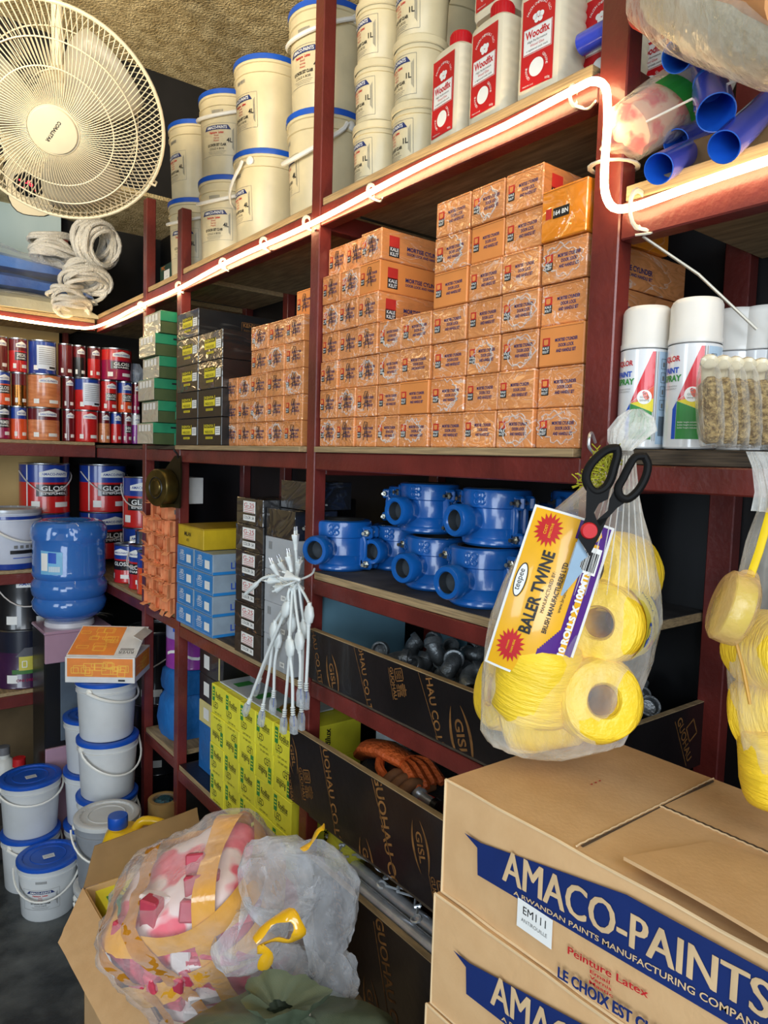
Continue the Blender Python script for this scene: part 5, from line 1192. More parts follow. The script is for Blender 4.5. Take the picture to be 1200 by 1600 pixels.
# white bottles low at the left
def riverbottle(col_cap):
    t = thing('glue_bottle', 'x', 'bottle'); MB().lathe([(0, 0), (.046, 0), (.05, .006), (.05, .10), (.047, .13), (.035, .16), (.024, .17), (.022, .185), (0, .185)], mat('white_bottle_plastic', (214, 214, 208), .4), 30).build('body', t)
    l = MB(); W = cyl(.05, .0006, 0); l.patch([(-.05, .055), (.05, .055), (.05, .105), (-.05, .105)], W, YELLOWINK); l.patch([(-.05, .02), (.05, .02), (.05, .055), (-.05, .055)], W, BLUEINK); l.text('RIVER', REDINK, w=.07, h=.022, warp=cyl(.05, .0012, 0), y=.085, bold=.04); l.build('label', t)
    MB().lathe([(.020, .183), (.024, .184), (.023, .215), (0, .216)], col_cap, 22).build('cap', t); return t
for (x, y, c_, lab) in ((25, 1265, REDINK, 'white bottle with a red cap and a yellow label behind the floor buckets'), (2, 1240, mat('grey_cap', (120, 120, 124), .4), 'white bottle with a grey cap at the left edge of the floor shelf')):
    o = riverbottle(c_); p = at(x, 1100, 1, YB+.02 if c_ is REDINK else YB+.16); o.location = (p.x, YB-.03 if c_ is REDINK else YB+.12, .20 if c_ is REDINK else .20); tag(o, lab)
tag(MB().box(-.3, .72, YB-.12, YB+.34, FZ, .199, mat('low_dark_crate', (40, 36, 36), .7), .01).build('low_platform'), 'low dark platform against the end wall under the rack', 'platform')
# ------------------------------------------------------------------ upper shelf of the far rack: tarpaulins and rope
TARP = mat('blue_tarpaulin', (74, 132, 214), .35, var=.18, scale=5, coat=.5, bump=.7, bscale=9, rgb2=(34, 78, 158))
PALET = mat('cream_plastic_sheeting', (216, 206, 172), .4, var=.14, scale=5, coat=.5, bump=.7, bscale=10)
CLR = mat('clear_sheet_wrap', (226, 232, 240), .12, scale=14, alpha=.05, bump=.6, bscale=16)
def foldedsheet(x0, x1, y0, y1, z0, z1, m, lab, dz=0, tilt=0, seed=0, cat='sheet'):
    mb = MB(); nx, ny = 34, 16; vs = []; fs = []
    def pt(i, j, top):
        u = i/nx; v = j/ny; x = x0+(x1-x0)*u; y = y0+(y1-y0)*v
        e = min(1, min(u, 1-u)*9)**.5*min(1, min(v, 1-v)*5+.25)**.5
        z = z0+(z1-z0)*e*(1+.10*vnoise(x*9, y*14, 0, seed))+tilt*(1-u) if top else z0
        return (x+.012*vnoise(y*9, 0, 0, seed), y-.012*abs(vnoise(x*16, z*20, 1, seed)) if j == 0 else y, z)
    for top in (1, 0):
        for i in range(nx+1):
            for j in range(ny+1): vs.append(pt(i, j, top))
    O_ = (nx+1)*(ny+1); q = lambda i, j: i*(ny+1)+j
    for i in range(nx):
        for j in range(ny): fs.append((q(i, j), q(i+1, j), q(i+1, j+1), q(i, j+1))); fs.append((O_+q(i, j), O_+q(i, j+1), O_+q(i+1, j+1), O_+q(i+1, j)))
    for i in range(nx): fs.append((q(i, 0), O_+q(i, 0), O_+q(i+1, 0), q(i+1, 0))); fs.append((q(i, ny), q(i+1, ny), O_+q(i+1, ny), O_+q(i, ny)))
    for j in range(ny): fs.append((q(0, j), q(0, j+1), O_+q(0, j+1), O_+q(0, j))); fs.append((q(nx, j), O_+q(nx, j), O_+q(nx, j+1), q(nx, j+1)))
    mb.add(vs, fs, m, True); return mb
XT = at(160, 450, 1, 3.0).x
o = foldedsheet(-.3, XT-.0, YB-.01, 3.36, 2.147, 2.215, PALET, '', seed=1, tilt=.012).build('plastic_sheeting'); tag(o, 'folded cream plastic sheeting, bottom layer on the far upper shelf', 'sheeting')
o = foldedsheet(-.3, XT-.03, YB+.0, 3.36, 2.226, 2.276, TARP, '', seed=2, tilt=.030).build('tarpaulin'); tag(o, 'folded blue tarpaulin, lower one on the cream sheeting', 'tarpaulin', 'folded blue tarpaulins')
o = foldedsheet(-.3, XT-.06, YB+.03, 3.36, 2.300, 2.346, TARP, '', seed=3, tilt=.065).build('tarpaulin'); tag(o, 'folded blue tarpaulin, topmost on the far upper shelf', 'tarpaulin', 'folded blue tarpaulins')
o = foldedsheet(-.3, XT-.02, YB-.02, YB+.10, 2.20, 2.345, CLR, '', seed=5, tilt=.10).build('clear_wrap'); tag(o, 'loose clear plastic wrap draped over the folded tarpaulins', 'plastic wrap')
ROPE = mat('white_braided_rope', (236, 232, 222), .6, var=.08, bump=.5, bscale=160)
def hank(c, r, tilt, yaw, n, lab, rr=.0082, squash=.8, spread=.03):
    mb = MB(Matrix.Rotation(yaw, 4, 'Z') @ Matrix.Rotation(tilt, 4, 'X')); R_ = random.Random(int(c[0]*1e4)+n)
    for k in range(n):
        d = R_.uniform(-spread, spread); q = r*(1+R_.uniform(-.22, .10)); ph = R_.uniform(0, 6); ox, oz = R_.uniform(-.012, .012), R_.uniform(-.012, .012)
        mb.tube([(ox+q*math.cos(2*PI*i/22), d+.010*math.sin(2*PI*i/22*2+ph)+.006*math.sin(2*PI*i/22+ph), oz+q*squash*math.sin(2*PI*i/22)) for i in range(22)], rr, ROPE, 7, closed=True)
    o = mb.build('rope_hank', None, c); tag(o, lab, 'rope', 'white rope hanks'); return o
pr = at(196, 410, 1, 2.93)
hank((.84, 3.00, 2.44), .085, .25, .55, 16, 'white rope hank leaning against the corner post, topmost loops', squash=.95, spread=.045)
hank((.70, 3.06, 2.405), .085, 1.25, .3, 14, 'white rope hank pointing left over the blue tarpaulin', squash=.55, spread=.045)
hank((.80, 3.0, 2.30), .080, 1.0, .2, 16, 'white rope hank in the middle of the rope pile', squash=.7, spread=.05)
hank((.745, 3.0, 2.205), .072, 1.2, .5, 10, 'white rope hank lying lowest at the corner of the shelf', squash=.6, spread=.04)
# ------------------------------------------------------------------ water dispenser and bottle
LILAC = mat('lilac_dispenser_panel', (176, 140, 158), .3, coat=.5, var=.03); DGREY = mat('dispenser_grey_panel', (92, 104, 116), .35, coat=.3)
DX0, DX1, DY0, DY1, DZ = .605, .855, 2.80, 3.012, .945
DX1 = .846
wd = thing('water_dispenser', 'lilac and black water dispenser standing before the corner shelves', 'water dispenser', ((DX0+DX1)/2, (DY0+DY1)/2, FZ))
def wp_(mb, nm):
    o = mb.build(nm, wd); o.location = (-(DX0+DX1)/2, -(DY0+DY1)/2, -FZ); return o
wp_(MB().box(DX0, DX1, DY0+.012, DY1, FZ, DZ-.012, BLACK, .006), 'cabinet')
wp_(MB().box(DX0-.003, DX1+.0, DY0-.003, DY1, DZ-.013, DZ, LILAC, .004).box(DX0, DX1, DY0-.002, DY0+.012, DZ-.12, DZ-.013, LILAC, .002), 'top_panel')
wp_(MB().box(DX0+.055, DX1-.004, DY0+.004, DY0+.0122, .52, DZ-.121, DGREY, .002), 'front_panel')
wp_(MB().box(DX0, DX1, DY0-.002, DY0+.012, FZ+.02, .50, LILAC, .003), 'lower_door')
wp_(MB().lathe([(0, 0), (.085, 0), (.09, .006), (.088, .022), (.07, .028), (0, .028)], mat('white_collar', (214, 210, 214), .4), 32, M=TR(.712, 2.883, DZ)), 'bottle_collar')
BOTB = bpy.data.materials.new('blue_water_bottle'); BOTB.use_nodes = True
b_ = BOTB.node_tree.nodes['Principled BSDF']; b_.inputs['Base Color'].default_value = lin((66, 130, 214)); b_.inputs['Roughness'].default_value = .12
b_.inputs['Transmission Weight'].default_value = .35; b_.inputs['IOR'].default_value = 1.35; b_.inputs['Coat Weight'].default_value = .6
nz = BOTB.node_tree.nodes.new('ShaderNodeTexNoise'); nz.inputs['Scale'].default_value = 6; bm_ = BOTB.node_tree.nodes.new('ShaderNodeBump'); bm_.inputs['Strength'].default_value = .25
BOTB.node_tree.links.new(nz.outputs[0], bm_.inputs['Height']); BOTB.node_tree.links.new(bm_.outputs[0], b_.inputs['Normal'])
wbt = thing('water_bottle', 'large blue water bottle upside down on the dispenser', 'water bottle', (.712, 2.883, DZ+.014), -.3)
R = .135; prof = [(.03, .0), (.05, .004), (.085, .018), (.118, .040), (.130, .060), (.133, .085), (.126, .098), (.124, .104), (.132, .114), (.136, .135), (.134, .158), (.126, .170), (.124, .176), (.131, .186), (.133, .196), (.130, .205), (.129, .30), (.130, .320), (.136, .328), (.1365, .352), (.133, .372), (.120, .388), (.100, .396), (.085, .392), (.07, .386), (0, .384)]
def dent(x, y, z):
    a = math.atan2(y, x); d = math.exp(-((a+1.75)/.35)**2-((z-.352)/.022)**2)*.022; l = math.hypot(x, y) or 1
    return (x*(1-d/l), y*(1-d/l), z)
MB().lathe(prof, BOTB, 56, warp=dent).build('bottle_body', wbt)
lb = MB(); W = cyl(.1295, .0015, -.35); lb.patch([(-.055, .200), (.03, .196), (.03, .285), (-.055, .290)], W, mat('pale_blue_water_label', (120, 186, 226), .4)); W2 = cyl(.1295, .002, -.35)
lb.patch([(-.022, .245), (.008, .243), (.008, .282), (-.022, .284)], W2, BLUEINK); lb.patch([(-.052, .215), (-.025, .215), (-.025, .28), (-.052, .28)], W2, WHITE)
for k in range(12): lb.patch([(-.02+.0035*k, .212), (-.018+.0035*k, .212), (-.018+.0035*k, .232), (-.02+.0035*k, .232)], W2, WHITE, .02)
lb.build('label', wbt)
# ------------------------------------------------------------------ floor buckets
fbp = {'plain': Proto(lambda: bucket(.097, .198, GREYPL, False, handle='mid', hyaw=.5, sticker=True, code=False)), 'up': Proto(lambda: bucket(.095, .2, GREYPL, False, handle='mid', hyaw=1.2, sticker=False, code=False)),
       'side': Proto(lambda: bucket(.095, .2, GREYPL, False, handle='down', hyaw=.75, code=False)), 'label': Proto(lambda: bucket(.093, .19, GREYPL, True, a0=.05, handle='down', hyaw=.15, sticker=True, lab_w=.12)), 'slabel': Proto(lambda: bucket(.094, .198, GREYPL, True, a0=.6, handle='up' if 0 else 'mid', hyaw=1.1, lab_w=.07))}
GF = 'white buckets with blue lids on the floor'
for (k_, x, y, z, a, lab) in (('label', .55, 2.515, FZ, -.55, 'white 4L bucket with printed label and blue lid, front one on the floor'),
        ('slabel', .535, 2.71, FZ, -.5, 'white bucket under the big blue-lidded one at the left edge'),
        ('plain', .535, 2.71, FZ+.1985, -.5, 'plain white bucket with a sticker on its blue lid, upper one at the left'),
        ('up', .72, 2.43, FZ, -.4, 'plain white bucket, lowest of the tall stack'), ('side', .72, 2.43, FZ+.2005, -.1, 'plain white bucket, second from the floor in the tall stack'),
        ('side', .72, 2.425, FZ+.401, -.5, 'plain white bucket, third from the floor in the tall stack'), ('up', .718, 2.43, FZ+.6015, -.5, 'plain white bucket under the orange brick-print box'),
        ('up', .735, 2.66, FZ, .4, 'white bucket at the bottom of the short stack before the dispenser'), ('side', .735, 2.66, FZ+.2005, 1.2, 'white bucket in the middle of the stack before the dispenser'), ('up', .735, 2.66, FZ+.401, .6, 'white bucket on top of the stack before the dispenser')):
    fbp[k_]((x, y, z), a, lab, GF)
GREYB = mat('grey_bucket_body', (138, 142, 148), .4, var=.05); LIDT = mat('milky_lid', (196, 198, 198), .3, var=.04)
gbk = Proto(lambda: bucket(.092, .215, GREYB, False, handle='down', hyaw=.3, lid=LIDT, code=False))
gbk((.655, 2.215, FZ), -.3, 'grey bucket with a milky lid, lower one behind the yellow canister', 'grey buckets'); gbk((.655, 2.215, FZ+.2155), -.6, 'grey bucket with a milky white lid behind the yellow canister', 'grey buckets')
# orange brick-print box on the tall stack
t = thing('brick_print_box', 'orange brick-patterned box with an open white flap on the tall bucket stack', 'box', (.725, 2.43, FZ+.8025), -.62)
WCARD = mat('white_card', (222, 220, 216), .6); ORB = mat('orange_brick_card', (232, 134, 52), .5)
bw_, bd_, bh_ = .225, .17, .085
def bricks(mb, M, w, h, n, seed):
    R_ = random.Random(seed); mb.rect(0, 0, w, h, ORB, M)
    yb = mat('yellow_brick_outline', (246, 190, 70), .5)
    for k in range(n):
        bw2, bh2 = R_.uniform(.018, .04), R_.uniform(.012, .026); x = R_.uniform(-w/2+.02, w/2-.02); y = R_.uniform(-h/2+.013, h/2-.013)
        mb.outline(x, y, bw2, bh2, .0022, yb, M @ Matrix.Translation((0, 0, .0004+.00002*k)))
mb = MB().box(-bw_/2, bw_/2, -bd_/2, bd_/2, 0, bh_, WCARD, .001); bricks(mb, FRONT(0, -bd_/2-.0006, bh_/2+.008), bw_*.94, bh_*.72, 16, 1)
bricks(mb, frame((bw_/2+.0006, 0, bh_/2+.008), (0, 1, 0), (0, 0, 1)), bd_*.92, bh_*.72, 12, 2); mb.rect(.07, .009, .022, .006, INK, FRONT(0, -bd_/2-.0008, 0)); mb.build('carton', t)
fl = MB(TR(0, -bd_/2+.01, bh_, rx=.42)); fl.box(-bw_/2, bw_/2, 0, .16, 0, .002, WCARD); bricks(fl, TR(-.035, .08, .0026), .15, .15, 16, 3); fl.rect(.075, .08, .062, .15, WCARD, TR(0, 0, .0028)); fl.text('RIVER', INK, w=.05, M=TR(.075, .02, .0032, rz=PI)); 
for k in range(10): fl.rect(.055+.0045*k, .035, .0022, .012, INK, TR(0, 0, .0032))
fl.build('lid_flap', t)
MB(TR(bw_/2-.012, 0, bh_+.066, ry=.5)).box(0, .03, -bd_/2+.02, bd_/2-.02, 0, .002, WCARD).build('tuck_flap', t)
# yellow canister
YC_ = mat('yellow_hdpe', (236, 190, 24), .3, var=.05, coat=.3)
jc = thing('jerrycan', 'yellow plastic jerrycan with a blue cap behind the open carton', 'jerrycan', (.665, 1.975, .235), -.55)
mb = MB(); mb.loft([(0, 0, 0, .085, .062, 5), (0, 0, .01, .094, .07, 5), (0, 0, .24, .094, .07, 5), (.0, 0, .275, .090, .066, 4), (-.012, 0, .300, .070, .05, 3), (-.03, 0, .312, .04, .035, 2.4)], YC_, 36)
mb.lathe([(.024, .300), (.024, .322), (0, .322)], YC_, 20, M=TR(-.05, 0, 0)); mb.build('body', jc)
MB().lathe([(.026, .315), (.0275, .317), (.0275, .345), (.026, .349), (0, .350)], BLUELID, 24, M=TR(-.05, 0, 0)).build('cap', jc)
MB().tube(smooth_pts([(-.005, 0, .300), (.02, 0, .330), (.07, 0, .322), (.10, 0, .300), (.092, 0, .25)], 4), .013, YC_, 12).build('handle', jc)
tag(MB().box(.56, .78, 1.87, 2.085, FZ, .2345, mat('brown_cardboard', (150, 118, 78), .8), .004).build('cardboard_box'), 'closed brown box under the yellow jerrycan', 'box')
# tape rolls by the rack
KRAFT = mat('brown_tape', (170, 136, 84), .35, coat=.4)
tag(MB().box(.872, 1.16, 2.19, 2.43, FZ, .389, mat('dim_grey_crate', (60, 58, 54), .7), .006).build('storage_crate'), 'dim crate on the floor under the tape rolls', 'crate')
for k, (z, lab) in enumerate(((.3905, 'yellowish tape roll, lower one between the steel posts'), (.4425, 'brown tape roll, upper one between the steel posts'))):
    _tp = at(256, 1262, 2, .46); t = thing('tape_roll', lab, 'tape roll', (_tp.x, _tp.y, z), 0, 'tape rolls')
    MB().lathe([(.038, 0), (.050, 0), (.050, .05), (.038, .05), (.038, 0)], KRAFT if k else mat('yellow_tape', (176, 156, 60), .35, coat=.4), 36).build('tape', t)
    MB().lathe([(.034, .001), (.038, .001), (.038, .049), (.034, .049), (.034, .001)], mat('cardboard_core', (140, 120, 92), .7), 36).build('core', t)
mb = MB(); mb.loft([(0, 0, 0, .03, .03), (0, 0, .02, .032, .032), (0, 0, .03, .02, .02)], mat('teal_mesh', (48, 92, 104), .6, var=.4, scale=120), 18, noise=.1); tag(mb.build('mesh_ball', None, (_tp.x, _tp.y, .4640)), 'ball of teal netting inside the upper tape roll', 'netting')
# pails at the corner, blue cartons on the low shelf
for k in range(3):
    o = can(.125, .285, CBK, CBK, None, None, None, k == 2, lidmat=TIN, kindname='paint_pail'); o.location = (1.03, 2.80, FZ+.286*k); o.rotation_euler.z = RZ+.7
    tag(o, f'black pail with a tin lid in the dark corner, {["bottom", "middle", "top"][k]} one', None, 'black pails in the dark corner'); o['category'] = 'pail'
BLB = mat('bright_blue_bag', (34, 112, 186), .45, var=.12, scale=8, bump=.5, bscale=14)
for k, (x, y, z, sx, sy, h) in enumerate(((.955, 2.33, .653, .075, .085, .15), (.96, 2.33, .804, .07, .08, .085), (1.08, 2.32, .653, .05, .08, .20))):
    mb = MB(); mb.loft([(0, 0, 0, sx, sy, 5), (0, 0, h*.3, sx*1.05, sy*1.03, 5), (0, 0, h*.8, sx, sy, 4), (0.004, 0, h, sx*.85, sy*.8, 3)], BLB, 26, noise=.05, seed=k)
    tag(mb.build('blue_parcel', None, (x, y, z)), ['crumpled blue parcel on the low shelf between the thin posts', 'smaller crumpled blue parcel on top of the larger one', 'blue parcel at the back of the low shelf'][k], 'parcel')
o = can(.085, .165, CP, mat('pale_lilac_pail', (170, 172, 206), .4), None, None, None, False, lidmat=TIN, kindname='paint_pail'); o.location = (.975, 2.33, .8895); tag(o, 'lilac and purple pail on the blue parcels under the shelf'); o['category'] = 'pail'
lb = MB(); W = cyl(.085, .0015, -.6); wv = MB()
lb.rect(0, .135, .10, .012, BLUEINK, warp=W); lb.rect(0, .11, .05, .01, GREYINK, warp=W)
for k in range(8): wv.patch([(-.08+.02*k, .045+.012*math.sin(k*.8)), (-.06+.02*k, .045+.012*math.sin((k+1)*.8)), (-.06+.02*k, .055+.012*math.sin((k+1)*.8)), (-.08+.02*k, .055+.012*math.sin(k*.8))], W, WHITE)
lb.build('printed_label', o); wv.build('printed_wave', o)
# ------------------------------------------------------------------ yellow lamp cartons on the low shelf
LEDY = mat('lemon_yellow_carton', (238, 230, 60), .42, var=.05, coat=.15)
def ledbox(w, h, D, flip=False):
    t = thing('bulb_box', 'x', 'box'); mb = MB().box(-w/2, w/2, 0, D, 0, h, LEDY, .0015); M = FRONT(0, -.0006, h/2)
    if flip: M = M @ Matrix.Rotation(PI, 4, 'Z')
    mb.rect(-w*.33, h*.18, w*.17, h*.48, GREENINK, M)
    for k in range(3): mb.rect(-w*.33, h*(.30-.10*k), w*.11, h*.04, LEDY, M, .0003)
    mb.text('Rodilux', INK, w=w*.50, h=h*.20, M=M, x=w*.08, y=h*.19, bold=.01); mb.rect(w*.12, h*.06, w*.4, h*.015, INK, M)
    mb.text('LED', INK, w=w*.34, h=h*.20, M=M, x=-w*.18, y=-h*.17); mb.text('A60  9W', GREENINK, w=w*.22, M=M, x=-w*.22, y=-h*.31); mb.text('220V-240V AC', INK, w=w*.5, M=M, x=0, y=-h*.42)
    Ms = frame((w/2+.0006, D*.5, h/2), (0, 0, 1), (0, -1, 0)); mb.text('Rodilux', INK, w=h*.8, M=Ms, bold=.03)
    mb.build('carton', t); return t
y0, y1 = 1.868, 1.412; lwid = (y0-y1)/5; lbx = [Proto(lambda: ledbox(lwid-.0012, .0845, .20)), Proto(lambda: ledbox(lwid-.0012, .0845, .20, True))]
for r in range(4):
    for c in range(5):
        lbx[1 if r == 2 else 0]((XS-.008+.002*math.sin(r*5+c), y0-lwid*(c+.5), .6285+.0853*r), RZ, f'lemon-yellow bulb box{" printed upside down" if r == 2 else ""}, {["bottom", "second", "third", "top"][r]} row, {NTH[c]} from the far end', 'lemon-yellow bulb boxes in a wall')
WSH = mat('silver_white_sleeve', (206, 214, 220), .3, coat=.5)
t = thing('lamp_sleeve', 'white and green printed sleeve lying on the yellow bulb boxes', 'lamp sleeve', (XS+.085, 1.66, .6285+.0853*4+.001)); mb = MB().box(-.075, .075, -.17, .19, 0, .004, WSH, .001)
for k in range(3): mb.rect(-.03, .13-.12*k, .05, .035, GREENINK, TR(z=.0046)); mb.text('Rodilux', GREYINK, w=.06, M=TR(.03, .13-.12*k, .0046, rz=-PI/2))
mb.build('printed_card', t)
CREMC = mat('cream_carton', (222, 208, 140), .5, var=.05)
t = thing('spotlight_box', 'cream carton with red swoosh lettering behind the yellow bulb boxes', 'box', (1.075, 1.78, .6285), RZ); mb = MB().box(-.15, .15, 0, .12, 0, .395, CREMC, .002); mb.text('Spot', INK, w=.075, M=FRONT(.07, -.0006, .372), bold=.03); mb.tube([(.02, -.001, .365), (.03, -.001, .382), (.07, -.001, .388)], .0018, REDINK, 5); mb.build('carton', t)
t = thing('spotlight_box', 'grey-white carton left of the cream one with a thin red ring', 'box', (.99, 1.935, .6285), RZ); mb = MB().box(-.028, .028, 0, .15, 0, .40, mat('pale_blue_card', (208, 222, 228)), .002); M = FRONT(0, -.0006, .36)
mb.tube([(.018*math.cos(a), -.001, .36+.022*math.sin(a)) for a in [.5+k*.35 for k in range(14)]], .0012, REDINK, 5); mb.build('carton', t)
for k, (z, h, m_, lab) in enumerate(((.6285, .15, BLB, 'sky-blue carton at the far end of the yellow boxes'), (.7795, .07, CREMC, 'cream carton standing on the sky-blue one'), (.8505, .085, BLKC, 'black carton with a white sticker, lower one in the far pile'), (.9365, .085, BLKC, 'black carton with a white sticker, top one in the far pile'))):
    t = thing('lamp_carton', lab, 'box', (.90, 2.00, z), RZ); mb = MB().box(-.085, .085, 0, .17, 0, h, m_, .002); mb.rect(-.03, h*.5, .04, h*.5, WHITE, FRONT(0, -.0006, 0)) if k else None
    mb.rect(.06, h*.5, .01, h*.8, CREMC, FRONT(0, -.0006, 0)) if k > 1 else None; mb.build('carton', t)
mb = MB()
for k in range(3): mb.loft([(0, 0, 0, .02, .03), (0, 0, .012, .026, .036), (0, 0, .02, .01, .015)], mat('gold_foil', (214, 160, 60), .2, .8, bump=.6, bscale=60), 12, noise=.2, seed=k, M=TR(.01*k, .03*k, 0))
tag(mb.build('foil_packet', None, (XS+.03, 1.46, .6285+.0853*4+.006)), 'small crumpled gold foil packet on the yellow bulb boxes by the cords', 'packet')
# ------------------------------------------------------------------ hanging power cords
CORD = mat('white_cord_plastic', (226, 232, 230), .35, var=.04); CLEARC = mat('clear_connector', (214, 222, 226), .08, alpha=.35, scale=50)
zp = lambda px, py, X: at(px, py, 0, X)
tie_p = zp(462, 905, .80)
def cordset(k, plug, box, conn, X, plugdir):
    t = thing('power_cord', 'x', 'power cord', tie_p); L0 = tie_p
    P = lambda px, py, dx=0: zp(px, py, X+dx)-L0
    a = P(*plug, -.012); b = P(*box); c = P(*conn); tie = Vector((0, 0, 0))+Vector((random.uniform(-.008, .008), random.uniform(-.008, .008), random.uniform(-.01, .01)))
    d = Vector(plugdir).normalized(); s_ = d.orthogonal().normalized()
    M = Matrix((s_, d.cross(s_), d)).transposed().to_4x4(); M.translation = a
    pl = MB(M); pl.loft([(0, 0, -.030, .0045, .0045), (0, 0, -.018, .005, .005), (0, 0, -.014, .007, .006), (0, 0, -.002, .0125, .0068, 4), (0, 0, .004, .013, .007, 5), (0, 0, .0045, .010, .005, 4)], CORD, 16)
    for q in (-1, 1): pl.tube([(q*.0085, 0, .004), (q*.0085, 0, .013)], .0023, CORD, 8).tube([(q*.0085, 0, .013), (q*.0085, 0, .021)], .0021, STEEL, 8)
    pl.build('plug', t)
    bd = (b-c).normalized()
    r0 = M @ Vector((0, 0, -.028)); cm = MB()
    cm.tube(smooth_pts([r0, (r0+tie)/2-d*.008+Vector((0, 0, -.006)), tie+Vector((0, 0, -.015)), (tie*.5+b*.5)+Vector((random.uniform(-.006, .006),)*2+(0,)), b+bd*.022], 5), .0032, CORD, 8)
    cm.tube(smooth_pts([b-bd*.022, (b*.55+c*.45)+Vector((0, random.uniform(-.006, .006), 0)), c+bd*.02], 5), .0036, CORD, 8); cm.build('cable', t)
    sx = Vector((0, 1, 0)); sx = (sx-bd*sx.dot(bd)).normalized(); Mb = Matrix((sx, bd.cross(sx), bd)).transposed().to_4x4(); Mb.translation = b
    bx = MB(Mb); bx.loft([(0, 0, -.026, .0045, .0045), (0, 0, -.020, .0055, .005), (0, 0, -.016, .011, .0065, 2.6), (0, 0, .0, .0155, .0075, 2.8), (0, 0, .016, .011, .0065, 2.6), (0, 0, .020, .0055, .005), (0, 0, .026, .0045, .0045)], CORD, 20)
    bx.build('rectifier_box', t)
    Mc = Mb.copy(); Mc.translation = c; cn = MB(Mc)
    for q in range(4): cn.lathe([(.004, .022-.005*q), (.0058, .020-.005*q), (.004, .018-.005*q)], CORD, 12)
    cn.build('strain_relief', t)
    ce = MB(Mc); ce.loft([(0, 0, -.036, .0098, .0055, 6), (0, 0, -.008, .0098, .0055, 6), (0, 0, .002, .006, .005, 4)], CLEARC, 16); ce.tube([(-.003, 0, -.02), (-.003, 0, .003)], .0012, BLUEINK, 5).tube([(.003, 0, -.02), (.003, 0, .003)], .0012, GREYINK, 5); ce.build('clear_connector', t)
    return t
cords = [((462, 838), (483, 960), (478, 1082), .800, (0, .05, 1)), ((448, 900), (453, 1012), (458, 1120), .775, (-.6, .5, .2)), ((428, 885), (447, 952), (388, 1100), .790, (-.3, .5, 1)), ((424, 905), (428, 985), (410, 1112), .800, (-.5, .9, .1)),
         ((440, 880), (434, 1000), (427, 1092), .810, (-.4, .3, 1)), ((452, 872), (468, 1002), (469, 1078), .785, (-.1, .2, 1)), ((458, 915), (456, 975), (444, 1122), .810, (-.8, -.1, .3)), ((434, 918), (441, 965), (403, 1068), .820, (-.5, .6, -.3)), ((467, 880), (474, 985), (471, 1115), .812, (0, -.3, 1))]
pos_w = ['with its plug raised highest', 'with the round box hanging nearest the front', 'ending farthest left', 'ending second from left', 'with its plug pointing up left', 'beside the highest plug', 'at the back of the bunch ending lowest', 'ending highest at the left', 'nearest the steel post behind the rest']
for k, cs in enumerate(cords): tag(cordset(k, *cs), f'white power cord with clear connector, {pos_w[k]}', None, 'white power cords hanging in a bunch')
t = thing('cable_stub', 'short white cable end sticking out left from the bunch of power cords', 'cable', tie_p); MB().tube(smooth_pts([zp(435, 898, .79)-tie_p, zp(412, 903, .78)-tie_p, zp(398, 915, .775)-tie_p, zp(384, 928, .775)-tie_p], 5), [.0035]*9+[.006]*4+[.0045]*3, CORD, 8).build('cable', t)
mb = MB().tube(smooth_pts([tie_p+Vector((-.02, .03, -.01)), tie_p+Vector((-.03, 0, -.012)), tie_p+Vector((-.01, -.02, 0)), tie_p+Vector((.03, -.015, .01)), tie_p+Vector((.048, .0, .02))], 5), .0025, CORD, 6); tag(mb.build('tie_wire'), 'white tie wire holding the bunch of cords to the steel post', 'wire')
# ------------------------------------------------------------------ stack of big brown cartons at the right
KR = mat('kraft_cardboard', (210, 170, 122), .75, var=.05, scale=30, rgb2=(204, 163, 115), bump=.05, bscale=200)
KRE = mat('kraft_edge', (226, 196, 152), .8); KRD = mat('kraft_dark_seam', (74, 56, 38), .9)
def softbox(mb, x0, x1, y0, y1, z0, z1, m, bulge=.004, n=10, seed=0, b=.004):
    """a box whose faces belly and wander a little, as worn cardboard does"""
    def disp(p):
        x, y, z = p; u = (x-x0)/(x1-x0)*2-1; v = (y-y0)/(y1-y0)*2-1; w = (z-z0)/(z1-z0)*2-1
        f = lambda a, c: (1-a*a)*(1-c*c); cs = [max(-1, min(1, t)) for t in (u, v, w)]; u, v, w = cs
        n1 = vnoise(x*12, y*12, z*12, seed)*.0016
        return (x+(u*f(v, w)*bulge if abs(u) > .99 else 0)+n1*(1 if abs(u) > .99 else .3), y+(v*f(u, w)*bulge if abs(v) > .99 else 0)+n1*.6, z+(w*f(u, v)*bulge*.6 if abs(w) > .99 else 0)+n1*.5)
    for ax in range(3):
        a, c = [(1, 2), (2, 0), (0, 1)][ax]; lo = (x0, y0, z0); hi = (x1, y1, z1)
        for sgn in (0, 1):
            vs = []; fs = []
            for i in range(n+1):
                for j in range(n+1):
                    p = [0, 0, 0]; p[ax] = hi[ax] if sgn else lo[ax]; p[a] = lo[a]+(hi[a]-lo[a])*i/n; p[c] = lo[c]+(hi[c]-lo[c])*j/n; vs.append(disp(p))
            for i in range(n):
                for j in range(n):
                    q = (i*(n+1)+j, (i+1)*(n+1)+j, (i+1)*(n+1)+j+1, i*(n+1)+j+1); fs.append(q if sgn else q[::-1])
            mb.add(vs, fs, m, True)
CXF, CXB, CYL, CYR, CH, CTOP = .565, .838, .594, .10, .139, 1.246
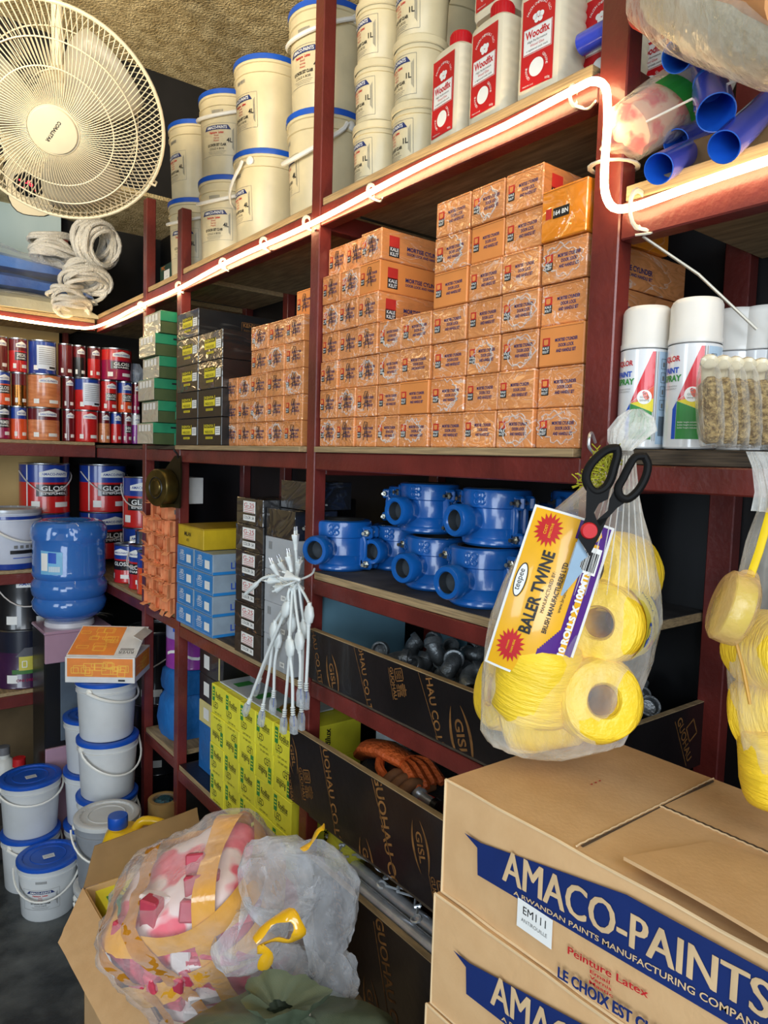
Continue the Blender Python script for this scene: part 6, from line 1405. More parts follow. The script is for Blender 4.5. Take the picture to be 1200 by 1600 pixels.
def carton(top=False):
    """local origin at the far bottom edge of the front face; +X into the rack, -Y to the near end"""
    W_ = CXB-CXF; L_ = CYL-CYR; H = CH-.0012; t = thing('paint_carton', 'x', 'carton'); mb = MB()
    softbox(mb, 0, W_, -L_, 0, 0, H, KR, .0035, seed=3 if top else 5)
    for z in (.0, H): mb.tube([(0, -L_*k/12, z+.0007*math.sin(k*2.1)) for k in range(13)], .0016, KRE, 6)
    mb.tube([(0, 0, H*k/6) for k in range(7)], .0018, KRE, 6)
    if top:
        mb.tube([(.004+(W_-.008)*k/40, -.184+.0009*(k % 2), H+.0022) for k in range(41)], .0011, KRE, 5); mb.tube([(.01+(W_-.02)*k/40, -.1865, H+.0016) for k in range(41)], .0012, KRD, 5)
        mb.tube([(.152, -.186-.13*k/30, H+.0018+.0006*(k % 2)) for k in range(31)], .0016, KRD, 5); mb.tube([(.148, -.186-.13*k/30, H+.0026+.0007*(k % 2)) for k in range(31)], .0010, KRE, 5)
        for k in range(3): mb.rect(.13+.008*k, -.11, .003, .002, REDINK, TR(z=H+.003))
    mb.build('cardboard_body', t)
    M = frame((-.0052, 0, 0), (0, -1, 0), (0, 0, 1)); lb = MB(); g = 1.0 if top else 1.0
    Z = lambda z: z-(CTOP-CH)
    pts = [(.039, 1.1985), (.060, 1.1905), (.062, 1.160), (.352, 1.176), (.44, 1.181), (.44, 1.222), (.371, 1.236), (.247, 1.2335), (.065, 1.1985)]
    lb.add([(u, Z(z), 0) for u, z in pts], [(0, 1, 8), (1, 2, 3, 7, 8), (3, 4, 6, 7), (4, 5, 6)], NAVY, False, M)
    TANP = mat('kraft_reversed_letters', (216, 184, 140), .7)
    def wq(u0, u1, za0, za1, zb0, zb1):      # text box whose lower and upper edges run straight from left to right
        return lambda a, b: (u0+(u1-u0)*a, Z(za0+(za1-za0)*a)+((zb0+(zb1-zb0)*a)-(za0+(za1-za0)*a))*b, .0006+lift[0])
    lift = [0]
    def fit(s_, m_, u0, u1, za0, za1, zb0, zb1, bold=.0):
        lift[0] += .00012
        vs, fs, x0, x1, yy0, yy1 = text_geo(s_, bold); f = wq(u0, u1, za0, za1, zb0, zb1)
        lb.add([f((x-x0)/(x1-x0), (y-yy0)/(yy1-yy0)) for x, y in vs], fs, m_, False, M)
    for du in (-.0011, -.0004, .0004, .0011): fit('AMACO-PAINTS', TANP, .100+du, .374+du, 1.1735, 1.199, 1.209, 1.2285, 0)
    fit('A RWANDAN PAINTS MANUFACTURING COMPANY', TANP, .116, .372, 1.166, 1.186, 1.1705, 1.1935, .015)
    for du in (-.0003, .0004): fit('Peinture Latex', REDINK, .188+du, .274+du, 1.143, 1.1525, 1.1505, 1.160, 0)
    for k, tx in enumerate(('Email', 'Vernis', 'Mastic')): fit(tx, REDINK, .214, .236+.002*k, 1.1395-.0052*k, 1.1415-.0052*k, 1.1430-.0052*k, 1.1450-.0052*k, .02)
    for du in (-.0004, .0004): fit('LE CHOIX EST CLAIR', NAVY, .178+du, .300+du, 1.1125, 1.1225, 1.124, 1.135, .02)
    if top:
        lb.rect(.1445, Z(1.150), .046, .031, WHITE, M @ Matrix.Translation((0, 0, .0004))); lb.text('EM111', INK, w=.030, M=M @ Matrix.Translation((0, 0, .0008)), x=.1445, y=Z(1.156)); lb.text('ANTIROUILLE', GREYINK, w=.034, M=M @ Matrix.Translation((0, 0, .0008)), x=.1445, y=Z(1.145))
    lb.build('printed_front', t)
    if top:
        fb = MB(); vs = []; fs = []; nx, ny = 10, 12; P00, P10, P01, P11 = (.004, -.236), (.118, -.262), (-.012, -.47), (.14, -.47)
        for q in (0, .0035):
            for i in range(nx+1):
                for j in range(ny+1):
                    u, v = i/nx, j/ny; x = (P00[0]*(1-u)+P10[0]*u)*(1-v)+(P01[0]*(1-u)+P11[0]*u)*v; y = (P00[1]*(1-u)+P10[1]*u)*(1-v)+(P01[1]*(1-u)+P11[1]*u)*v
                    vs.append((x-.008*(1-u)*v, y, H+.004+.009*(1-u)+.004*math.sin(v*3)+q))
        N_ = (nx+1)*(ny+1); q = lambda i, j, o: o*N_+i*(ny+1)+j
        for i in range(nx):
            for j in range(ny): fs += [(q(i, j, 1), q(i+1, j, 1), q(i+1, j+1, 1), q(i, j+1, 1)), (q(i, j, 0), q(i, j+1, 0), q(i+1, j+1, 0), q(i+1, j, 0))]
        for j in range(ny): fs.append((q(0, j, 0), q(0, j, 1), q(0, j+1, 1), q(0, j+1, 0)))
        for i in range(nx): fs.append((q(i, 0, 0), q(i+1, 0, 0), q(i+1, 0, 1), q(i, 0, 1)))
        fb.add(vs, fs, KR, True); fb.build('loose_flap', t)
    return t
c1 = carton(True); c1.location = (CXF, CYL, CTOP-CH); tag(c1, 'large printed brown paint carton with a loose top flap, top of the stack')
c2 = carton(False); c2.location = (CXF-.007, CYL+.004, CTOP-2*CH-.001); c2.rotation_euler.z = .01; tag(c2, 'large printed brown paint carton under the topmost one')
c3 = dup(c2, (CXF-.011, CYL+.008, CTOP-3*CH-.002), .0, 'large brown paint carton third from the top, at the bottom edge of the picture')
tag(MB().box(CXF-.02, CXB-.005, CYR-.05, CYL+.02, FZ, CTOP-3*CH-.003, mat('dark_counter_wood', (86, 66, 46), .6, var=.2), .004).build('low_counter'), 'dark wooden counter below the frame carrying the brown cartons', 'counter')
# ------------------------------------------------------------------ the bag of yellow twine rolls hanging from the post
YEL = mat('yellow_baler_twine', (248, 208, 48), .42, var=.06, scale=10, bump=.35, bscale=40, stretch=(1, 1, 7), sss=0)
YELC = mat('yellow_roll_core', (224, 172, 40), .6)
def roll(label=False, R=.049, H=.096):
    t = thing('twine_roll', 'x', 'twine'); mb = MB()
    mb.lathe([(.017, .006), (.020, .001), (.036, .0), (R-.006, .003), (R-.001, .012), (R, .03), (R, H-.03), (R-.001, H-.012), (R-.006, H-.003), (.036, H), (.020, H-.001), (.017, H-.006), (.0165, H*.5), (.017, .006)], YEL, 36, warp=lambda x, y, z: (x*(1+.02*math.sin(z*260+4*math.atan2(y, x))), y*(1+.02*math.sin(z*260+4*math.atan2(y, x))), z))
    mb.build('winding', t)
    MB().lathe([(.0162, .008), (.0162, H-.008)], YELC, 24).build('inner_core', t)
    if label:
        lb = MB(); W = cyl(R+.0005, .001, 0); lb.patch([(-.055, .02), (.055, .02), (.055, H-.014), (-.055, H-.014)], W, mat('yellow_roll_label', (246, 226, 60), .4)); W2 = cyl(R+.0005, .0016, 0)
        lb.patch([(-.055, .02), (.055, .02), (.055, .026), (-.055, .026)], W2, NAVY); lb.patch([(.040, .02), (.055, .02), (.055, H-.014), (.040, H-.014)], W2, NAVY)
        lb.add([W2(-.025+.015*math.cos(a), .066+.009*math.sin(a)) for a in [2*PI*k/20 for k in range(20)]], [tuple(range(20))], BLUEINK); lb.text('teepee', WHITE, w=.022, warp=cyl(R+.0005, .0022, 0), x=-.025, y=.066)
        lb.text('BALER TWINE', INK, w=.062, warp=W2, x=0, y=.048, bold=.01); lb.text('MANUFACTURED BY BRUSH MANUFACTURERS', INK, w=.06, warp=W2, x=0, y=.038)
        n = 20; lb.add([W2(-.038+(.0085 if k % 2 else .0055)*math.cos(2*PI*k/n), .040+(.0085 if k % 2 else .0055)*math.sin(2*PI*k/n)) for k in range(n)], [tuple(range(n))], REDINK); lb.build('label', t)
    return t
rl = [Proto(lambda: roll(False)), Proto(lambda: roll(True))]
right = Vector((R3[0][0], R3[1][0], 0)).normalized(); fwd = Vector((0, 0, 1)).cross(right)    # fwd: away from the camera
def rotto(d, spin=0):
    """euler that points local +Z along d = (right, up, towards the camera)"""
    v = (right*d[0]+Vector((0, 0, 1))*d[1]-fwd*d[2]).normalized(); return (v.to_track_quat('Z', 'Y') @ Matrix.Rotation(spin, 3, 'Z').to_quaternion()).to_euler()
def place_roll(k, px, py, depth, d, spin, lab, grp='yellow twine rolls in the hanging clear bag', s_=1):
    c = atd(px, py, depth); e = rotto(d, spin); o = rl[k]((0, 0, 0), 0, lab, grp, rot=e, scale=s_); o.location = c-(e.to_matrix() @ Vector((0, 0, .048*s_))); return o
DB = .845
for a in ((0, 955, 893, DB+.01, (-.75, .15, .62), 0, 'topmost yellow twine roll beside the scissor blade, hole to the left'), (1, 952, 970, DB-.01, (-.55, .12, .82), 1.9, 'yellow twine roll with a printed label, right side of the bag'),
          (0, 922, 1088, DB-.02, (.05, .22, .97), 0, 'yellow twine roll with its dark hole facing out, low in the bag'), (0, 838, 1058, DB-.02, (.12, 1, .1), 0, 'yellow twine roll standing upright below the printed sheet'),
          (0, 872, 945, DB+.035, (.3, .9, .2), 0, 'yellow twine roll behind the printed sheet edge, middle of the bag'), (0, 815, 1085, DB+.055, (-.9, .2, .3), 0, 'yellow twine roll at the left bottom side of the bag'),
          (1, 845, 1108, DB+.03, (.9, .25, .2), 2.6, 'yellow twine roll lying at the very bottom of the bag, blue label showing'), (0, 858, 965, DB+.06, (.1, 1, .1), 0, 'yellow twine roll wholly behind the printed sheet')): place_roll(*a)
BAGF = mat('clear_bag_film', (250, 248, 240), .10, var=0, scale=26, alpha=.085, bump=.35, bscale=30)
bo = atd(975, 700, .86)
def bagloft(rows, depth, m, o, folds=8, amp=.05, seed=0, ryf=.62, n=64):
    """rows: (pixel y, left x, right x) of the bag's outline at a distance"""
    vs = []; fs = []
    for i, (py, xl_, xr_, *q) in enumerate(rows):
        c = atd((xl_+xr_)/2, py, depth); hw = (xr_-xl_)/2*depth/F_PX; ry = (q[0] if q else hw*ryf)
        for k in range(n):
            a = 2*PI*k/n; f = 1+amp*math.sin(a*folds+seed+.5*math.sin(i*.7))*.5+amp*.6*math.sin(a*folds*2.3+i*.35+seed)
            vs.append(c+right*hw*math.cos(a)*f+fwd*ry*math.sin(a)*f-o)
    for i in range(len(rows)-1):
        for k in range(n): fs.append((i*n+k, i*n+(k+1) % n, (i+1)*n+(k+1) % n, (i+1)*n+k))
    fs.append(tuple(range(n))); fs.append(tuple(reversed(range((len(rows)-1)*n, len(rows)*n))))
    return vs, fs
bag = thing('twine_bag', 'clear plastic bag of yellow twine rolls hanging from the steel post', 'bag', bo)
raw = [(700, 962, 988, .012), (716, 955, 990, .014), (760, 912, 993, .028), (800, 866, 1002, .045), (850, 822, 1016, .060), (905, 792, 1025, .072), (960, 770, 1028, .076), (1015, 760, 1016, .078), (1060, 754, 996, .078), (1110, 752, 985, .076), (1140, 752, 972, .072), (1158, 762, 925, .055), (1172, 800, 880, .03)]
rows = []
for i in range(len(raw)-1):
    for k in range(3):
        t_ = k/3; rows.append(tuple(raw[i][j]*(1-t_)+raw[i+1][j]*t_ for j in range(4)))
rows.append(raw[-1]); vs, fs = bagloft(rows, DB+.005, BAGF, bo, amp=.035)
mb = MB().add(vs, fs, BAGF, True); mb.build('bag_film', bag)
PLW = mat('gathered_bag_plastic', (240, 240, 234), .14, var=0, scale=30, alpha=.30, bump=.8, bscale=30)
vs, fs = bagloft([(640, 985, 1000, .012), (652, 972, 1020, .010), (672, 958, 1022, .014), (690, 955, 1000, .014), (704, 960, 985, .010)], .845, PLW, bo, folds=7, amp=.28, n=40); MB().add(vs, fs, PLW, True).build('gathered_neck', bag)
mb = MB()
for k in range(9):    # long stretch folds running down from the neck
    x0 = 958+4.2*k; x1 = 880+17*k; P = []
    for j in range(9):
        t_ = j/8; P.append(atd(x0+(x1-x0)*t_**1.1, 712+(930-712)*t_, .83-.022-.042*math.sin(min(1, t_*1.2)*PI/2))-bo)
    mb.tube(P, [.0010]*3+[.0007]*5+[.0002], PLW, 4)
mb.build('stretch_fold', bag)
# printed sheet inside the bag
SH_Y = mat('amber_printed_sheet', (240, 178, 30), .35, var=.05, coat=.6)
sh0 = atd(858, 920, DB-.066); tdir = Vector(atd(877, 800, DB-.085))-Vector(atd(800, 1037, DB-.085)); Lt = tdir.length; tdir.normalize()
nrm = -(fwd*1.0+right*.28).normalized(); vdir = (nrm.cross(tdir)).normalized(); nrm = tdir.cross(vdir)
def shw(u, v, e=0):     # u along the reading direction, v towards the top of the letters
    return sh0-bo+tdir*u*.93+vdir*(v*.96)+nrm*(.010-v*v*7-u*u*1.6+e)
sheet = MB()
def srect(u0, u1, v0, v1, m, e=0):
    n = 10; nu = max(1, int(abs(u1-u0)/.012)); nv = max(1, int(abs(v1-v0)/.012)); vs = [shw(u0+(u1-u0)*i/nu, v0+(v1-v0)*j/nv, e) for i in range(nu+1) for j in range(nv+1)]
    sheet.add(vs, [(i*(nv+1)+j, (i+1)*(nv+1)+j, (i+1)*(nv+1)+j+1, i*(nv+1)+j+1) for i in range(nu) for j in range(nv)], m, True)
srect(-.110, .092, -.049, .045, WHITE, -.0006); srect(-.107, .089, -.046, .042, SH_Y); srect(-.107, .089, -.046, -.026, PURPLEINK, .0004); srect(-.107, -.070, -.046, -.008, PURPLEINK, .0005)
for k in range(12): srect(-.070, -.070+.0028*k, -.026+.0016*(11-k)-.0016, -.026+.0016*(11-k), PURPLEINK, .0005)
srect(.066, .089, -.046, -.010, PURPLEINK, .0005); srect(.030, .062, -.043, -.012, WHITE, .0009)
for k in range(16): srect(.033, .056, -.041+.0017*k, -.041+.0017*k+.0009*(1+(k*7 % 3) % 2), INK, .0013)
def st(t_, m_, w, u, v, h=None, bold=.0, e=.0012): sheet.text(t_, m_, w=w, h=h, x=u, y=v, warp=lambda a, b: shw(a, b, e), bold=bold)
st('BALER TWINE', INK, .100, -.008, .012, .014, .03); st('MANUFACTURED BY:', INK, .050, -.004, .0, .004); st('BRUSH MANUFACTURERS LTD', INK, .086, -.008, -.009, .0055, .02); st('www.brush.co.ke', INK, .038, -.004, -.0175, .004)
st('10 ROLLS X 100MTS', WHITE, .105, -.018, -.034, .008, .05)
n = 28; sheet.add([shw(.000+.021*math.cos(2*PI*k/n), .0335+.0068*math.sin(2*PI*k/n), .001) for k in range(n)], [tuple(range(n))], INK); sheet.add([shw(.000+.0195*math.cos(2*PI*k/n), .0335+.0056*math.sin(2*PI*k/n), .0014) for k in range(n)], [tuple(range(n))], WHITE)
st('teepee', INK, .026, .0, .0335, e=.0018)
for (cu, cv, tx) in ((.066, .021, ('COST', 'EFFECTIVE')), (-.078, .022, ('STRONGER', 'THAN SISAL'))):
    for w_, r0 in ((0, .0185), ):
        n = 36; ring = [shw(cu+((r0 if k % 2 else r0*.66))*math.cos(2*PI*k/n)*1.15, cv+((r0 if k % 2 else r0*.66))*math.sin(2*PI*k/n)*.9, .0009) for k in range(n)]; cc = shw(cu, cv, .0011)
        sheet.add(ring+[cc], [(k, (k+1) % n, n) for k in range(n)], REDINK)
    for i, t_ in enumerate(tx): st(t_, SH_Y, .018 if i else .012, cu, cv+.003-.006*i, bold=.02, e=.0016)
srect(-.093, -.080, -.030, -.018, WHITE, .001); st('KS 2673', WHITE, .018, -.093, -.037, e=.0013)
sheet.build('printed_sheet', bag)
hk = MB().tube(smooth_pts([(.845, .612, 1.652), (.828, .606, 1.664), (.815, .600, 1.660), (.812, .598, 1.645), (.822, .596, 1.636)], 5), .0022, STEEL, 8); tag(hk.build('wire_hook'), 'bent steel wire hook on the post holding the twine bag', 'hook')
TUFT = mat('yellow_green_twine_fibre', (190, 186, 40), .6, var=.2)
mb = MB(); R_ = random.Random(8); cfr = atd(936, 732, .775)
for k in range(220):
    a, b_, c_ = [R_.uniform(-1, 1) for _ in range(3)]; p = right*a*.012+Vector((0, 0, b_*.018))+fwd*c_*.006; p += right*(.010*(b_)); q = p+right*R_.uniform(-.012, .012)+Vector((0, 0, R_.uniform(-.014, .012)))+fwd*R_.uniform(-.006, .006)
    mb.tube([p, (p+q)/2+right*R_.uniform(-.004, .004), q], .00075, TUFT, 3, caps=False)
o = mb.build('twine_tuft', None, cfr); tag(o, 'frayed yellow-green twine tuft tied through the scissor handle', 'twine tuft', None, 'stuff')
# ------------------------------------------------------------------ scissors
SCD = .745; so = atd(925, 790, SCD)
def sq(px, py, off=0): return atd(px, py, SCD+off)-so
c4 = lambda x, y: (740+x*.35, 640+y*.35)
SB = mat('black_scissor_handle', (12, 12, 13), .7, var=.05, spec=.25)
sc_ = thing('scissors', 'large black-handled scissors with a red pivot hanging over the twine bag', 'scissors', so)
def ploop(pts, r, off, m, closed=True): return [sq(*c4(*p), off) for p in pts]
def slab(mb, pts, off, th, m):
    n = len(pts); P = [sq(*c4(*p), off) for p in pts]+[sq(*c4(*p), off+th) for p in pts]
    A = sum(pts[i][0]*pts[(i+1) % n][1]-pts[(i+1) % n][0]*pts[i][1] for i in range(n))
    f = list(range(n)); g = [n+k for k in range(n)]; side_ = [(k, n+k, n+(k+1) % n, (k+1) % n) for k in range(n)]
    if A > 0: mb.add(P, [tuple(f[::-1]), tuple(g)]+[s_ for s_ in side_], m)
    else: mb.add(P, [tuple(f), tuple(g[::-1])]+[s_[::-1] for s_ in side_], m)
mb = MB(); L1 = [(640, 172), (600, 178), (560, 205), (520, 250), (502, 300), (515, 345), (545, 368), (585, 352), (612, 310), (628, 255), (642, 205)]
mb.tube(smooth_pts(ploop(L1+[L1[0]], 0, 0, SB), 4)[:-1], .0052, SB, 10, closed=True, flat=.9); slab(mb, [(505, 335), (560, 378), (610, 345), (600, 400), (560, 420), (538, 460), (560, 520), (520, 655), (465, 570), (500, 480)], -.004, .008, SB); mb.build('handle', sc_)
mb = MB(); L2 = [(762, 208), (722, 212), (695, 250), (668, 305), (645, 350), (655, 388), (690, 398), (735, 360), (768, 300), (778, 245)]
mb.tube(smooth_pts(ploop(L2+[L2[0]], 0, 0, SB), 4)[:-1], .0048, SB, 10, closed=True, flat=.9); slab(mb, [(632, 350), (660, 395), (720, 385), (640, 440), (590, 495), (565, 520), (548, 495), (600, 450), (606, 400)], .001, .007, SB); slab(mb, [(548, 495), (600, 480), (565, 560), (515, 655), (500, 600)], .001, .006, SB); mb.build('handle', sc_)
mb = MB(); slab(mb, [(468, 572), (512, 655), (478, 680), (474, 700), (488, 722), (395, 832), (388, 828)], .002, .0018, mat('scissor_blade_steel', (140, 164, 182), .4, .5)); mb.build('blade', sc_)
mb = MB(); c_ = sq(*c4(517, 541), -.006); Mv = Matrix((right, Vector((0, 0, 1)), -fwd)).transposed().to_4x4(); Mv.translation = c_; mb.lathe([(0, .002), (.0075, .002), (.0088, 0), (.0088, -.003)], mat('red_pivot', (210, 40, 46), .4), 24, M=Mv); mb.build('pivot_cap', sc_)
# ------------------------------------------------------------------ second twine bag and yellow strapping at the right edge
bo2 = atd(1205, 760, .70); bag2 = thing('twine_bag', 'narrow clear bag of twine rolls cut by the right picture edge', 'bag', bo2)
raw = [(712, 1170, 1230, .012), (760, 1188, 1240, .012), (800, 1186, 1252, .016), (850, 1172, 1262, .03), (950, 1152, 1275, .042), (1040, 1146, 1285, .05), (1120, 1152, 1290, .052), (1180, 1162, 1290, .05), (1225, 1174, 1285, .04), (1243, 1200, 1260, .02)]
rows = []
for i in range(len(raw)-1):
    for k in range(3): t_ = k/3; rows.append(tuple(raw[i][j]*(1-t_)+raw[i+1][j]*t_ for j in range(4)))
rows.append(raw[-1]); vs, fs = bagloft(rows, .70, BAGF, bo2, amp=.05, folds=6); MB().add(vs, fs, BAGF, True).build('bag_film', bag2)
vs, fs = bagloft([(706, 1172, 1215, .008), (730, 1182, 1222, .010), (770, 1188, 1240, .012), (800, 1184, 1250, .016)], .69, PLW, bo2, folds=5, amp=.25, n=40); MB().add(vs, fs, PLW, True).build('gathered_neck', bag2)
G2 = 'yellow twine rolls in the bag at the right edge'
for a in ((0, 1212, 1018, .70, (.25, .1, .95), 0, 'pale yellow twine roll with its hole facing out, top of the right bag'), (0, 1218, 1115, .71, (.6, .3, .7), 0, 'yellow twine roll in the middle of the right bag'), (1, 1222, 1195, .70, (.12, -1, .1), 2.2, 'yellow twine roll with an upside-down label at the bottom of the right bag')): place_roll(*a, G2, .80)
tpd = .68; to = atd(1145, 950, tpd); tp = thing('measuring_tape', 'clear-cased roll of yellow tape hanging before the right bag', 'tape', to)
q = lambda px, py, off=0: atd(px, py, tpd+off)-to
AMB = mat('amber_clear_case', (236, 196, 130), .2, var=0, scale=20, alpha=.35, bump=.2)
axv = (right*.55-fwd*.8).normalized(); ddir = (Vector((0, 0, 1))+right*.34).normalized()
axv = (right*.95-fwd*.22-Vector((0, 0, 1))*.30).normalized(); Ma = axv.to_track_quat('Z', 'Y').to_matrix().to_4x4()
MB(Ma).lathe([(0, -.011), (.020, -.0115), (.030, -.010), (.0315, -.008), (.0315, .008), (.030, .010), (.020, .0115), (0, .011)], mat('yellow_tape_reel', (216, 200, 50), .35, coat=.5), 40).build('tape_reel', tp)
MB(Ma).lathe([(0, -.0135), (.030, -.0135), (.0345, -.010), (.0355, 0), (.0345, .010), (.030, .0135), (0, .0135)], AMB, 44).build('case', tp)
MB().tube([q(1172, 902, 0), q(1186, 862), q(1205, 795)], .0042, mat('yellow_strap', (246, 210, 20), .4), 6, flat=.35).build('strap', tp)
MB().tube(smooth_pts([q(1155, 905), q(1162, 896), q(1178, 898), q(1182, 910)], 4), .0035, AMB, 8).build('case_loop', tp)
MB().tube([q(1149, 1000), q(1160, 1040), q(1172, 1100)], .0016, mat('amber_cord', (200, 150, 60), .5), 6).build('cord', tp)
shk = MB().tube(smooth_pts([(.85, .60, 1.335), (.835, .575, 1.33), (.838, .55, 1.318), (.85, .56, 1.305), (.862, .59, 1.312)], 5), .0018, STEEL, 7); tag(shk.build('wire_hook'), 'loose loop of bright wire sticking out beside the post at clamp-shelf height', 'hook')
# ------------------------------------------------------------------ the open carton on the floor
OX0, OX1, OY0, OY1, OZ = .485, .81, 1.30, 1.835, .50
oc = thing('open_carton', 'open brown carton with raised flaps standing on the floor, full of lamp boxes', 'carton', ((OX0+OX1)/2, (OY0+OY1)/2, FZ))
def wo(mb, nm): o = mb.build(nm, oc); o.location = (-(OX0+OX1)/2, -(OY0+OY1)/2, -FZ); return o
KI = mat('kraft_inside', (158, 122, 78), .8, var=.06)
mb = MB(); T_ = .005
for (x0, x1, y0_, y1_) in ((OX0, OX0+T_, OY0, OY1), (OX1-T_, OX1, OY0, OY1), (OX0, OX1, OY1-T_, OY1), (OX0, OX1, OY0, OY0+T_)): mb.box(x0, x1, y0_, y1_, FZ, OZ, KR, .001)
mb.box(OX0, OX1, OY0, OY1, FZ, FZ+.005, KR); wo(mb, 'cardboard_body')
def flap(p0, p1, p2, p3, nm, n=8, seed=0, m=KR):
    P = [Vector(p) for p in (p0, p1, p2, p3)]; nr = (P[1]-P[0]).cross(P[3]-P[0]).normalized(); mb = MB(); vs = []; fs = []
    for q_ in (0, 1):
        for i in range(n+1):
            for j in range(n+1):
                u, v = i/n, j/n; p = (P[0]*(1-u)+P[1]*u)*(1-v)+(P[3]*(1-u)+P[2]*u)*v; vs.append(p+nr*(q_*.004+.004*vnoise(u*6, v*6, seed, seed)*v))
    N_ = (n+1)**2; g = lambda i, j, o: o*N_+i*(n+1)+j
    for i in range(n):
        for j in range(n): fs += [(g(i, j, 1), g(i+1, j, 1), g(i+1, j+1, 1), g(i, j+1, 1)), (g(i, j, 0), g(i, j+1, 0), g(i+1, j+1, 0), g(i+1, j, 0))]
    for j in range(n): fs += [(g(0, j, 0), g(0, j, 1), g(0, j+1, 1), g(0, j+1, 0)), (g(n, j, 0), g(n, j+1, 0), g(n, j+1, 1), g(n, j, 1))]
    for i in range(n): fs += [(g(i, n, 0), g(i, n, 1), g(i+1, n, 1), g(i+1, n, 0)), (g(i, 0, 0), g(i+1, 0, 0), g(i+1, 0, 1), g(i, 0, 1))]
    mb.add(vs, fs, m, True); wo(mb, nm)
E0 = at(92, 1474, 2, .45); E1 = at(262, 1640, 2, .45)
flap((OX0, OY0, OZ), (OX0, OY1, OZ), tuple(E0), (E0.x+.015, OY0+.01, .45), 'flap', seed=1)
B0 = at(148, 1322, 1, OY1+.015); B1 = at(308, 1262, 1, OY1+.015)
flap((OX1, OY1, OZ), (OX0, OY1, OZ), tuple(B0), tuple(B1), 'flap', seed=2, m=KI)
flap((OX1, OY0+.25, OZ), (OX1, OY1, OZ), (OX1+.012, OY1-.0, OZ+.10), (OX1+.014, OY0+.28, OZ+.05), 'flap', seed=3, m=KI)
flap((OX0, OY0, OZ), (OX1, OY0, OZ), (OX1-.01, OY0-.07, OZ-.09), (OX0+.01, OY0-.07, OZ-.09), 'flap', seed=5)
def lampbox(name, lab, p, rot, w, h, d, m, strip=None):
    t = thing(name, lab, 'box', p, 0, None, rot); mb = MB().box(-w/2, w/2, -d/2, d/2, 0, h, m, .001); M = TR(0, 0, h+.0006)
    mb.text('LED', INK if m is LEDY else WHITE, w=w*.3, M=M, x=w*.22, y=d*.36, rot=-.0, bold=.02)
    if strip: mb.rect(0, d*.30, w, d*.16, strip, M @ Matrix.Translation((0, 0, -.0003))); mb.rect(-w*.25, d*.30, w*.3, d*.10, LEDY, M)
    else: mb.rect(-w*.2, d*.3, w*.3, d*.12, GREENINK, M)
    for k in range(4): mb.rect(0, d*(.1-.07*k), w*.7, d*.014, GREYINK, M)
    mb.build('carton', t)
lampbox('bulb_box', 'lemon-yellow lamp box lying in the open carton along its left wall', at(178, 1425, 2, .48)-Vector((-.035, .05, .045)), (0, 0, .0), .10, .05, .32, LEDY)
lampbox('bulb_box', 'small lemon-yellow lamp box at the far right corner of the open carton', (.73, 1.76, .475), (.1, -.2, .3), .09, .04, .12, LEDY)
lampbox('lamp_box', 'green lamp box leaning in the open carton beside the pink bundle', at(205, 1440, 2, .52)-Vector((-.01, .02, .06)), (.0, .55, -.05), .085, .045, .30, mat('green_lamp_carton', (36, 134, 84), .4), mat('lime_print', (170, 210, 60), .4))
tag(MB().box(OX0+.02, OX1-.02, OY0+.02, OY1-.02, FZ+.006, .41, mat('brown_cardboard', (150, 118, 78), .8), .004).build('cardboard_box'), 'brown box filling the bottom of the open carton', 'box')
# the wrapped pink bundle
bc = atd(330, 1437, 1.40); bdl = thing('taped_bundle', 'pink and white packets bundled in clear film with amber tape, on the open carton', 'bundle', bc)
PINK = mat('pink_white_packets', (232, 92, 110), .5, var=.1, scale=11, rgb2=(236, 214, 208), sharp=.12, detail=2)
bx = (right*.86+Vector((0, 0, 1))*.50-fwd*.1).normalized(); by = (Vector((0, 0, 1))*.80-right*.50-fwd*.25); by = (by-bx*by.dot(bx)).normalized(); bz = bx.cross(by)
Mb = Matrix((bx, by, bz)).transposed()
A_, B_, C_ = .152, .140, .115
def se(d, f=1., pw=5.5):
    q_ = (abs(d[0]/A_)**pw+abs(d[1]/B_)**pw+abs(d[2]/C_)**pw)**(-1/pw); q_ *= f
    n_ = 1+.035*vnoise(d[0]*7, d[1]*7, d[2]*7, 3); return Mb @ Vector((d[0]*q_*n_, d[1]*q_*n_, d[2]*q_*n_))
def ball(mb, f, m, nu=48, nv=32, fn=None):
    vs = []; fs = []
    for i in range(nv+1):
        th = PI*i/nv
        for k in range(nu):
            a = 2*PI*k/nu; d = (math.sin(th)*math.cos(a), math.sin(th)*math.sin(a), math.cos(th)); vs.append(se(d, f if fn is None else f*fn(d)))
    for i in range(nv):
        for k in range(nu): fs.append((i*nu+k, (i+1)*nu+k, (i+1)*nu+(k+1) % nu, i*nu+(k+1) % nu))
    mb.add(vs, fs, m, True)
mb = MB(); ball(mb, .97, PINK); mb.build('packets', bdl)
R_ = random.Random(12); PKD = [mat('pink_packet_a', (226, 74, 96), .45, var=.2, scale=40, coat=.3), mat('white_packet', (236, 222, 216), .5, var=.05), mat('rose_packet', (190, 60, 80), .5, var=.1)]
for k in range(40):
    th = R_.uniform(0, PI); a = R_.uniform(0, 2*PI); d = Vector((math.sin(th)*math.cos(a), math.sin(th)*math.sin(a), abs(math.cos(th))*1.)); p = se(d, .965); mb = MB()
    e_ = (Mb @ Vector((R_.choice((-.10, .10)), R_.choice((-.12, .12)), 0))); qd = (Mb @ d).lerp(Mb @ Vector((0, 0, 1)), .45).normalized(); M_ = (qd+e_).normalized().to_track_quat('Z', 'Y').to_matrix().to_4x4(); M_.translation = p
    mb.box(-.032, .032, -.018, .018, -.02, .008, PKD[k % 3], .003, M=M_ @ Matrix.Rotation(R_.choice((0, PI/2))+R_.uniform(-.2, .2), 4, 'Z')); mb.build('packet', bdl)
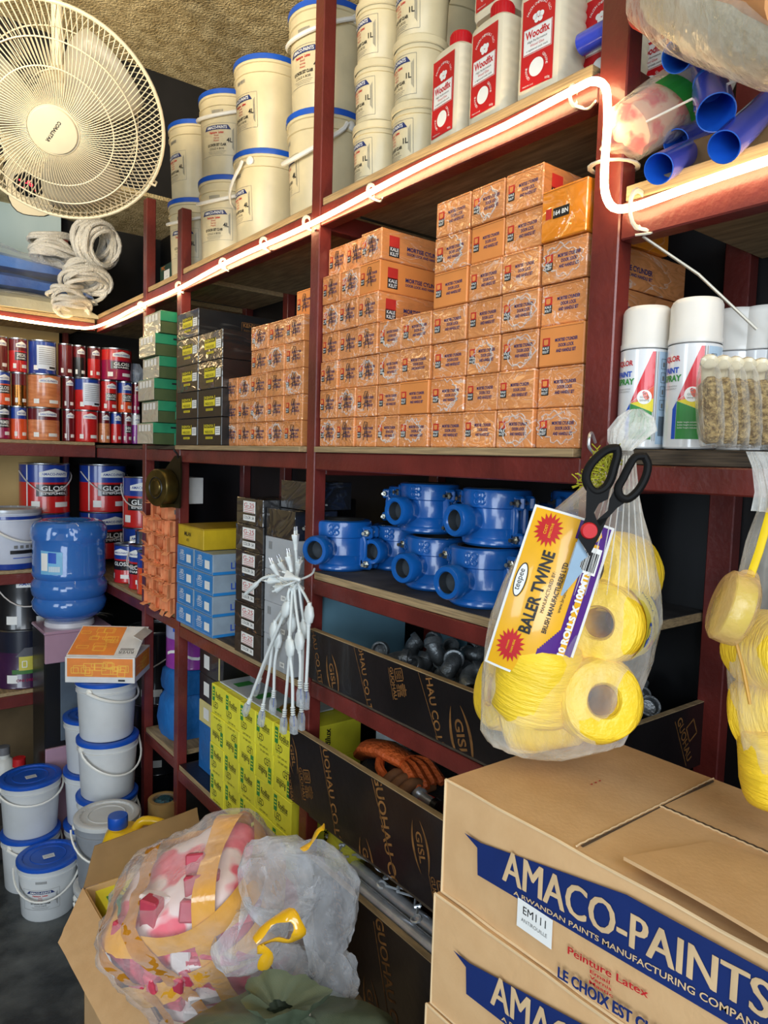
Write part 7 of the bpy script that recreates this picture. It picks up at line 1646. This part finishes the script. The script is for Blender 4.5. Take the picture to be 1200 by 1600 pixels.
AMT = mat('amber_packing_tape', (232, 164, 40), .2, var=.06, coat=.9, bump=.3, bscale=20); AMT2 = mat('deep_amber_tape', (196, 126, 18), .2, var=.08, coat=.9, bump=.3, bscale=20)
def band(c0, n0, wd, m, f=1.035):
    """a strip of tape round the bundle: the cut of a plane, offset c0 along n0"""
    mb = MB(); n0 = Vector(n0).normalized(); u_ = n0.orthogonal().normalized(); v_ = n0.cross(u_); K = 72; vs = []; fs = []
    for k in range(K):
        a = 2*PI*k/K
        for s_ in (-.5, .5):
            d = (u_*math.cos(a)+v_*math.sin(a)); d = d*.13+n0*(c0+s_*wd*(1+.12*math.sin(a*3))); d.normalize(); vs.append(se(d, f+.004*math.sin(a*9)))
    for k in range(K): fs.append((2*k, 2*k+1, 2*((k+1) % K)+1, 2*((k+1) % K)))
    mb.add(vs, fs, m, True); o = mb.build('tape_strip', bdl)
band(-.100, (1, .0, .0), .020, AMT2, 1.095); band(-.035, (1, .05, 0), .026, AMT2, 1.10); band(.02, (0, 1, .1), .045, AMT, 1.085); band(.10, (.2, 1, 0), .045, AMT, 1.08); band(.05, (1, -.25, .1), .035, AMT, 1.075)
FLB = mat('bundle_clear_film', (244, 240, 240), .12, var=0, scale=12, alpha=.035, bump=.9, bscale=14)
mb = MB(); ball(mb, 1.11, FLB, 64, 44, lambda d: 1+.022*vnoise(d[0]*22, d[1]*22, d[2]*22, 1)); mb.build('clear_film', bdl)
# its loose crumpled end with yellow tape knots
GPL = mat('grey_clear_plastic', (226, 228, 232), .14, var=0, scale=16, alpha=.20, bump=1, bscale=18)
cb = atd(470, 1400, 1.26); cpb = thing('plastic_bag', 'crumpled greyish clear plastic bag spilling right of the pink bundle', 'plastic bag', cb)
def crumple(mb, path, m, n=36, seed=0, amp=.16):
    P = [atd(x, y, d)-cb for x, y, r, d in path]; Rr = [r*d/F_PX for x, y, r, d in path]; PP = smooth_pts(P, 4); RR = [Rr[min(i//4, len(Rr)-1)]*(1-(i % 4)/4)+Rr[min(i//4+1, len(Rr)-1)]*(i % 4)/4 for i in range(len(PP))]
    vs = []; fs = []
    for i, p in enumerate(PP):
        tdir_ = (PP[min(i+1, len(PP)-1)]-PP[max(i-1, 0)]).normalized(); s_ = tdir_.cross(fwd); s_ = s_.normalized() if s_.length > .1 else right; t2 = s_.cross(tdir_)
        for k in range(n):
            a = 2*PI*k/n; f = 1+amp*vnoise(math.cos(a)*3.3, math.sin(a)*3.3, i*.55, seed)+amp*.7*math.sin(a*7+i*.8+seed)*.5+amp*.5*abs(math.sin(a*3.5+i*.45+seed*2))
            vs.append(p+(s_*math.cos(a)+t2*math.sin(a)*.75)*RR[i]*f)
    for i in range(len(PP)-1):
        for k in range(n): fs.append((i*n+k, (i+1)*n+k, (i+1)*n+(k+1) % n, i*n+(k+1) % n))
    mb.add(vs, fs, m, True)
mb = MB(); crumple(mb, [(385, 1400, 30, 1.26), (405, 1392, 64, 1.26), (440, 1378, 66, 1.26), (478, 1372, 54, 1.25), (508, 1378, 46, 1.25), (518, 1408, 40, 1.25), (512, 1450, 38, 1.24), (512, 1490, 28, 1.23), (522, 1520, 34, 1.22), (532, 1552, 30, 1.22), (540, 1570, 12, 1.22)], GPL, seed=1); mb.build('upper_fold', cpb)
mb = MB(); crumple(mb, [(425, 1478, 14, 1.25), (452, 1500, 26, 1.25), (480, 1512, 24, 1.25), (505, 1520, 12, 1.25)], GPL, seed=4); mb.build('lower_fold', cpb)
mb = MB(); crumple(mb, [(350, 1450, 30, 1.235), (372, 1465, 58, 1.235), (398, 1462, 48, 1.235), (425, 1448, 30, 1.235), (445, 1430, 10, 1.235)], GPL, seed=7, amp=.10); mb.build('side_fold', cpb)
def ribbon(px, w, m, d, nm): MB().tube(smooth_pts([atd(x, y, d+.01*math.sin(i*1.7))-cb for i, (x, y) in enumerate(px)], 4), [w*(1+.25*math.sin(i*1.1)) for i in range((len(px)-1)*4+1)], m, 8, flat=.3).build(nm, cpb)
AMY = mat('yellow_packing_tape', (238, 180, 28), .2, var=.05, coat=.9)
ribbon([(398, 1470), (425, 1440), (455, 1430), (468, 1455), (455, 1470), (430, 1468), (405, 1480), (418, 1490), (410, 1515)], .0095, AMY, 1.15, 'tape_tail'); ribbon([(472, 1328), (485, 1318), (496, 1300), (506, 1292)], .006, AMY, 1.19, 'tape_tail')
# ------------------------------------------------------------------ green woven sack in the foreground
SACK = mat('olive_woven_sack', (104, 116, 94), .5, var=.18, scale=7, rgb2=(70, 82, 62), coat=.25)
N = SACK.node_tree.nodes; L = SACK.node_tree.links; ck = N.new('ShaderNodeTexChecker'); ck.inputs['Scale'].default_value = 420; tcn = N.new('ShaderNodeTexCoord'); L.new(tcn.outputs['Object'], ck.inputs['Vector']); bpn = N.new('ShaderNodeBump'); bpn.inputs['Strength'].default_value = .5; bpn.inputs['Distance'].default_value = .002; L.new(ck.outputs['Fac'], bpn.inputs['Height']); L.new(bpn.outputs[0], N['Principled BSDF'].inputs['Normal'])
sc0 = atd(452, 1620, 1.13); sk = thing('woven_sack', 'olive green woven sack with a gathered neck in the bottom foreground', 'sack', (sc0.x, sc0.y, FZ))
zt = atd(452, 1612, 1.10).z-FZ; mb = MB()
vs = []; fs = []; n = 64; hs = [0, .02, zt*.3, zt*.6, zt*.85, zt*.94, zt*.985, zt]; rs = [.10, .14, .165, .175, .175, .16, .125, .045]
for i, (h, r) in enumerate(zip(hs, rs)):
    for k in range(n): a = 2*PI*k/n; f = 1+.03*math.sin(a*5+i)+.025*(i/7)*math.sin(a*13); vs.append((r*1.12*f*math.cos(a), r*.72*f*math.sin(a), h+.006*math.sin(a*4+1)*(i > 4)))
for i in range(len(hs)-1):
    for k in range(n): fs.append((i*n+k, i*n+(k+1) % n, (i+1)*n+(k+1) % n, (i+1)*n+k))
fs.append(tuple((len(hs)-1)*n+k for k in range(n))); mb.add(vs, fs, SACK, True); o = mb.build('sack_body', sk); o.rotation_euler.z = math.atan2(right.y, right.x)
nk = MB(); K = 48; vs = []; fs = []; pr_ = [(0, .056, -.01), (.012, .036, .006), (.022, .026, .018), (.040, .034, .028), (.062, .050, .030), (.082, .058, .022), (.075, .040, .010), (.058, .016, .004)]
for i, (dz, r, _) in enumerate(pr_):
    for k in range(K): a = 2*PI*k/K; f = 1+.13*math.sin(a*3+i*.3)*(.3+i*.12)+.09*math.sin(a*7+1)+.05*math.sin(a*13); vs.append((r*f*math.cos(a)*1.1-.015*i/7, r*f*math.sin(a)*.8-.02*i/7, zt+dz*.8-.012))
for i in range(len(pr_)-1):
    for k in range(K): fs.append((i*K+k, i*K+(k+1) % K, (i+1)*K+(k+1) % K, (i+1)*K+k))
nk.add(vs, fs, SACK, True); o = nk.build('gathered_neck', sk); o.rotation_euler.z = math.atan2(right.y, right.x)
MB().tube([( .034*math.cos(2*PI*k/20), .026*math.sin(2*PI*k/20), zt+.0) for k in range(20)], .0016, TIE, 5, closed=True).build('tie_string', sk)
mb = MB().box(-.012, .012, -.25, .25, -.006, .006, mat('grey_weathered_wood', (120, 110, 92), .8, var=.2, stretch=(6, .5, 6)), .001)
st_ = mb.build('wooden_stick'); pa = atd(545, 1552, 1.30); pb2 = atd(640, 1690, 1.02); st_.location = (pa+pb2)/2; st_.rotation_mode = 'XYZ'; st_.rotation_euler = (pb2-pa).to_track_quat('Y', 'Z').to_euler(); st_.scale = (1, (pb2-pa).length/.5, 1)
tag(st_, 'grey wooden stick leaning before the lowest black drawer front', 'stick')
